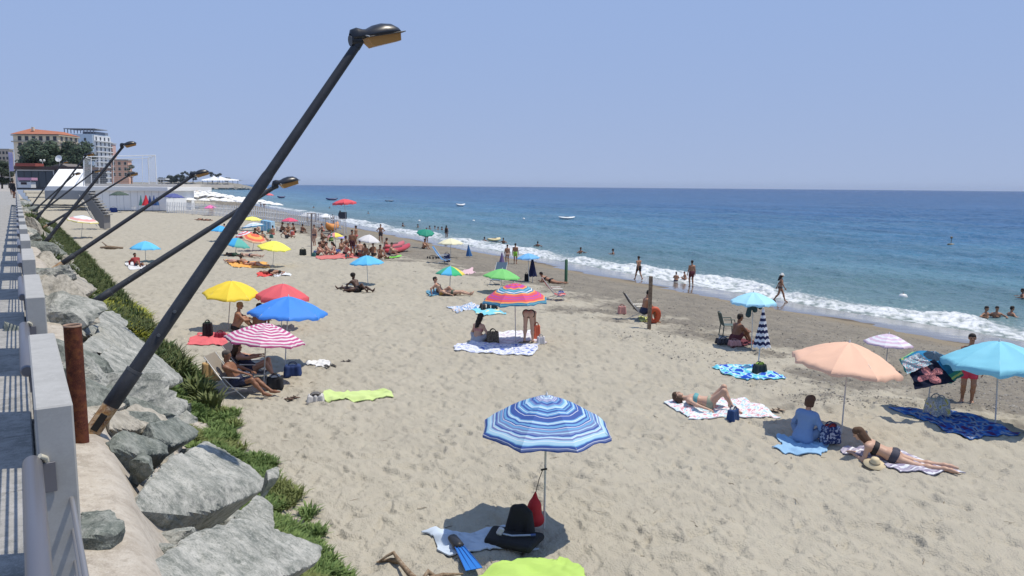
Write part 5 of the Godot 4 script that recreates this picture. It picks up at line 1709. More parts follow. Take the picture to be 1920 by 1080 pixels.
func part_mesh(pose: String, fem: bool, fat: float, part: String, cell: float) -> ArrayMesh:
	var key := "%s|%s|%.2f|%s|%.3f" % [pose, fem, fat, part, cell]
	if built.has(key): return built[key]
	var k := skeleton(pose, fem, fat)
	var p: Vector3 = k.p
	var up: Vector3 = k.up
	var m: ArrayMesh
	var thigh0 := []
	var H: Transform3D = Transform3D(k.hb, k.head)
	for i in [0, 5]:
		var t: Array = k.limbs[i]
		thigh0.append([t[0], t[0].lerp(t[1], 0.10), t[2] - 0.004, t[2] - 0.008])
	match part:
		"body":
			var vi := nets(k.torso + k.hips + k.limbs + k.arms + k.neck, cell, 0.045)
			join(vi, head_vi, H)
			for h in k.hands:
				var y: Vector3 = h[1]
				var z: Vector3 = (k.p - h[0])
				z = Vector3.DOWN if absf(y.y) < 0.75 else k.sd * -h[2]
				z = (z - y * z.dot(y)).normalized()
				var x: Vector3 = y.cross(z)
				if x.dot(k.bl) * 1.0 + x.dot(k.sd) * -h[2] * 0.6 < 0: x = -x
				join(vi, hand_vi, Transform3D(Basis(x, y, z), h[0] + y * 0.005))
			m = to_mesh(vi)
		"briefs": m = to_mesh(nets(grow(k.torso.filter(func(q): return q[0].distance_to(p) < 0.09) + k.hips + thigh0, 0.011), cell, 0.03, [[p - up * 0.02, up, 0.072]]))
		"trunks":
			var leg := []
			for i in [0, 5]:
				var t: Array = k.limbs[i]
				leg.append([t[0], t[0].lerp(t[1], 0.52), t[2] + 0.008, t[2] * 0.85 + 0.012])
			m = to_mesh(nets(grow(k.torso.filter(func(q): return q[0].distance_to(p) < 0.09), 0.012).map(func(q): return [q[0], q[0].lerp(q[1], 0.25), q[2], q[2]]) + grow(k.hips, 0.012) + leg, cell, 0.04))
		"band": m = to_mesh(nets(grow(k.torso, 0.009), cell, 0.04, [[k.N - up * 0.195, up, 0.052]]))
		"suit": m = to_mesh(nets(grow(k.torso + k.hips + thigh0, 0.010), cell, 0.04, [[p + up * 0.14, up, 0.235]]))
		"shirt": m = to_mesh(nets(grow(k.torso + k.hips, 0.022) + grow(k.arms, 0.020), cell, 0.06, [[p + up * 0.2, up, 0.36]] if pose != "sit_cross" else []))
		"skirt":
			var sk := grow(k.hips, 0.014)
			for i in [0, 5]: sk.append([k.limbs[i][0], k.limbs[i][0].lerp(k.limbs[i][1], 0.8), k.limbs[i][2] + 0.014, k.limbs[i][2] + 0.004])
			m = to_mesh(nets(sk, cell, 0.06))
		"hair":
			m = to_mesh(nets([[H * Vector3(0, 0.035, -0.035), H * Vector3(0, 0.052, 0.012), 0.083, 0.074], [H * Vector3(0, -0.02, -0.055), H * Vector3(0, 0.03, -0.03), 0.060, 0.08]], 0.012, 0.02))
		"long_hair":
			var down: Vector3 = (Vector3.DOWN * 0.7 - k.hb.z * 0.5 - k.hb.y * 0.3).normalized()
			var a := H * Vector3(0, -0.03, -0.06)
			m = to_mesh(nets([[H * Vector3(0, 0.035, -0.035), H * Vector3(0, 0.052, 0.014), 0.086, 0.078], [H * Vector3(0.05, -0.02, -0.03), H * Vector3(0.055, -0.10, -0.03), 0.045, 0.035], [H * Vector3(-0.05, -0.02, -0.03), H * Vector3(-0.055, -0.10, -0.03), 0.045, 0.035], [a, a + down * 0.15, 0.074, 0.068], [a + down * 0.15, a + down * 0.33, 0.066, 0.030], [H * Vector3(0.05, -0.04, -0.03), H * Vector3(0.05, -0.04, -0.03) + down * 0.28, 0.05, 0.022], [H * Vector3(-0.05, -0.04, -0.03), H * Vector3(-0.05, -0.04, -0.03) + down * 0.30, 0.05, 0.022]], 0.012, 0.03))
		"bob": m = to_mesh(nets([[H * Vector3(0, 0.035, -0.03), H * Vector3(0, 0.055, 0.014), 0.092, 0.082], [H * Vector3(0.045, 0.0, -0.035), H * Vector3(0.058, -0.075, -0.03), 0.055, 0.042], [H * Vector3(-0.045, 0.0, -0.035), H * Vector3(-0.058, -0.075, -0.03), 0.055, 0.042], [H * Vector3(0, -0.01, -0.06), H * Vector3(0, -0.085, -0.06), 0.07, 0.05]], 0.011, 0.03))
		"bun": m = to_mesh(nets([[H * Vector3(0, 0.035, -0.035), H * Vector3(0, 0.05, 0.01), 0.083, 0.074], [H * Vector3(0, 0.09, -0.09), H * Vector3(0, 0.10, -0.10), 0.042, 0.042]], 0.012, 0.02))
		"afro": m = to_mesh(nets([[H * Vector3(0, 0.05, -0.04), H * Vector3(0, 0.06, 0.01), 0.115, 0.105]], 0.015, 0.02))
		"cap":
			m = to_mesh(nets([[H * Vector3(0, 0.055, -0.015), H * Vector3(0, 0.06, 0.005), 0.085, 0.082], [H * Vector3(-0.04, 0.055, 0.09), H * Vector3(0.04, 0.055, 0.09), 0.012, 0.012], [H * Vector3(-0.03, 0.05, 0.14), H * Vector3(0.03, 0.05, 0.14), 0.010, 0.010]], 0.010, 0.05))
		"hat":
			var st := st_new()
			lathe(st, H * Transform3D(Basis.IDENTITY, Vector3(0, 0.05, -0.01)), [[0.0, 0.095], [0.07, 0.085], [0.095, 0.03], [0.10, 0.0], [0.17, -0.02], [0.172, -0.026], [0.09, -0.01]], 18)
			m = fix(st)
		"eye":
			var st := st_new()
			for s in [-1, 1]:
				lathe(st, H * Transform3D(Basis.IDENTITY, Vector3(0.031 * s, 0.002, 0.083)), [[0, -0.008], [0.009, -0.004], [0.010, 0.0], [0.009, 0.004], [0, 0.008]], 8)
			m = fix(st)
		"sunglasses":
			var st := st_new()
			for s in [-1, 1]:
				box(st, H * Transform3D(Basis(Vector3.UP, 0.25 * s), Vector3(0.033 * s, 0.004, 0.094)), Vector3(0.048, 0.034, 0.008), 0.003)
				rod(st, H * Vector3(0.06 * s, 0.008, 0.085), H * Vector3(0.078 * s, 0.01, -0.01), 0.003, 4)
			m = fix(st)
		"mouth":
			var st := st_new()
			tube(st, [H * Vector3(-0.022, -0.052, 0.079), H * Vector3(0, -0.05, 0.089), H * Vector3(0.022, -0.052, 0.079)], [0.003, 0.006, 0.003], 6)
			m = fix(st)
	built[key] = m
	return m
const SKIN := {"pale": Color(0.50, 0.315, 0.225), "rosy": Color(0.46, 0.26, 0.18), "tan": Color(0.34, 0.175, 0.105), "brown": Color(0.23, 0.11, 0.065), "dark": Color(0.085, 0.045, 0.03)}
func person(label: String, pose: String, px: float, py: float, heading: float, skin: String, wear: Dictionary, o := {}) -> Node3D:
	# wear: {part: colour}; heading as in yaw(); o: s size, near (finer mesh), fem, fat, to [px, py] heading towards a ground point, at Vector3, y lift
	var at: Vector3 = o.at if o.has("at") else ground(px, py)
	var turn := yaw(heading)
	if o.has("to"):
		var g := ground(o.to[0], o.to[1]) - at
		turn = atan2(g.x, g.z)
	if not o.has("at"): at.y = maxf(surf(at.x, at.z), SEA - 0.05)
	var t := thing("person", label, "person", at + Vector3(0, o.get("y", 0.02), 0), turn, o.get("group", ""))
	t.scale = Vector3.ONE * o.get("s", 1.0)
	var cell: float = 0.018 if o.get("near", false) else 0.025
	var fem: bool = o.get("fem", false)
	var fat: float = o.get("fat", 1.0)
	var sc: Color = SKIN[skin]
	var sm := mat("skin_" + skin, Color(sc.r, sc.g, sc.b).linear_to_srgb(), 0.5, 0.0, 0.0, 0.4)
	mi("body", part_mesh(pose, fem, fat, "body", cell), sm, t)
	for k in wear:
		mi(k, part_mesh(pose, fem, fat, k, cell), cmat(wear[k], 0.85 if k not in ["sunglasses"] else 0.15), t)
	if o.get("near", false):
		if not wear.has("sunglasses"): mi("eye", part_mesh(pose, fem, fat, "eye", cell), mat("eye_dark", lin(0.02, 0.015, 0.012), 0.2), t)
		mi("mouth", part_mesh(pose, fem, fat, "mouth", cell), mat("lips_" + skin, Color(sc.r * 0.85, sc.g * 0.5, sc.b * 0.5).linear_to_srgb(), 0.5), t)
	return t
func build_people():
	head_vi = nets([
		[Vector3(0, 0.03, -0.022), Vector3(0, 0.038, 0.012), 0.080, 0.070], [Vector3(0, -0.01, 0.01), Vector3(0, -0.03, 0.03), 0.066, 0.055],
		[Vector3(-0.02, -0.075, 0.038), Vector3(0.02, -0.075, 0.038), 0.034, 0.034], [Vector3(0, -0.09, 0.055), Vector3(0, -0.092, 0.06), 0.022, 0.022],
		[Vector3(0, 0.008, 0.082), Vector3(0, -0.028, 0.102), 0.010, 0.013], [Vector3(-0.03, 0.022, 0.066), Vector3(0.03, 0.022, 0.066), 0.018, 0.018],
		[Vector3(0.076, 0.01, -0.012), Vector3(0.074, -0.025, -0.006), 0.014, 0.011], [Vector3(-0.076, 0.01, -0.012), Vector3(-0.074, -0.025, -0.006), 0.014, 0.011],
		[Vector3(0, -0.04, -0.015), Vector3(0, -0.13, -0.03), 0.052, 0.052]], 0.009, 0.018)
	var hp := []
	for x in [-0.026, -0.009, 0.009, 0.026]: hp.append([Vector3(x * 0.75, 0.005, 0), Vector3(x, 0.08, 0), 0.016, 0.0125])
	var fl := [[-0.030, 0.048], [-0.010, 0.062], [0.010, 0.068], [0.029, 0.060]]
	for q in fl:
		var a := Vector3(q[0], 0.082, 0.002)
		var b := a + Vector3(q[0] * 0.12, q[1] * 0.52, 0.010)
		var c := b + Vector3(q[0] * 0.08, q[1] * 0.42, 0.022)
		hp.append([a, b, 0.0088, 0.0080]); hp.append([b, c, 0.0080, 0.0068])
	hp.append([Vector3(0.022, 0.018, 0.004), Vector3(0.047, 0.048, 0.014), 0.0125, 0.0098]); hp.append([Vector3(0.047, 0.048, 0.014), Vector3(0.056, 0.080, 0.022), 0.0092, 0.0075])
	hand_vi = nets(hp, 0.0052, 0.006)
	var black := lin(0.015, 0.014, 0.016); var navy := lin(0.02, 0.025, 0.06); var brownh := lin(0.07, 0.04, 0.025); var darkh := lin(0.018, 0.013, 0.011); var blond := lin(0.28, 0.18, 0.09); var grey := lin(0.2, 0.19, 0.18)
	var N := {"near": true}
	# near figures
	person("tanned bather in dark swim shorts leaning back in a low beach chair", "chair", 446, 741, 96, "brown", {"trunks": navy, "hair": lin(0.09, 0.075, 0.065)}, {"near": true, "fat": 1.08})  # tanned skin, made darker still to hold the parasol shade
	person("bather in a navy swimsuit with raised knees in a beach chair beside the tanned one", "chair_knee", 474, 709, 92, "rosy", {"suit": navy, "long_hair": brownh}, {"near": true, "fem": true})
	person("tanned person seated looking aside under the yellow parasol", "sit_up", 442, 622, 70, "tan", {"briefs": black, "hair": lin(0.3, 0.17, 0.07), "sunglasses": black}, {"near": true, "s": 1.05})
	person("brown backed person seated between the yellow and blue parasols", "sit_up", 480, 622, 35, "brown", {"briefs": navy, "hair": darkh}, {"near": true, "s": 1.05})
	person("person in a black cap seated on the white cloth with a grey wrap", "sit_cross", 895, 641, 35, "pale", {"band": lin(0.45, 0.22, 0.2), "skirt": lin(0.36, 0.37, 0.4), "cap": black, "long_hair": darkh}, {"near": true, "fem": true, "s": 1.02})
	person("person in a black bikini bending down under the striped parasol", "bend", 991, 645, 6, "pale", {"briefs": black, "band": black, "hair": brownh}, {"near": true, "fem": true})
	person("person sitting under the rainbow parasol with legs stretched out", "sit_lean", 829, 551, 98, "rosy", {"briefs": lin(0.42, 0.25, 0.05), "band": lin(0.5, 0.35, 0.25), "hair": darkh, "sunglasses": black}, {"fem": true})
	person("person lying flat beside the one sitting under the rainbow parasol", "lie_back", 849, 552, 105, "pale", {"briefs": lin(0.08, 0.1, 0.07), "hair": brownh})
	person("sunbather in a teal bikini lying on back with knees raised", "lie_knee", 1330, 766, 98, "pale", {"briefs": lin(0.30, 0.33, 0.24), "band": lin(0.12, 0.34, 0.36), "long_hair": brownh}, {"near": true, "fem": true, "s": 1.03, "to": [1395, 773]})
	person("person in a light blue shirt seated under the peach parasol", "sit_cross", 1507, 824, 52, "rosy", {"shirt": lin(0.16, 0.26, 0.46), "skirt": lin(0.15, 0.22, 0.36), "bob": lin(0.085, 0.04, 0.022)}, {"near": true, "fem": true, "s": 1.0})
	person("long haired sunbather in a black bikini propped on elbows", "prone_elbow", 1672, 862, 100, "pale", {"briefs": lin(0.05, 0.05, 0.07), "band": black, "long_hair": lin(0.085, 0.045, 0.024)}, {"near": true, "fem": true, "to": [1786, 880]})
	person("person in a red swimsuit standing behind the draped parasol", "stand", 1812, 757, 205, "tan", {"suit": lin(0.60, 0.05, 0.09), "trunks": lin(0.60, 0.05, 0.09), "hair": darkh}, {"near": true, "fem": true, "fat": 1.2, "s": 1.0})
	person("shaded person sitting on the maroon cloth under the aqua parasol", "sit_up", 1378, 643, 70, "brown", {"trunks": lin(0.1, 0.02, 0.025), "hair": darkh}, {"near": true, "s": 1.05, "fat": 1.1})
	person("tanned person perched on the lounger by the wooden post", "perch", 1207, 604, 82, "tan", {"trunks": navy, "hair": darkh}, {"near": true})
	person("person in a white sun hat walking along the wet sand", "walk", 1462, 566, 112, "tan", {"briefs": lin(0.1, 0.08, 0.07), "band": lin(0.1, 0.08, 0.07), "hat": lin(0.7, 0.68, 0.64), "long_hair": darkh}, {"fem": true})
	person("person in dark swim trunks standing beside two children at the water", "stand", 1296, 538, 350, "tan", {"trunks": lin(0.10, 0.02, 0.03), "hair": darkh}, {"s": 1.05})
	person("child sitting in the shallow water beside another child", "sit_up", 1267, 529, 20, "tan", {"briefs": navy, "hair": darkh}, {"s": 0.78, "group": "two children in the shallow water"})
	person("child crouching in the shallow water near the standing person", "sit_cross", 1285, 529, 250, "tan", {"briefs": navy, "hair": darkh}, {"s": 0.72, "group": "two children in the shallow water"})
	person("slim person in black trunks walking on the wet sand towards the waves", "walk", 1197, 525, 330, "tan", {"trunks": black, "hair": darkh}, {"s": 1.0})
	person("child in pale swimwear standing beside the child in green", "stand", 951, 495, 345, "tan", {"briefs": lin(0.55, 0.4, 0.3), "hair": darkh}, {"s": 0.86})
	person("child in bright green trunks standing near the sky blue parasol", "stand", 966, 495, 15, "tan", {"trunks": lin(0.3, 0.6, 0.06), "hair": darkh}, {"s": 0.92})
	person("person in a dark swimsuit standing at the water beyond the cream parasol", "stand", 837, 450, 20, "brown", {"suit": black, "long_hair": darkh}, {"fem": true})
	person("person sitting on the sand before the dark green parasol", "sit_up", 794, 466, 115, "tan", {"briefs": black, "hair": darkh})
	person("person standing behind the dark green parasol", "stand", 800, 456, 190, "tan", {"trunks": navy, "hair": darkh})
	person("sunbather lying face down near the green post", "prone_elbow", 1032, 530, 100, "tan", {"briefs": black, "band": black, "hair": darkh}, {"fem": true, "to": [1062, 533]})
	person("dark haired person lying propped under the azure parasol", "sit_lean", 672, 546, 100, "dark", {"trunks": black, "afro": darkh}, {"to": [714, 551]})
	person("person stretched out beside the propped one under the azure parasol", "lie_back", 655, 545, 280, "dark", {"briefs": black, "hair": darkh}, {"to": [626, 539]})
	person("person standing with hands on hips near the white speckled parasol", "hips", 714, 456, 175, "tan", {"trunks": lin(0.05, 0.04, 0.045), "hair": darkh})
	person("dark person standing in maroon trunks among the crowd", "stand", 661, 481, 150, "brown", {"trunks": lin(0.06, 0.015, 0.02), "hair": darkh}, {"s": 1.05})
	# the crowd round the white speckled parasol
	var crowd := [[596, 478, 100, "sit_up", "rosy", "black haired person hunched by the tall post", "afro"], [612, 477, 80, "sit_out", "rosy", "rosy person sitting in the crowd next to the tall post", "hair"], [628, 478, 250, "sit_cross", "pale", "pale person sitting by the green folded parasol", "long_hair"], [647, 479, 60, "sit_up", "rosy", "person sitting at the feet of the one in maroon trunks", "hair"], [638, 470, 120, "sit_up", "tan", "person in coral swimwear sitting behind the crowd", "hair"], [686, 482, 200, "sit_cross", "tan", "person sitting in shade under the white speckled parasol", "long_hair"], [701, 481, 330, "sit_up", "tan", "person with raised knees under the white speckled parasol", "hair"], [713, 484, 140, "sit_out", "brown", "shaded person with legs out beside the azure parasol top", "hair"], [731, 478, 90, "sit_up", "rosy", "person in red sitting against the kayaks", "hair"]]
	for i in crowd.size():
		var c: Array = crowd[i]
		person(c[5], c[3], c[0], c[1], c[2], c[4], {"briefs": [black, lin(0.5, 0.12, 0.1), navy][i % 3], c[6]: darkh if i % 3 else brownh}, {"fem": i % 2 == 0})
	person("person lying on the orange towel under the small yellow parasol", "prone", 482, 499, 90, "rosy", {"briefs": lin(0.62, 0.2, 0.1), "hair": darkh}, {"to": [505, 501]})
	person("person propped on elbows on the orange towel", "prone_elbow", 462, 497, 90, "tan", {"briefs": lin(0.6, 0.2, 0.1), "hair": darkh}, {"to": [486, 500]})
	person("person lying with head covered at the end of the orange towel", "lie_back", 437, 493, 270, "rosy", {"trunks": lin(0.55, 0.25, 0.2), "hair": brownh}, {"to": [420, 490]})
	person("dark clothed person lying on the red and white towels", "prone", 510, 515, 270, "tan", {"suit": black, "hair": darkh}, {"to": [488, 512]})
	person("lifeguard in dark clothes sitting on the high seat", "perch", 636, 426, 60, "dark", {"shirt": lin(0.02, 0.03, 0.05), "trunks": black, "hair": darkh}, {"y": 1.15})
	for c in [[527, 436, 80, "dark clothed person sitting under the crimson parasol", "brown"], [541, 437, 170, "tanned person sitting under the crimson parasol", "tan"], [553, 437, 250, "person with a dark bag under the crimson parasol", "brown"]]:
		person(c[3], "sit_up", c[0], c[1], c[2], c[4], {"briefs": black, "hair": darkh}, {"s": 1.1})
	person("person sitting up on the sand below the crimson parasol", "sit_lean", 538, 446, 90, "brown", {"trunks": navy, "hair": darkh}, {"to": [556, 447]})
	person("person lying in the shade of the teal and lime parasol", "prone", 440, 480, 90, "dark", {"trunks": lin(0.02, 0.05, 0.03), "hair": darkh}, {"to": [468, 482]})
	person("pale legged person lying beyond the teal and lime parasol", "lie_back", 470, 483, 90, "pale", {"briefs": navy, "hair": darkh}, {"to": [492, 484]})
	person("sunbather lying face down near the picket fence", "prone", 374, 413, 270, "tan", {"briefs": black, "hair": darkh}, {"to": [360, 412], "s": 1.1})
	person("sunbather beside the one near the picket fence", "prone", 388, 414, 270, "brown", {"briefs": black, "hair": darkh}, {"to": [372, 413], "s": 1.1})
	person("person in red reclining under the azure parasol by the rock bank", "sit_lean", 258, 499, 90, "brown", {"shirt": lin(0.28, 0.03, 0.03), "trunks": navy, "hair": darkh}, {"to": [274, 502]})
	person("person sitting on the sand near the yellow and white parasol", "sit_out", 604, 450, 90, "brown", {"briefs": black, "hair": darkh})
	person("person sitting near the sand coloured screen by the water", "sit_up", 606, 434, 270, "rosy", {"briefs": lin(0.5, 0.1, 0.1), "hair": darkh})
	person("person sitting under the white and teal parasol", "sit_up", 476, 446, 100, "brown", {"briefs": black, "hair": darkh})
	person("person sitting beside the orange banded parasol", "sit_out", 492, 452, 120, "tan", {"briefs": lin(0.5, 0.15, 0.12), "hair": darkh})
	var more := [[420, 436, "sit_up"], [436, 434, "sit_cross"], [452, 446, "lie_back"], [486, 436, "sit_up"], [512, 441, "sit_out"], [566, 438, "sit_up"], [586, 446, "sit_cross"], [620, 452, "sit_out"], [652, 464, "sit_up"], [676, 474, "sit_up"], [722, 470, "sit_cross"], [604, 466, "sit_up"], [590, 462, "stand"], [668, 462, "stand"], [624, 424, "stand"], [598, 424, "stand"]]
	for i in more.size():
		person("%s %s among the packed bathers" % [["rosy", "tanned", "brown"][i % 3], {"sit_up": "bather sitting with raised knees", "sit_cross": "bather sitting cross legged", "lie_back": "bather lying flat", "sit_out": "bather sitting with legs out", "stand": "bather standing"}[more[i][2]]], more[i][2], more[i][0], more[i][1], i * 77.0, ["rosy", "tan", "brown"][i % 3], {"briefs": [black, navy, lin(0.5, 0.1, 0.1)][(i + 1) % 3], "hair": darkh}, {"group": "packed bathers"})
	# people on the promenade and at the far water
	person("person in dark clothes standing at the parapet of the promenade", "stand", 0, 0, 20, "brown", {"shirt": black, "trunks": navy, "hair": darkh}, {"at": on_y(26, 371, FLOOR), "y": 0.0, "s": 1.05})
	person("person in black walking along the promenade", "walk", 0, 0, 330, "brown", {"shirt": black, "trunks": black, "hair": darkh}, {"at": on_y(22, 365, FLOOR), "y": 0.0, "s": 1.05})
	for c in [[489, 388, 20], [495, 389, 180], [497, 386, 90]]:
		person("dark figure standing at the water beyond the picket fence", "stand", c[0], c[1], c[2], "brown", {"trunks": lin(0.2, 0.04, 0.04), "hair": darkh}, {"group": "figures at the water beyond the picket fence", "s": 1.05})
	# swimmers: only what rises from the water shows
	for c in [[1847, 592, 150], [1868, 592, 200], [1895, 592, 90]]:
		person("swimmer standing in the water in a group of three", "float", 0, 0, c[2], "tan", {"briefs": black, "hair": darkh}, {"at": on_y(c[0], c[1], SEA), "y": 0.0, "group": "three swimmers together", "s": 1.1})
	for c in [[1918, 558], [1150, 477], [1088, 474], [1008, 462], [944, 455], [908, 453], [821, 432], [815, 430], [806, 430], [829, 432], [784, 427], [755, 424], [588, 390], [618, 391], [690, 401]]:
		person("lone swimmer with head above the waves", "float", 0, 0, rng.randf_range(0, 360), "brown", {"briefs": black, "hair": darkh}, {"at": on_y(c[0], c[1], SEA), "y": 0.05, "group": "swimmers in the sea", "s": 1.1})

# ---------------------------------------------------------------- towels, bags, chairs and the rest
func surf(x: float, z: float) -> float:
	var s := inland(x, z)
	var h := ramp(s, SLOPE) + sand_bump(x, z, s)
	if s < 26.0: h += n1.get_noise_2d(x * 0.12, z * 0.12) * 0.10 * clampf((s - 3.0) / 8.0, 0.0, 1.0)
	return h
func print_mat(key: String, cols: Array, kind_: String, freq := 0.05) -> StandardMaterial3D:
	if mats.has(key): return mats[key]
	var im := Image.create(128, 128, false, Image.FORMAT_RGB8)
	var n := FastNoiseLite.new()
	n.seed = key.hash() % 1000; n.frequency = freq; n.fractal_octaves = 2
	if kind_ == "cells":
		n.noise_type = FastNoiseLite.TYPE_CELLULAR; n.cellular_return_type = FastNoiseLite.RETURN_CELL_VALUE
	for y in 128:
		for x in 128:
			var v: float
			match kind_:
				"stripes": v = fmod(y / 128.0 * 9.0, 1.0) if true else 0.0
				"cross": v = fmod(x / 128.0 * 14.0, 1.0)
				"flower":
					var dx := (x - 70) / 64.0
					var dy := (y - 66) / 64.0
					var a := atan2(dy, dx)
					v = 0.8 if Vector2(dx, dy).length() < 0.32 + 0.52 * absf(cos(a * 2.0 + 0.4)) and n.get_noise_2d(x * 3.0, y * 3.0) > -0.32 else 0.1
				_: v = clampf(n.get_noise_2d(x, y) * 0.75 + 0.5, 0.0, 0.999)
			im.set_pixel(x, y, cols[mini(int(v * cols.size()), cols.size() - 1)])
	var m := mat(key, Color.WHITE, 0.92, 0.0, 0.0, 0.2)
	m.albedo_texture = ImageTexture.create_from_image(im)
	return m
func towel(label: String, c: Array, m: Material, crumple := 0.035, called := "towel", lift := 0.0) -> MeshInstance3D:
	var g := []
	for p in c: g.append(ground(p[0], p[1]))
	var n := 22
	var o: Vector3 = (g[0] + g[2]) * 0.5
	var st := SurfaceTool.new()
	st.begin(Mesh.PRIMITIVE_TRIANGLES)
	st.set_smooth_group(1)
	var seed_ := float(label.hash() % 997)
	var P := []
	for i in n + 1:
		for j in n + 1:
			var u := float(i) / n
			var v := float(j) / n
			var p: Vector3 = g[0].lerp(g[1], u).lerp(g[3].lerp(g[2], u), v)
			var e := minf(minf(u, 1.0 - u), minf(v, 1.0 - v))
			p += Vector3(n3.get_noise_2d(v * 1.3 + seed_, u), 0, n3.get_noise_2d(u * 1.3, v + seed_)) * 0.16
			var w := n1.get_noise_2d(p.x * 2.4 + seed_, p.z * 2.4) * crumple + absf(n3.get_noise_2d(p.x * 3.4 + seed_, p.z * 2.2)) * crumple * 1.2
			p.y = surf(p.x, p.z) + 0.034 + maxf(w, -0.004) * clampf(e * 6.0 + 0.35, 0.0, 1.0) + lift
			P.append(p - o)
	for i in n:
		for j in n:
			var q := [[i, j], [i + 1, j], [i + 1, j + 1], [i, j + 1]]
			for k in [0, 1, 2, 0, 2, 3]:
				st.set_uv(Vector2(float(q[k][0]) / n, float(q[k][1]) / n))
				st.add_vertex(P[q[k][0] * (n + 1) + q[k][1]])
	# hem
	st.set_smooth_group(-1)
	var rim := []
	for i in n: rim.append(i * (n + 1))
	for j in n: rim.append(n * (n + 1) + j)
	for i in n: rim.append((n - i) * (n + 1) + n)
	for j in n: rim.append(n - j)
	for k in rim.size():
		var a: Vector3 = P[rim[k]]
		var b: Vector3 = P[rim[(k + 1) % rim.size()]]
		st.set_uv(Vector2(0.02, 0.02))
		tri(st, a, b, b - Vector3(0, 0.02, 0)); tri(st, a, b - Vector3(0, 0.02, 0), a - Vector3(0, 0.02, 0))
	var x := mi(called, fix(st), m)
	x.position = o
	tag(x, label, called.replace("_", " "))
	return x
func bag(label: String, px: float, py: float, wpx: float, hpx: float, col: Color, o := {}) -> Node3D:
	# soft bag: body sagging on the ground, opening and two carrying straps
	var at := ground(px, py)
	at.y = surf(at.x, at.z) if not o.has("y") else o.y
	var k := -at.z / F
	var w := wpx * k
	var h := hpx * k
	var d: float = w * o.get("deep", 0.6)
	var t := thing(o.get("called", "bag"), label, o.get("cat", "bag"), at, o.get("turn", 0.2))
	var r := minf(minf(w, h), d) * 0.2
	var pr := []
	for sx in [-1, 1]:
		for sz in [-1, 1]:
			pr.append([Vector3(sx * (w * 0.5 - r), r * 0.9, sz * (d * 0.5 - r)), Vector3(sx * (w * 0.46 - r), h - r, sz * (d * 0.40 - r)), r, r * 0.9])
	for z in [-1, 0, 1]:
		for x in [-0.25, 0.0, 0.25]: pr.append([Vector3(x * w, r, z * (d * 0.36 - r)), Vector3(x * w, h - r * (1.3 + 0.4 * absf(x)), z * (d * 0.36 - r)), r * 1.15, r])
	var cell := maxf(0.014, w / 22.0)
	mi("bag_body", to_mesh(nets(pr, cell, r * 0.9)), wrapped(o.mat, 1.0 / w) if o.has("mat") else cmat(col, 0.85), t)
	for s in [-1, 1]:
		var st := st_new()
		var arc := []
		for i in 9:
			var a := PI * i / 8.0
			arc.append(Vector3(cos(a) * w * 0.24, h * 0.9 + sin(a) * h * 0.28, s * d * 0.2))
		tube(st, arc, [0.012], 6)
		obj("strap", st, cmat(o.get("strap", col * 0.7), 0.8), t)
	if o.has("top"):
		mi("contents", to_mesh(nets([[Vector3(-w * 0.2, h * 0.95, 0), Vector3(w * 0.2, h, 0), r * 1.1, r]], cell, r)), cmat(o.top, 0.9), t)
	return t
func wrapped(m: StandardMaterial3D, k: float) -> StandardMaterial3D:
	var c: StandardMaterial3D = m.duplicate()
	c.uv1_triplanar = true
	c.uv1_scale = Vector3(k, k, k)
	return c
func beach_chair(label: String, px: float, py: float, heading: float, cloth: Material, s := 1.0, seat := 0.24):
	var at := ground(px, py)
	at.y = surf(at.x, at.z)
	var t := thing("beach_chair", label, "beach chair", at, yaw(heading))
	t.scale = Vector3.ONE * s
	var fm := mat("chair_tube", lin(0.6, 0.6, 0.58), 0.4, 0.4)
	var st: SurfaceTool
	for x in [-0.27, 0.27]:
		st = st_new()
		tube(st, [Vector3(x, seat + 0.72, -0.66), Vector3(x, seat, -0.12), Vector3(x, seat - 0.01, 0.36)], [0.012], 7)
		obj("side_tube", st, fm, t)
		st = st_new()
		tube(st, [Vector3(x, 0.0, 0.30), Vector3(x, seat * 0.9, 0.05), Vector3(x, seat + 0.22, -0.2)], [0.011], 7)
		obj("leg", st, fm, t)
		st = st_new()
		tube(st, [Vector3(x, 0.0, -0.45), Vector3(x, seat, 0.30)], [0.011], 7)
		obj("leg", st, fm, t)
		st = st_new()
		box(st, Transform3D(Basis.IDENTITY, Vector3(x, seat + 0.24, -0.02)), Vector3(0.05, 0.025, 0.42), 0.008)
		obj("armrest", st, fm, t)
	for part in [["seat", [Vector3(0, seat - 0.01, 0.36), Vector3(0, seat - 0.06, 0.1), Vector3(0, seat, -0.12)]], ["backrest", [Vector3(0, seat, -0.12), Vector3(0, seat + 0.33, -0.42), Vector3(0, seat + 0.72, -0.66)]]]:
		st = st_new()
		var a: Array = part[1]
		for i in 2:
			for z in [0.0, 0.008]:
				quad(st, a[i] + Vector3(-0.26, z, 0), a[i + 1] + Vector3(-0.26, z, 0), a[i + 1] + Vector3(0.26, z, 0), a[i] + Vector3(0.26, z, 0))
		obj(part[0], st, cloth, t)
	return t
func post(called: String, label: String, top: Array, base: Array, wpx: float, m: Material, cat: String, square := true) -> Node3D:
	var b := ground(base[0], base[1])
	var d := -b.z
	var T := at_depth(top[0], top[1], d)
	var w := wpx * d / F
	var t := thing(called, label, cat, b)
	var st := st_new()
	if square:
		var v := T - b
		var u := v.normalized()
		var x := u.cross(Vector3.FORWARD).normalized()
		box(st, Transform3D(Basis(x, u, x.cross(u)), v * 0.5 - u * 0.15), Vector3(w, v.length() + 0.3, w), w * 0.08)
	else:
		tube(st, [Vector3(0, -0.3, 0), (T - b) * 0.96, T - b], [w * 0.5, w * 0.5, w * 0.2], 10)
	obj("shaft", st, m, t)
	return t
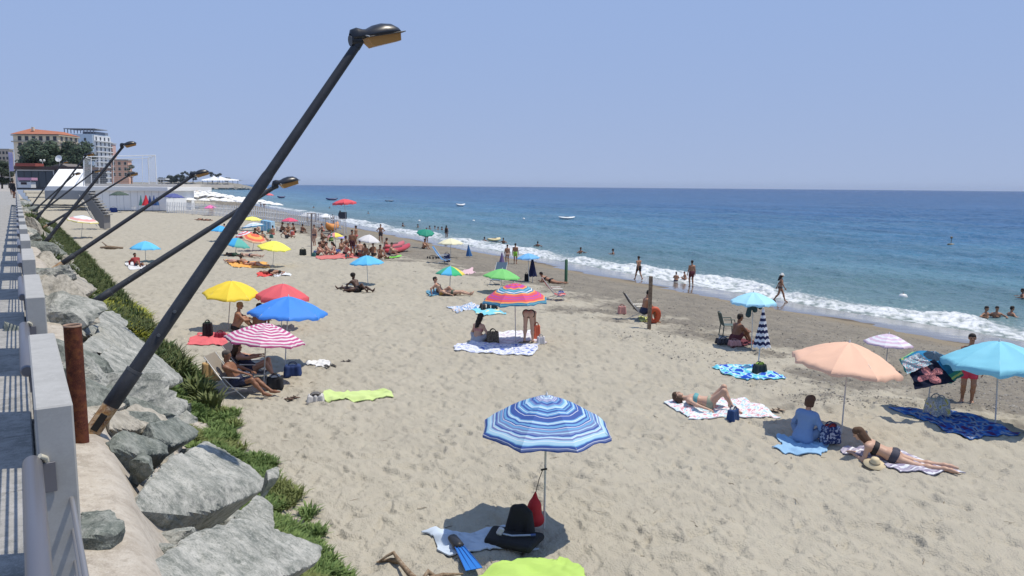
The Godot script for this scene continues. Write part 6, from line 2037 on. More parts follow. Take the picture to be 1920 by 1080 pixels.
func sandals(label: String, px: float, py: float, col: Color, turn := 0.4):
	var at := ground(px, py)
	at.y = surf(at.x, at.z) + 0.012
	var t := thing("sandals", label, "sandals", at, turn)
	for s in [-1, 1]:
		var st := st_new()
		for y in [0.0, 0.018]:
			var ring := []
			for k in 12:
				var a := TAU * k / 12.0
				ring.append(Vector3(s * 0.075 + cos(a) * (0.045 - 0.008 * sin(a)), y, sin(a) * 0.135 + s * 0.04))
			for k in 12: tri(st, Vector3(s * 0.075, y, s * 0.04), ring[k], ring[(k + 1) % 12])
		obj("sole", st, cmat(col, 0.8), t)
		st = st_new()
		tube(st, [Vector3(s * 0.075 - 0.04, 0.018, s * 0.04), Vector3(s * 0.075, 0.055, s * 0.04 - 0.05), Vector3(s * 0.075 + 0.04, 0.018, s * 0.04)], [0.009], 6)
		obj("strap", st, cmat(col * 0.6, 0.8), t)
func hull(called: String, label: String, cat: String, a: Vector3, b: Vector3, w: float, h: float, col: Color, extra := ""):
	# a boat shape lofted from a to b
	var t := thing(called, label, cat, (a + b) * 0.5, atan2(-(b - a).z, (b - a).x))
	var L := (b - a).length()
	var st := st_new()
	st.set_smooth_group(1)
	var rows := []
	for i in 15:
		var f := i / 14.0
		var k := sqrt(maxf(1.0 - pow(absf(f * 2.0 - 1.0), 2.6), 0.0)) + 0.03
		var sheer := pow(absf(f * 2.0 - 1.0), 3.0) * h * 0.45
		var row := []
		for j in 12:
			var an := TAU * j / 12.0
			row.append(Vector3((f - 0.5) * L, h * 0.5 + sin(an) * h * 0.5 * lerpf(0.5, 1.0, k) + sheer, cos(an) * w * 0.5 * k))
		rows.append(row)
	for i in 14:
		for j in 12: quad(st, rows[i][j], rows[i + 1][j], rows[i + 1][(j + 1) % 12], rows[i][(j + 1) % 12])
	obj("hull", st, cmat(col, 0.4), t)
	st = st_new()
	lathe(st, Transform3D(Basis.IDENTITY.scaled(Vector3(L * 0.16, 1, w * 0.26)), Vector3(0, h * 0.96, 0)), [[1.0, 0.0], [0.95, 0.05], [0.9, 0.05], [0.8, -0.03], [0.0, -0.04]], 16)
	obj("cockpit", st, cmat(lin(0.05, 0.04, 0.04), 0.6), t)
	return t
func build_props():
	var black := lin(0.013, 0.013, 0.015)
	var W := lin(0.68, 0.70, 0.73)
	# under the blue striped parasol
	towel("crumpled pale blue towel in the shade of the blue striped parasol", [[800, 1001], [960, 990], [1020, 1026], [840, 1047]], cmat(lin(0.50, 0.58, 0.68), 0.95), 0.05)
	towel("large lime green beach towel beside the blue swim fin", [[860, 1086], [1010, 1040], [1092, 1052], [1150, 1130]], cmat(lin(0.40, 0.58, 0.13), 0.9), 0.022)
	var g := ground(962, 1022)
	g.y = surf(g.x, g.z) + 0.05
	var seat := thing("folding_backrest", "black padded beach backrest seat on the pale blue towel", "beach seat", g, yaw(200))
	mi("cushion", to_mesh(nets(range(6).map(func(i): return [Vector3(-0.34 + 0.008 * i, 0.05, -0.18 + 0.075 * i), Vector3(0.34 - 0.01 * i, 0.05, -0.2 + 0.085 * i), 0.055, 0.055]), 0.016, 0.06)), cmat(black, 0.9), seat)
	mi("backrest", to_mesh(nets([[Vector3(-0.12, 0.06, -0.17), Vector3(-0.06, 0.36, -0.26), 0.075, 0.08], [Vector3(0.02, 0.06, -0.17), Vector3(0.04, 0.38, -0.27), 0.075, 0.08], [Vector3(0.20, 0.06, -0.17), Vector3(0.13, 0.33, -0.25), 0.075, 0.07]], 0.016, 0.05)), cmat(black, 0.85), seat)
	var sg := thing("snorkel_mask", "clear snorkel and diving mask lying on the black seat", "snorkel", g + Vector3(-0.02, 0.125, 0.06), 0.1)
	var st := st_new()
	tube(st, [Vector3(-0.12, 0.03, 0), Vector3(0.0, 0.012, 0.03), Vector3(0.26, 0.02, 0.05)], [0.014], 8)
	obj("tube", st, mat("snorkel", lin(0.35, 0.42, 0.52), 0.2), sg)
	st = st_new()
	tube(st, [Vector3(0.26, 0.02, 0.05), Vector3(0.33, 0.025, 0.055)], [0.018], 8)
	obj("tube_end", st, cmat(lin(0.04, 0.08, 0.25), 0.4), sg)
	st = st_new()
	box(st, Transform3D(Basis(Vector3.FORWARD, 0.5), Vector3(-0.16, 0.07, 0.0)), Vector3(0.09, 0.12, 0.05), 0.02)
	obj("mask", st, mat("mask", lin(0.45, 0.48, 0.55), 0.15), sg)
	# swim fin
	var f0 := ground(848, 1020)
	var f1 := ground(885, 1072)
	var fin := thing("swim_fin", "blue swim fin with a black foot pocket leaning on the towel", "swim fin", f0 + Vector3(0, 0.05, 0), 0.0)
	var fd := (f1 - f0)
	var fs := fd.cross(Vector3.UP).normalized()
	var blue := cmat(lin(0.02, 0.16, 0.52), 0.35)
	st = st_new()
	var blade := func(u: float, v: float, y: float): return fd * (0.30 + 0.8 * u) + fs * v * lerpf(0.055, 0.115, u) + Vector3(0, 0.05 - 0.03 * u + y, 0)
	for i in 6:
		for j in 4:
			for y in [0.0, 0.008]:
				quad(st, blade.call(i / 6.0, j / 2.0 - 1.0, y), blade.call((i + 1) / 6.0, j / 2.0 - 1.0, y), blade.call((i + 1) / 6.0, (j + 1) / 2.0 - 1.0, y), blade.call(i / 6.0, (j + 1) / 2.0 - 1.0, y))
	var bl := obj("blade", st, blue, fin)
	for v in [-1.0, -0.35, 0.35, 1.0]:
		st = st_new()
		tube(st, [blade.call(0.0, v, 0.012), blade.call(0.5, v, 0.012), blade.call(1.0, v, 0.006)], [0.009, 0.007, 0.004], 6)
		obj("rib", st, cmat(lin(0.015, 0.09, 0.36), 0.4), bl)
	mi("foot_pocket", to_mesh(nets([[fd * 0.02 + Vector3(0, 0.05, 0), fd * 0.34 + Vector3(0, 0.06, 0), 0.045, 0.055], [fd * 0.02 + fs * 0.03 + Vector3(0, 0.05, 0), fd * 0.34 + fs * 0.04 + Vector3(0, 0.05, 0), 0.04, 0.04], [fd * 0.02 - fs * 0.03 + Vector3(0, 0.05, 0), fd * 0.34 - fs * 0.04 + Vector3(0, 0.05, 0), 0.04, 0.04]], 0.012, 0.03)), cmat(black, 0.5), fin)
	# red sack on the pole
	var pb := ground(1020, 990)
	var sk := thing("drawstring_sack", "red drawstring sack hanging from the blue striped parasol pole", "bag", at_depth(1005, 985, -pb.z - 0.03))
	var s0: Vector3 = sk.position
	var A := func(px, py): return at_depth(px, py, -pb.z - 0.06) - s0
	mi("sack_body", to_mesh(nets([[A.call(997, 972), A.call(1008, 974), 0.105, 0.10], [A.call(999, 972), A.call(1003, 948), 0.11, 0.09], [A.call(1001, 955), A.call(1004, 924), 0.10, 0.018]], 0.014, 0.06)), cmat(lin(0.42, 0.012, 0.02), 0.7), sk)
	st = st_new()
	tube(st, [A.call(1004, 926), A.call(1011, 898), A.call(1018, 880)], [0.006], 5)
	obj("cord", st, cmat(black, 0.8), sk)
	st = st_new()
	tube(st, [A.call(1014, 881), A.call(1026, 879)], [0.014], 6)
	obj("hook", st, cmat(black, 0.6), sk)
	# driftwood
	var dw := ground(760, 1078)
	var drift := thing("driftwood", "weathered forked driftwood branch on the sand", "driftwood", dw)
	var wood := textured("driftwood", rock_image(95, Color(0.10, 0.06, 0.035), Color(0.24, 0.17, 0.11), Color(0.38, 0.31, 0.23)), 1.8, 0.9)
	var D := func(px, py, h): return on_y(px, py, dw.y + h) - dw
	for b in [[[800, 1105, 0.03], [768, 1076, 0.06], [748, 1052, 0.10], [738, 1036, 0.16], [726, 1042, 0.13], [712, 1052, 0.05]], [[748, 1052, 0.08], [730, 1050, 0.05], [706, 1054, 0.03]], [[815, 1084, 0.02], [803, 1072, 0.12], [796, 1080, 0.08], [790, 1096, 0.03]], [[800, 1088, 0.04], [830, 1078, 0.06], [868, 1076, 0.03]]]:
		st = st_new()
		var pts := []
		var rad := []
		for i in b.size():
			pts.append(D.call(b[i][0], b[i][1], b[i][2])); rad.append(lerpf(0.045, 0.012, float(i) / (b.size() - 1)))
		tube(st, pts, rad, 9)
		obj("branch", st, wood, drift)
	# left group
	beach_chair("pale canvas beach chair under the tanned bather in shorts", 446, 741, 96, cmat(lin(0.25, 0.22, 0.18), 0.9))
	beach_chair("beach chair with dark canvas beside the pale canvas one", 474, 709, 92, cmat(lin(0.08, 0.07, 0.08), 0.9), 1.0, 0.2)
	bag("crumpled tan paper bag hanging at the back of the beach chair", 396, 712, 34, 38, lin(0.46, 0.30, 0.13), {"deep": 0.5, "turn": 0.5})
	bag("navy blue beach bag behind the reading bathers", 549, 704, 34, 24, lin(0.015, 0.04, 0.14), {"deep": 0.7})
	bag("black cloth bag at the feet of the reading bathers", 516, 732, 32, 26, black, {"deep": 0.7, "top": lin(0.4, 0.42, 0.45)})
	towel("white cloth dropped behind the navy beach bag", [[573, 684], [606, 676], [622, 682], [590, 692]], cmat(lin(0.66, 0.66, 0.65), 0.95), 0.07, "cloth")
	sandals("dark sandals lying apart beyond the navy beach bag", 651, 677, lin(0.06, 0.045, 0.04), 1.2)
	sandals("dark sandals beside the white cloth", 619, 690, lin(0.05, 0.045, 0.04), 0.9)
	sandals("brown sandals at the feet of the bather in shorts", 548, 748, lin(0.12, 0.07, 0.045), 1.4)
	towel("lime yellow towel spread on the open sand", [[604, 738], [726, 729], [737, 746], [610, 755]], cmat(lin(0.50, 0.62, 0.24), 0.9), 0.04)
	bag("rolled grey and white clothes at the end of the lime towel", 592, 752, 34, 17, lin(0.55, 0.53, 0.51), {"called": "clothes_bundle", "cat": "clothes", "deep": 0.7, "top": lin(0.1, 0.09, 0.09)})
	towel("coral red mat behind the pink striped parasol", [[366, 627], [424, 626], [426, 646], [350, 648]], cmat(lin(0.62, 0.12, 0.13), 0.9), 0.02)
	bag("black backpack standing on the coral mat", 390, 632, 19, 26, black, {"deep": 0.6, "top": lin(0.05, 0.1, 0.06)})
	bag("crimson bag on the coral mat beside the backpack", 413, 634, 22, 15, lin(0.22, 0.015, 0.04))
	# middle
	towel("white cloth with a blue print under the seated person in the cap", [[862, 642], [1012, 648], [1006, 668], [850, 656]], print_mat("print_blue_white", [lin(0.12, 0.18, 0.5), W, lin(0.5, 0.55, 0.7), W, W, lin(0.2, 0.26, 0.55)], "blobs", 0.07), 0.03, "beach_cloth")
	towel("white and pale pink striped cloth under the multicoloured parasol pole", [[918, 624], [1000, 619], [1022, 644], [930, 643]], print_mat("print_pink_white", [W, W, lin(0.55, 0.48, 0.55)], "stripes"), 0.05, "beach_cloth")
	bag("dark patterned bag beside the seated person in the cap", 924, 643, 24, 24, black, {"mat": print_mat("print_bag", [black, lin(0.12, 0.09, 0.06), lin(0.3, 0.26, 0.2)], "blobs", 0.09)})
	bag("orange bag next to the bending person", 1006, 640, 14, 30, lin(0.66, 0.14, 0.07))
	bag("white crumpled clothes next to the orange bag", 1014, 646, 16, 16, lin(0.62, 0.6, 0.6), {"called": "clothes_bundle", "cat": "clothes"})
	towel("blue and white patterned towel with clothes behind the striped parasol", [[838, 577], [884, 568], [908, 578], [858, 586]], print_mat("print_mixed", [W, lin(0.1, 0.25, 0.5), W, lin(0.5, 0.4, 0.35)], "blobs", 0.06), 0.06)
	towel("aqua and cream towel behind the striped parasol", [[878, 580], [928, 577], [950, 591], [902, 594]], print_mat("print_aqua", [lin(0.2, 0.55, 0.68), lin(0.2, 0.55, 0.68), lin(0.66, 0.64, 0.4)], "blobs", 0.02), 0.03)
	bag("dark heap of clothes beside the aqua and cream towel", 916, 580, 34, 12, lin(0.04, 0.035, 0.035), {"called": "clothes_bundle", "cat": "clothes"})
	bag("dark bag near the tall post at the crowd", 568, 478, 13, 12, lin(0.02, 0.025, 0.02))
	towel("blue towel beside the couple under the rainbow parasol", [[800, 546], [822, 541], [830, 550], [806, 554]], cmat(lin(0.12, 0.3, 0.42), 0.9), 0.05)
	towel("pink towel on the pebbles beyond the rainbow parasol", [[866, 508], [884, 502], [890, 510], [872, 516]], cmat(lin(0.6, 0.42, 0.45), 0.9), 0.05)
	towel("orange towel under the small yellow parasol", [[420, 487], [500, 492], [506, 503], [436, 501]], cmat(lin(0.72, 0.36, 0.08), 0.9), 0.03)
	towel("red towel beside the white one", [[482, 512], [508, 510], [512, 517], [486, 519]], cmat(lin(0.6, 0.06, 0.05), 0.9), 0.03)
	towel("white towel beside the red one", [[512, 511], [536, 512], [543, 517], [514, 519]], cmat(W, 0.9), 0.03)
	towel("red mat under the crowd by the tall post", [[588, 480], [660, 476], [676, 484], [600, 486]], cmat(lin(0.55, 0.16, 0.14), 0.9), 0.03)
	towel("white and grey cloth under the person by the azure parasol and rock bank", [[234, 494], [262, 492], [282, 502], [244, 506]], cmat(lin(0.6, 0.6, 0.6), 0.9), 0.04)
	# right
	towel("aqua patterned towel with a deep blue middle", [[1328, 687], [1412, 684], [1478, 710], [1398, 714]], print_mat("print_aqua_blue", [lin(0.1, 0.42, 0.55), lin(0.16, 0.55, 0.62), lin(0.5, 0.68, 0.72), lin(0.03, 0.1, 0.5), lin(0.02, 0.08, 0.45)], "blobs", 0.04), 0.04)
	bag("black mesh beach bag standing on the aqua patterned towel", 1424, 699, 27, 20, lin(0.02, 0.03, 0.028), {"top": lin(0.35, 0.5, 0.08)})
	towel("white and pink printed towel under the sunbather with raised knees", [[1246, 755], [1398, 748], [1464, 778], [1290, 786]], print_mat("print_floral", [W, lin(0.6, 0.3, 0.34), W, W, lin(0.35, 0.55, 0.62), W], "blobs", 0.07), 0.035)
	bag("navy cylinder cooler bag beside the sunbather with raised knees", 1374, 785, 30, 27, lin(0.015, 0.05, 0.16), {"called": "cooler_bag", "cat": "cooler bag", "turn": 0.9, "top": lin(0.5, 0.5, 0.5)})
	sandals("brown and white sandals past the end of the printed towel", 1457, 768, lin(0.3, 0.22, 0.15), 1.0)
	towel("light blue towel under the person in the blue shirt", [[1478, 814], [1554, 828], [1542, 851], [1450, 838]], cmat(lin(0.24, 0.42, 0.62), 0.9), 0.03)
	bag("navy patterned backpack with a red top at the peach parasol pole", 1556, 832, 38, 36, lin(0.03, 0.05, 0.16), {"mat": print_mat("print_navy", [lin(0.02, 0.035, 0.12), lin(0.02, 0.035, 0.12), lin(0.4, 0.44, 0.55)], "cells", 0.07), "top": lin(0.2, 0.015, 0.02), "called": "backpack", "cat": "backpack"})
	towel("lilac and grey towel under the sunbather on elbows", [[1574, 842], [1630, 834], [1814, 886], [1690, 881]], print_mat("print_lilac", [lin(0.35, 0.33, 0.42), lin(0.45, 0.42, 0.48), lin(0.3, 0.26, 0.36), W], "stripes"), 0.025)
	var hg := ground(1640, 868)
	hg.y = surf(hg.x, hg.z) + 0.11
	var hat := thing("straw_hat", "pale straw sun hat beside the sunbather on elbows", "hat", hg, 0.3)
	st = st_new()
	lathe(st, Transform3D(Basis(Vector3(1, 0, 0.4).normalized(), 0.25), Vector3(0, 0.02, 0)), [[0.0, 0.10], [0.07, 0.095], [0.09, 0.02], [0.10, 0.0], [0.19, -0.02], [0.19, -0.028], [0.09, -0.01]], 22)
	obj("hat_body", st, cmat(lin(0.60, 0.50, 0.32), 0.9), hat)
	st = st_new()
	lathe(st, Transform3D(Basis(Vector3(1, 0, 0.4).normalized(), 0.25), Vector3(0, 0.02, 0)), [[0.099, 0.0], [0.093, 0.025]], 22)
	obj("hat_band", st, cmat(lin(0.3, 0.24, 0.16), 0.9), hat)
	towel("purple and blue printed cloth at the turquoise parasol", [[1668, 768], [1764, 766], [1914, 816], [1822, 824]], print_mat("print_purple", [lin(0.08, 0.03, 0.10), lin(0.03, 0.08, 0.30), lin(0.05, 0.16, 0.42), lin(0.25, 0.28, 0.36), lin(0.03, 0.05, 0.18)], "blobs", 0.05), 0.05, "beach_cloth")
	bag("white and yellow printed cool bag on the purple cloth", 1756, 780, 42, 36, W, {"mat": print_mat("print_cool", [lin(0.45, 0.47, 0.5), lin(0.25, 0.27, 0.3), lin(0.6, 0.6, 0.58), lin(0.5, 0.45, 0.08)], "blobs", 0.03), "called": "cooler_bag", "cat": "cooler bag", "deep": 0.8})
	# towels hung over the teal parasol
	var tb := ground(1737, 776)
	var dd := -tb.z
	for q in [[[[1704, 692], [1752, 674], [1789, 716], [1716, 731]], "flower", [lin(0.012, 0.016, 0.035), lin(0.55, 0.22, 0.22)], "navy towel with a pink flower hung over the teal parasol", 0.62], [[[1690, 676], [1722, 662], [1748, 682], [1702, 702]], "blobs", [lin(0.05, 0.35, 0.42), W, lin(0.5, 0.2, 0.2), lin(0.1, 0.45, 0.5), W], "turquoise and white printed towel bunched on the teal parasol", 0.45]]:
		var P := []
		for i in 4: P.append(at_depth(q[0][i][0], q[0][i][1], dd - q[4] + (0.16 if i < 2 else -0.12)))
		var o: Vector3 = P[0]
		st = SurfaceTool.new()
		st.begin(Mesh.PRIMITIVE_TRIANGLES)
		st.set_smooth_group(1)
		var n := 16
		var pt := func(i, j):
			var p: Vector3 = P[0].lerp(P[1], float(i) / n).lerp(P[3].lerp(P[2], float(i) / n), float(j) / n)
			return p - o + Vector3(0, 0, n1.get_noise_2d(i * 0.18, j * 0.12) * 0.09)
		for i in n:
			for j in n:
				var c := [[i, j], [i + 1, j], [i + 1, j + 1], [i, j + 1]]
				for k in [0, 1, 2, 0, 2, 3]:
					st.set_uv(Vector2(float(c[k][0]) / n, float(c[k][1]) / n))
					st.add_vertex(pt.call(c[k][0], c[k][1]))
		var tw := mi("hung_towel", fix(st), print_mat("hung_" + q[1], q[2], q[1], 0.06))
		tw.position = o
		tag(tw, q[3], "towel")
	# wooden post and life ring
	var woodp := textured("post_wood", rock_image(97, Color(0.13, 0.09, 0.06), Color(0.21, 0.15, 0.105), Color(0.29, 0.22, 0.16)), 1.2, 0.9)
	post("wooden_post", "tall square wooden post with an orange ring bag beside it", [1220.5, 518], [1217, 618], 6.5, woodp, "post")
	var rg := ground(1226, 607)
	var ring := thing("ring_bag", "round orange ring float leaning at the wooden post", "float ring", rg)
	st = st_new()
	var R := 15.0 * -rg.z / F
	var tor := []
	for i in 25:
		var a := TAU * i / 24.0
		tor.append(Vector3(cos(a) * R * 0.55, R * 1.1 + sin(a) * R * 0.85, sin(a) * 0.08))
	tube(st, tor, [R * 0.32], 10, false)
	obj("ring", st, cmat(lin(0.52, 0.09, 0.035), 0.6), ring)
	st = st_new()
	tube(st, [Vector3(R * 0.4, R * 1.6, 0), Vector3(R * 1.4, R * 1.75, 0.05), Vector3(R * 2.0, R * 1.5, 0.1)], [0.012], 5)
	obj("cord", st, cmat(lin(0.4, 0.35, 0.3), 0.8), ring)
	beach_chair("navy sheeted lounger under the perched person by the wooden post", 1200, 600, 85, cmat(lin(0.025, 0.03, 0.05), 0.8), 1.0, 0.34)
	bag("pink bag hanging behind the navy lounger", 1166, 590, 16, 16, lin(0.55, 0.27, 0.23))
	towel("yellow and white towel over the front of the navy lounger", [[1200, 596], [1216, 594], [1220, 604], [1202, 606]], cmat(lin(0.55, 0.55, 0.18), 0.9), 0.05)
	# green plastic chair
	var cg := ground(1364, 629)
	cg.y = surf(cg.x, cg.z)
	for c in [[cg, yaw(90), lin(0.07, 0.10, 0.085), "dark green plastic armchair beside the shaded person", 1.0], [ground(251, 397), yaw(180), lin(0.6, 0.6, 0.6), "white plastic armchair in front of the club wall", 1.15]]:
		var t := thing("plastic_chair", c[3], "chair", c[0], c[1])
		t.scale = Vector3.ONE * c[4]
		var pm := cmat(c[2], 0.5)
		for x in [-0.22, 0.22]:
			for z in [-0.2, 0.2]:
				st = st_new()
				tube(st, [Vector3(x * 1.15, 0, z * 1.2), Vector3(x, 0.42, z)], [0.018, 0.022], 6)
				obj("leg", st, pm, t)
			st = st_new()
			tube(st, [Vector3(x, 0.42, 0.2), Vector3(x * 1.08, 0.64, 0.16), Vector3(x * 1.08, 0.64, -0.2)], [0.02], 6)
			obj("armrest", st, pm, t)
			st = st_new()
			tube(st, [Vector3(x, 0.42, -0.2), Vector3(x * 0.95, 0.86, -0.32)], [0.022], 6)
			obj("back_post", st, pm, t)
		st = st_new()
		box(st, Transform3D(Basis.IDENTITY, Vector3(0, 0.42, 0)), Vector3(0.46, 0.03, 0.44), 0.012)
		obj("seat", st, pm, t)
		for k in 5:
			st = st_new()
			tube(st, [Vector3(-0.16 + 0.08 * k, 0.44, -0.21), Vector3(-0.15 + 0.075 * k, 0.84, -0.32)], [0.014], 5)
			obj("back_slat", st, pm, t)
		st = st_new()
		tube(st, [Vector3(-0.21, 0.85, -0.32), Vector3(0, 0.90, -0.33), Vector3(0.21, 0.85, -0.32)], [0.02], 6)
		obj("back_rail", st, pm, t)
	towel("maroon cloth under the shaded person", [[1362, 642], [1398, 633], [1418, 645], [1374, 651]], cmat(lin(0.12, 0.02, 0.03), 0.9), 0.06, "beach_cloth")
	bag("black and white clothes beside the maroon cloth", 1354, 645, 26, 12, lin(0.05, 0.05, 0.06), {"called": "clothes_bundle", "cat": "clothes", "top": lin(0.5, 0.5, 0.5)})
	bag("red striped clothes on the maroon cloth", 1377, 649, 24, 12, lin(0.5, 0.26, 0.25), {"called": "clothes_bundle", "cat": "clothes"})
	var ug := ground(1409, 652)
	var hang := thing("hung_clothes", "dark wet clothes hung under the aqua parasol", "clothes", at_depth(1412, 596, -ug.z - 0.05))
	mi("garment", to_mesh(nets([[Vector3(-0.12, 0.42, 0), Vector3(-0.16, 0.1, 0), 0.06, 0.09], [Vector3(0.0, 0.45, 0.02), Vector3(0.05, 0.25, 0), 0.07, 0.08], [Vector3(0.12, 0.45, 0), Vector3(0.22, 0.33, 0), 0.06, 0.06]], 0.02, 0.06)), cmat(lin(0.03, 0.07, 0.085), 0.9), hang)
	post("green_post", "slim dark green post standing on the pebbles", [1062, 486], [1061, 531], 6.0, cmat(lin(0.035, 0.11, 0.05), 0.6), "post", false)
	beach_chair("red deck chair beside a blue bag on the pebbles", 1044, 562, 85, cmat(lin(0.5, 0.06, 0.05), 0.85), 1.1, 0.22)
	bag("blue bag at the red deck chair", 1052, 556, 12, 10, lin(0.1, 0.12, 0.4))
	beach_chair("blue deck chair with towels near the cream parasol", 833, 494, 95, cmat(lin(0.06, 0.2, 0.42), 0.85), 1.2, 0.25)
	bag("navy towel heap on the blue deck chair", 838, 492, 12, 16, lin(0.02, 0.03, 0.1))
	bag("black towel heap beside the blue deck chair", 812, 484, 24, 6, lin(0.03, 0.03, 0.035), {"called": "clothes_bundle", "cat": "clothes"})
	bag("dark suitcase beside the folded navy parasol", 987, 527, 8, 14, black)
	beach_chair("deck chair with grey canvas behind the light green parasol", 932, 536, 200, cmat(lin(0.1, 0.16, 0.22), 0.85), 1.1, 0.25)
	# kayaks and boards
	var k0 := ground(722, 477)
	var k1 := ground(768, 470)
	hull("kayak", "red plastic kayak lying at the edge of the crowd", "kayak", k0 + Vector3(0, 0.02, 0), k1 + Vector3(0, 0.02, 0), 0.7, 0.42, lin(0.45, 0.03, 0.035))
	hull("kayak", "pinkish red kayak behind the other kayak", "kayak", ground(722, 471) + Vector3(0, 0.1, 0), ground(757, 466) + Vector3(0, 0.1, 0), 0.7, 0.42, lin(0.5, 0.1, 0.1))
	hull("surf_board", "bright green foam board in front of the red kayak", "board", ground(724, 484), ground(752, 482), 0.55, 0.1, lin(0.2, 0.58, 0.05))
	hull("inflatable_mattress", "orange and yellow inflatable mattress beside the lifeguard seat", "inflatable", ground(612, 434) + Vector3(0, 0.05, 0), ground(634, 434) + Vector3(0, 0.05, 0), 0.9, 0.9, lin(0.7, 0.3, 0.08))
	hull("inflatable_mattress", "cream inflatable mattress floating near two swimmers", "inflatable", on_y(915, 453, SEA), on_y(937, 451, SEA), 1.0, 0.35, lin(0.65, 0.55, 0.3))
	hull("floating_platform", "white floating platform on the open sea", "platform", on_y(1047, 411, SEA + 0.05), on_y(1078, 411, SEA + 0.05), 1.6, 0.5, lin(0.66, 0.68, 0.68))
	hull("motor_boat", "small white boat far out on the sea", "boat", on_y(855, 387, SEA), on_y(872, 387, SEA), 2.0, 0.8, lin(0.65, 0.66, 0.66))
	for b in [[520, 535, 371.5], [611, 633, 375.5]]:
		hull("pedal_boat", "navy and white pedal boat moored off the %s" % ["far club beach", "lifeguard seat"][0 if b[0] < 600 else 1], "pedal boat", on_y(b[0], b[2], SEA), on_y(b[1], b[2], SEA), 2.0, 0.9, lin(0.02, 0.03, 0.12))
	hull("rowing_boat", "low dark boat on the sea beyond the lifeguard parasol", "boat", on_y(722, 378, SEA), on_y(738, 378, SEA), 1.6, 0.5, lin(0.06, 0.09, 0.14))
	var by := on_y(1783, 459, SEA)
	var buoy := thing("channel_buoy", "small dark marker buoy with a round topmark on the sea", "buoy", by)
	var bs := -by.z / F
	st = st_new()
	lathe(st, Transform3D.IDENTITY, [[0, -0.2], [6 * bs, -0.1], [6.5 * bs, 1.2 * bs], [5.0 * bs, 2.2 * bs], [0, 2.4 * bs]], 14)
	obj("float", st, cmat(lin(0.24, 0.20, 0.12), 0.6), buoy)
	st = st_new()
	rod(st, Vector3(0, 0, 0), Vector3(0, 12 * bs, 0), 0.6 * bs, 6)
	obj("mast", st, cmat(lin(0.16, 0.14, 0.1), 0.6), buoy)
	st = st_new()
	lathe(st, Transform3D(Basis.IDENTITY, Vector3(0, 13.5 * bs, 0)), [[0, -2.4 * bs], [2.0 * bs, -1.2 * bs], [2.4 * bs, 0], [2.0 * bs, 1.2 * bs], [0, 2.4 * bs]], 10)
	obj("topmark", st, cmat(lin(0.16, 0.12, 0.08), 0.6), buoy)
	for q in [[786, 415], [888, 415], [982, 411], [1693, 559]]:
		var bp := on_y(q[0], q[1], SEA)
		var o := thing("swim_buoy", "small white round buoy marking the bathing area", "buoy", bp, 0.0, "white buoys of the bathing area")
		st = st_new()
		lathe(st, Transform3D.IDENTITY, [[0, -0.2], [0.22, -0.1], [0.28, 0.08], [0.2, 0.24], [0, 0.3]], 12)
		obj("ball", st, cmat(lin(0.7, 0.7, 0.68), 0.4), o)
		st = st_new()
		tube(st, [Vector3(0, 0.28, 0), Vector3(0, 0.36, 0)], [0.05, 0.04], 8)
		obj("eye", st, cmat(lin(0.2, 0.2, 0.2), 0.5), o)
	# lifeguard seat
	var lg := ground(638, 436)
	var seat2 := thing("lifeguard_seat", "high white framed lifeguard seat with a dark back under the red parasol", "lifeguard seat", lg)
	for x in [-0.45, 0.45]:
		for z in [-0.4, 0.4]:
			st = st_new()
			rod(st, Vector3(x * 1.3, -0.1, z * 1.3), Vector3(x, 1.5, z), 0.04)
			obj("leg", st, cmat(lin(0.6, 0.6, 0.6), 0.6), seat2)
	for y in [0.5, 1.0]:
		st = st_new()
		box(st, Transform3D(Basis.IDENTITY, Vector3(0, y, 0.5)), Vector3(1.0, 0.06, 0.06), 0.01)
		obj("rung", st, cmat(lin(0.6, 0.6, 0.6), 0.6), seat2)
	st = st_new()
	box(st, Transform3D(Basis.IDENTITY, Vector3(0, 1.5, 0)), Vector3(1.05, 0.07, 0.9), 0.02)
	obj("seat", st, cmat(lin(0.6, 0.6, 0.6), 0.6), seat2)
	st = st_new()
	box(st, Transform3D(Basis.IDENTITY, Vector3(0.25, 1.95, -0.42)), Vector3(0.9, 0.8, 0.05), 0.02)
	obj("backrest", st, cmat(lin(0.03, 0.035, 0.05), 0.8), seat2)
	# tall rack post and windbreak
	var sp: Node3D = post("shower_post", "tall thin post with a square frame on top beside the crowd", [584, 400], [584, 480], 2.2, cmat(lin(0.2, 0.17, 0.15), 0.7), "post")
	var sf := -sp.position.z
	for e in [[576, 400, 592, 400], [592, 400, 592, 416], [592, 416, 576, 416], [576, 416, 576, 400]]:
		st = st_new()
		rod(st, at_depth(e[0], e[1], sf) - sp.position, at_depth(e[2], e[3], sf) - sp.position, 0.03, 5)
		obj("frame_bar", st, cmat(lin(0.35, 0.32, 0.31), 0.7), sp)
	var wbk := thing("beach_cabin", "light blue fabric beach cabin with white stripes near the picket fence", "beach cabin", ground(498, 433))
	for k in 6:
		block_at("panel", 489 + 3.2 * k, 492 + 3.2 * k, 413 + k * 0.6, 433, -wbk.position.z, 1.4, cmat(lin(0.2, 0.45, 0.66) if k % 2 == 0 else lin(0.4, 0.6, 0.74), 0.8, 0.3), wbk)
	bag("yellow toy crate by the club wall", 211, 392, 9, 7, lin(0.6, 0.5, 0.03), {"called": "toy_crate", "cat": "crate", "y": 0.9})
	bag("blue toy crate by the club wall under the yellow one", 213, 398, 13, 9, lin(0.03, 0.06, 0.22), {"called": "toy_crate", "cat": "crate"})
	var lgp := ground(205, 467)
	var log := thing("driftwood", "brown driftwood log lying by the rock bank vegetation", "driftwood", lgp)
	st = st_new()
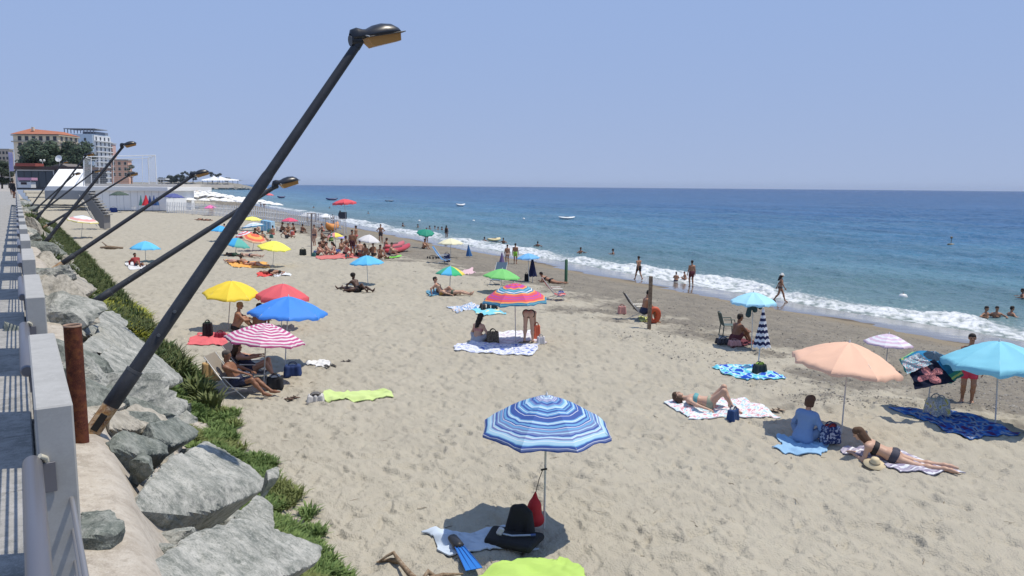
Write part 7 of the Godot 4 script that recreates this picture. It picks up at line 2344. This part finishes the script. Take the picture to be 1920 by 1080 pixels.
	tube(st, [ground(190, 465) - lgp, ground(205, 467) - lgp + Vector3(0, 0.12, 0), ground(231, 466) - lgp + Vector3(0, 0.05, 0)], [0.12, 0.14, 0.07], 8)
	obj("trunk", st, wood, log)
	st = st_new()
	tube(st, [ground(203, 466) - lgp + Vector3(0, 0.1, 0), ground(192, 462) - lgp + Vector3(0, 0.35, 0)], [0.07, 0.03], 6)
	obj("stub", st, wood, log)
	# odds and ends among the crowd
	var rb := RandomNumberGenerator.new()
	rb.seed = 21
	for k in 26:
		var px := rb.randf_range(585, 745) if k < 13 else rb.randf_range(420, 565)
		var py := rb.randf_range(462, 484) if k < 13 else rb.randf_range(430, 452)
		var c: Color = [lin(0.03, 0.03, 0.035), lin(0.5, 0.1, 0.08), lin(0.08, 0.14, 0.34), lin(0.5, 0.48, 0.45), lin(0.05, 0.16, 0.14)][k % 5]
		bag("%s beach bag left among the %s" % [["black", "red", "blue", "white", "teal"][k % 5], "crowd near the kayaks" if k < 13 else "bathers near the picket fence"], px, py, rb.randf_range(7, 13), rb.randf_range(5, 9), c, {"turn": rb.randf() * 3.0}).set_meta("group", "bags among the bathers")
	# dry twigs and bits of reed trodden into the sand
	var tw := st_new()
	tube(tw, [Vector3(-1, 0, 0), Vector3(0.1, 0.12, 0.1), Vector3(1, 0, -0.1)], [0.05, 0.06, 0.03], 5)
	var bits := []
	for k in 420:
		var px := rb.randf_range(480, 1960)
		var py := 470.0 + 620.0 * pow(rb.randf(), 1.3)
		var p := ground(px, py)
		if inland(p.x, p.z) < 12.0 or ql(p.x, p.z).x < 3.3: continue
		p.y = surf(p.x, p.z) + 0.006
		var l := 0.02 + 0.09 * pow(rb.randf(), 3.0)
		bits.append([Transform3D(Basis(Vector3.UP, rb.randf() * TAU).scaled(Vector3(l, l * rb.randf_range(0.4, 1.5), l)), p), Color(0.10, 0.075, 0.05).lerp(Color(0.24, 0.2, 0.15), rb.randf())])
	var bm := mat("twig", Color.WHITE, 0.9)
	bm.vertex_color_use_as_albedo = true
	scatter("twigs", fix(tw), bm, bits, "dry twigs and bits of reed scattered over the sand", "twigs")
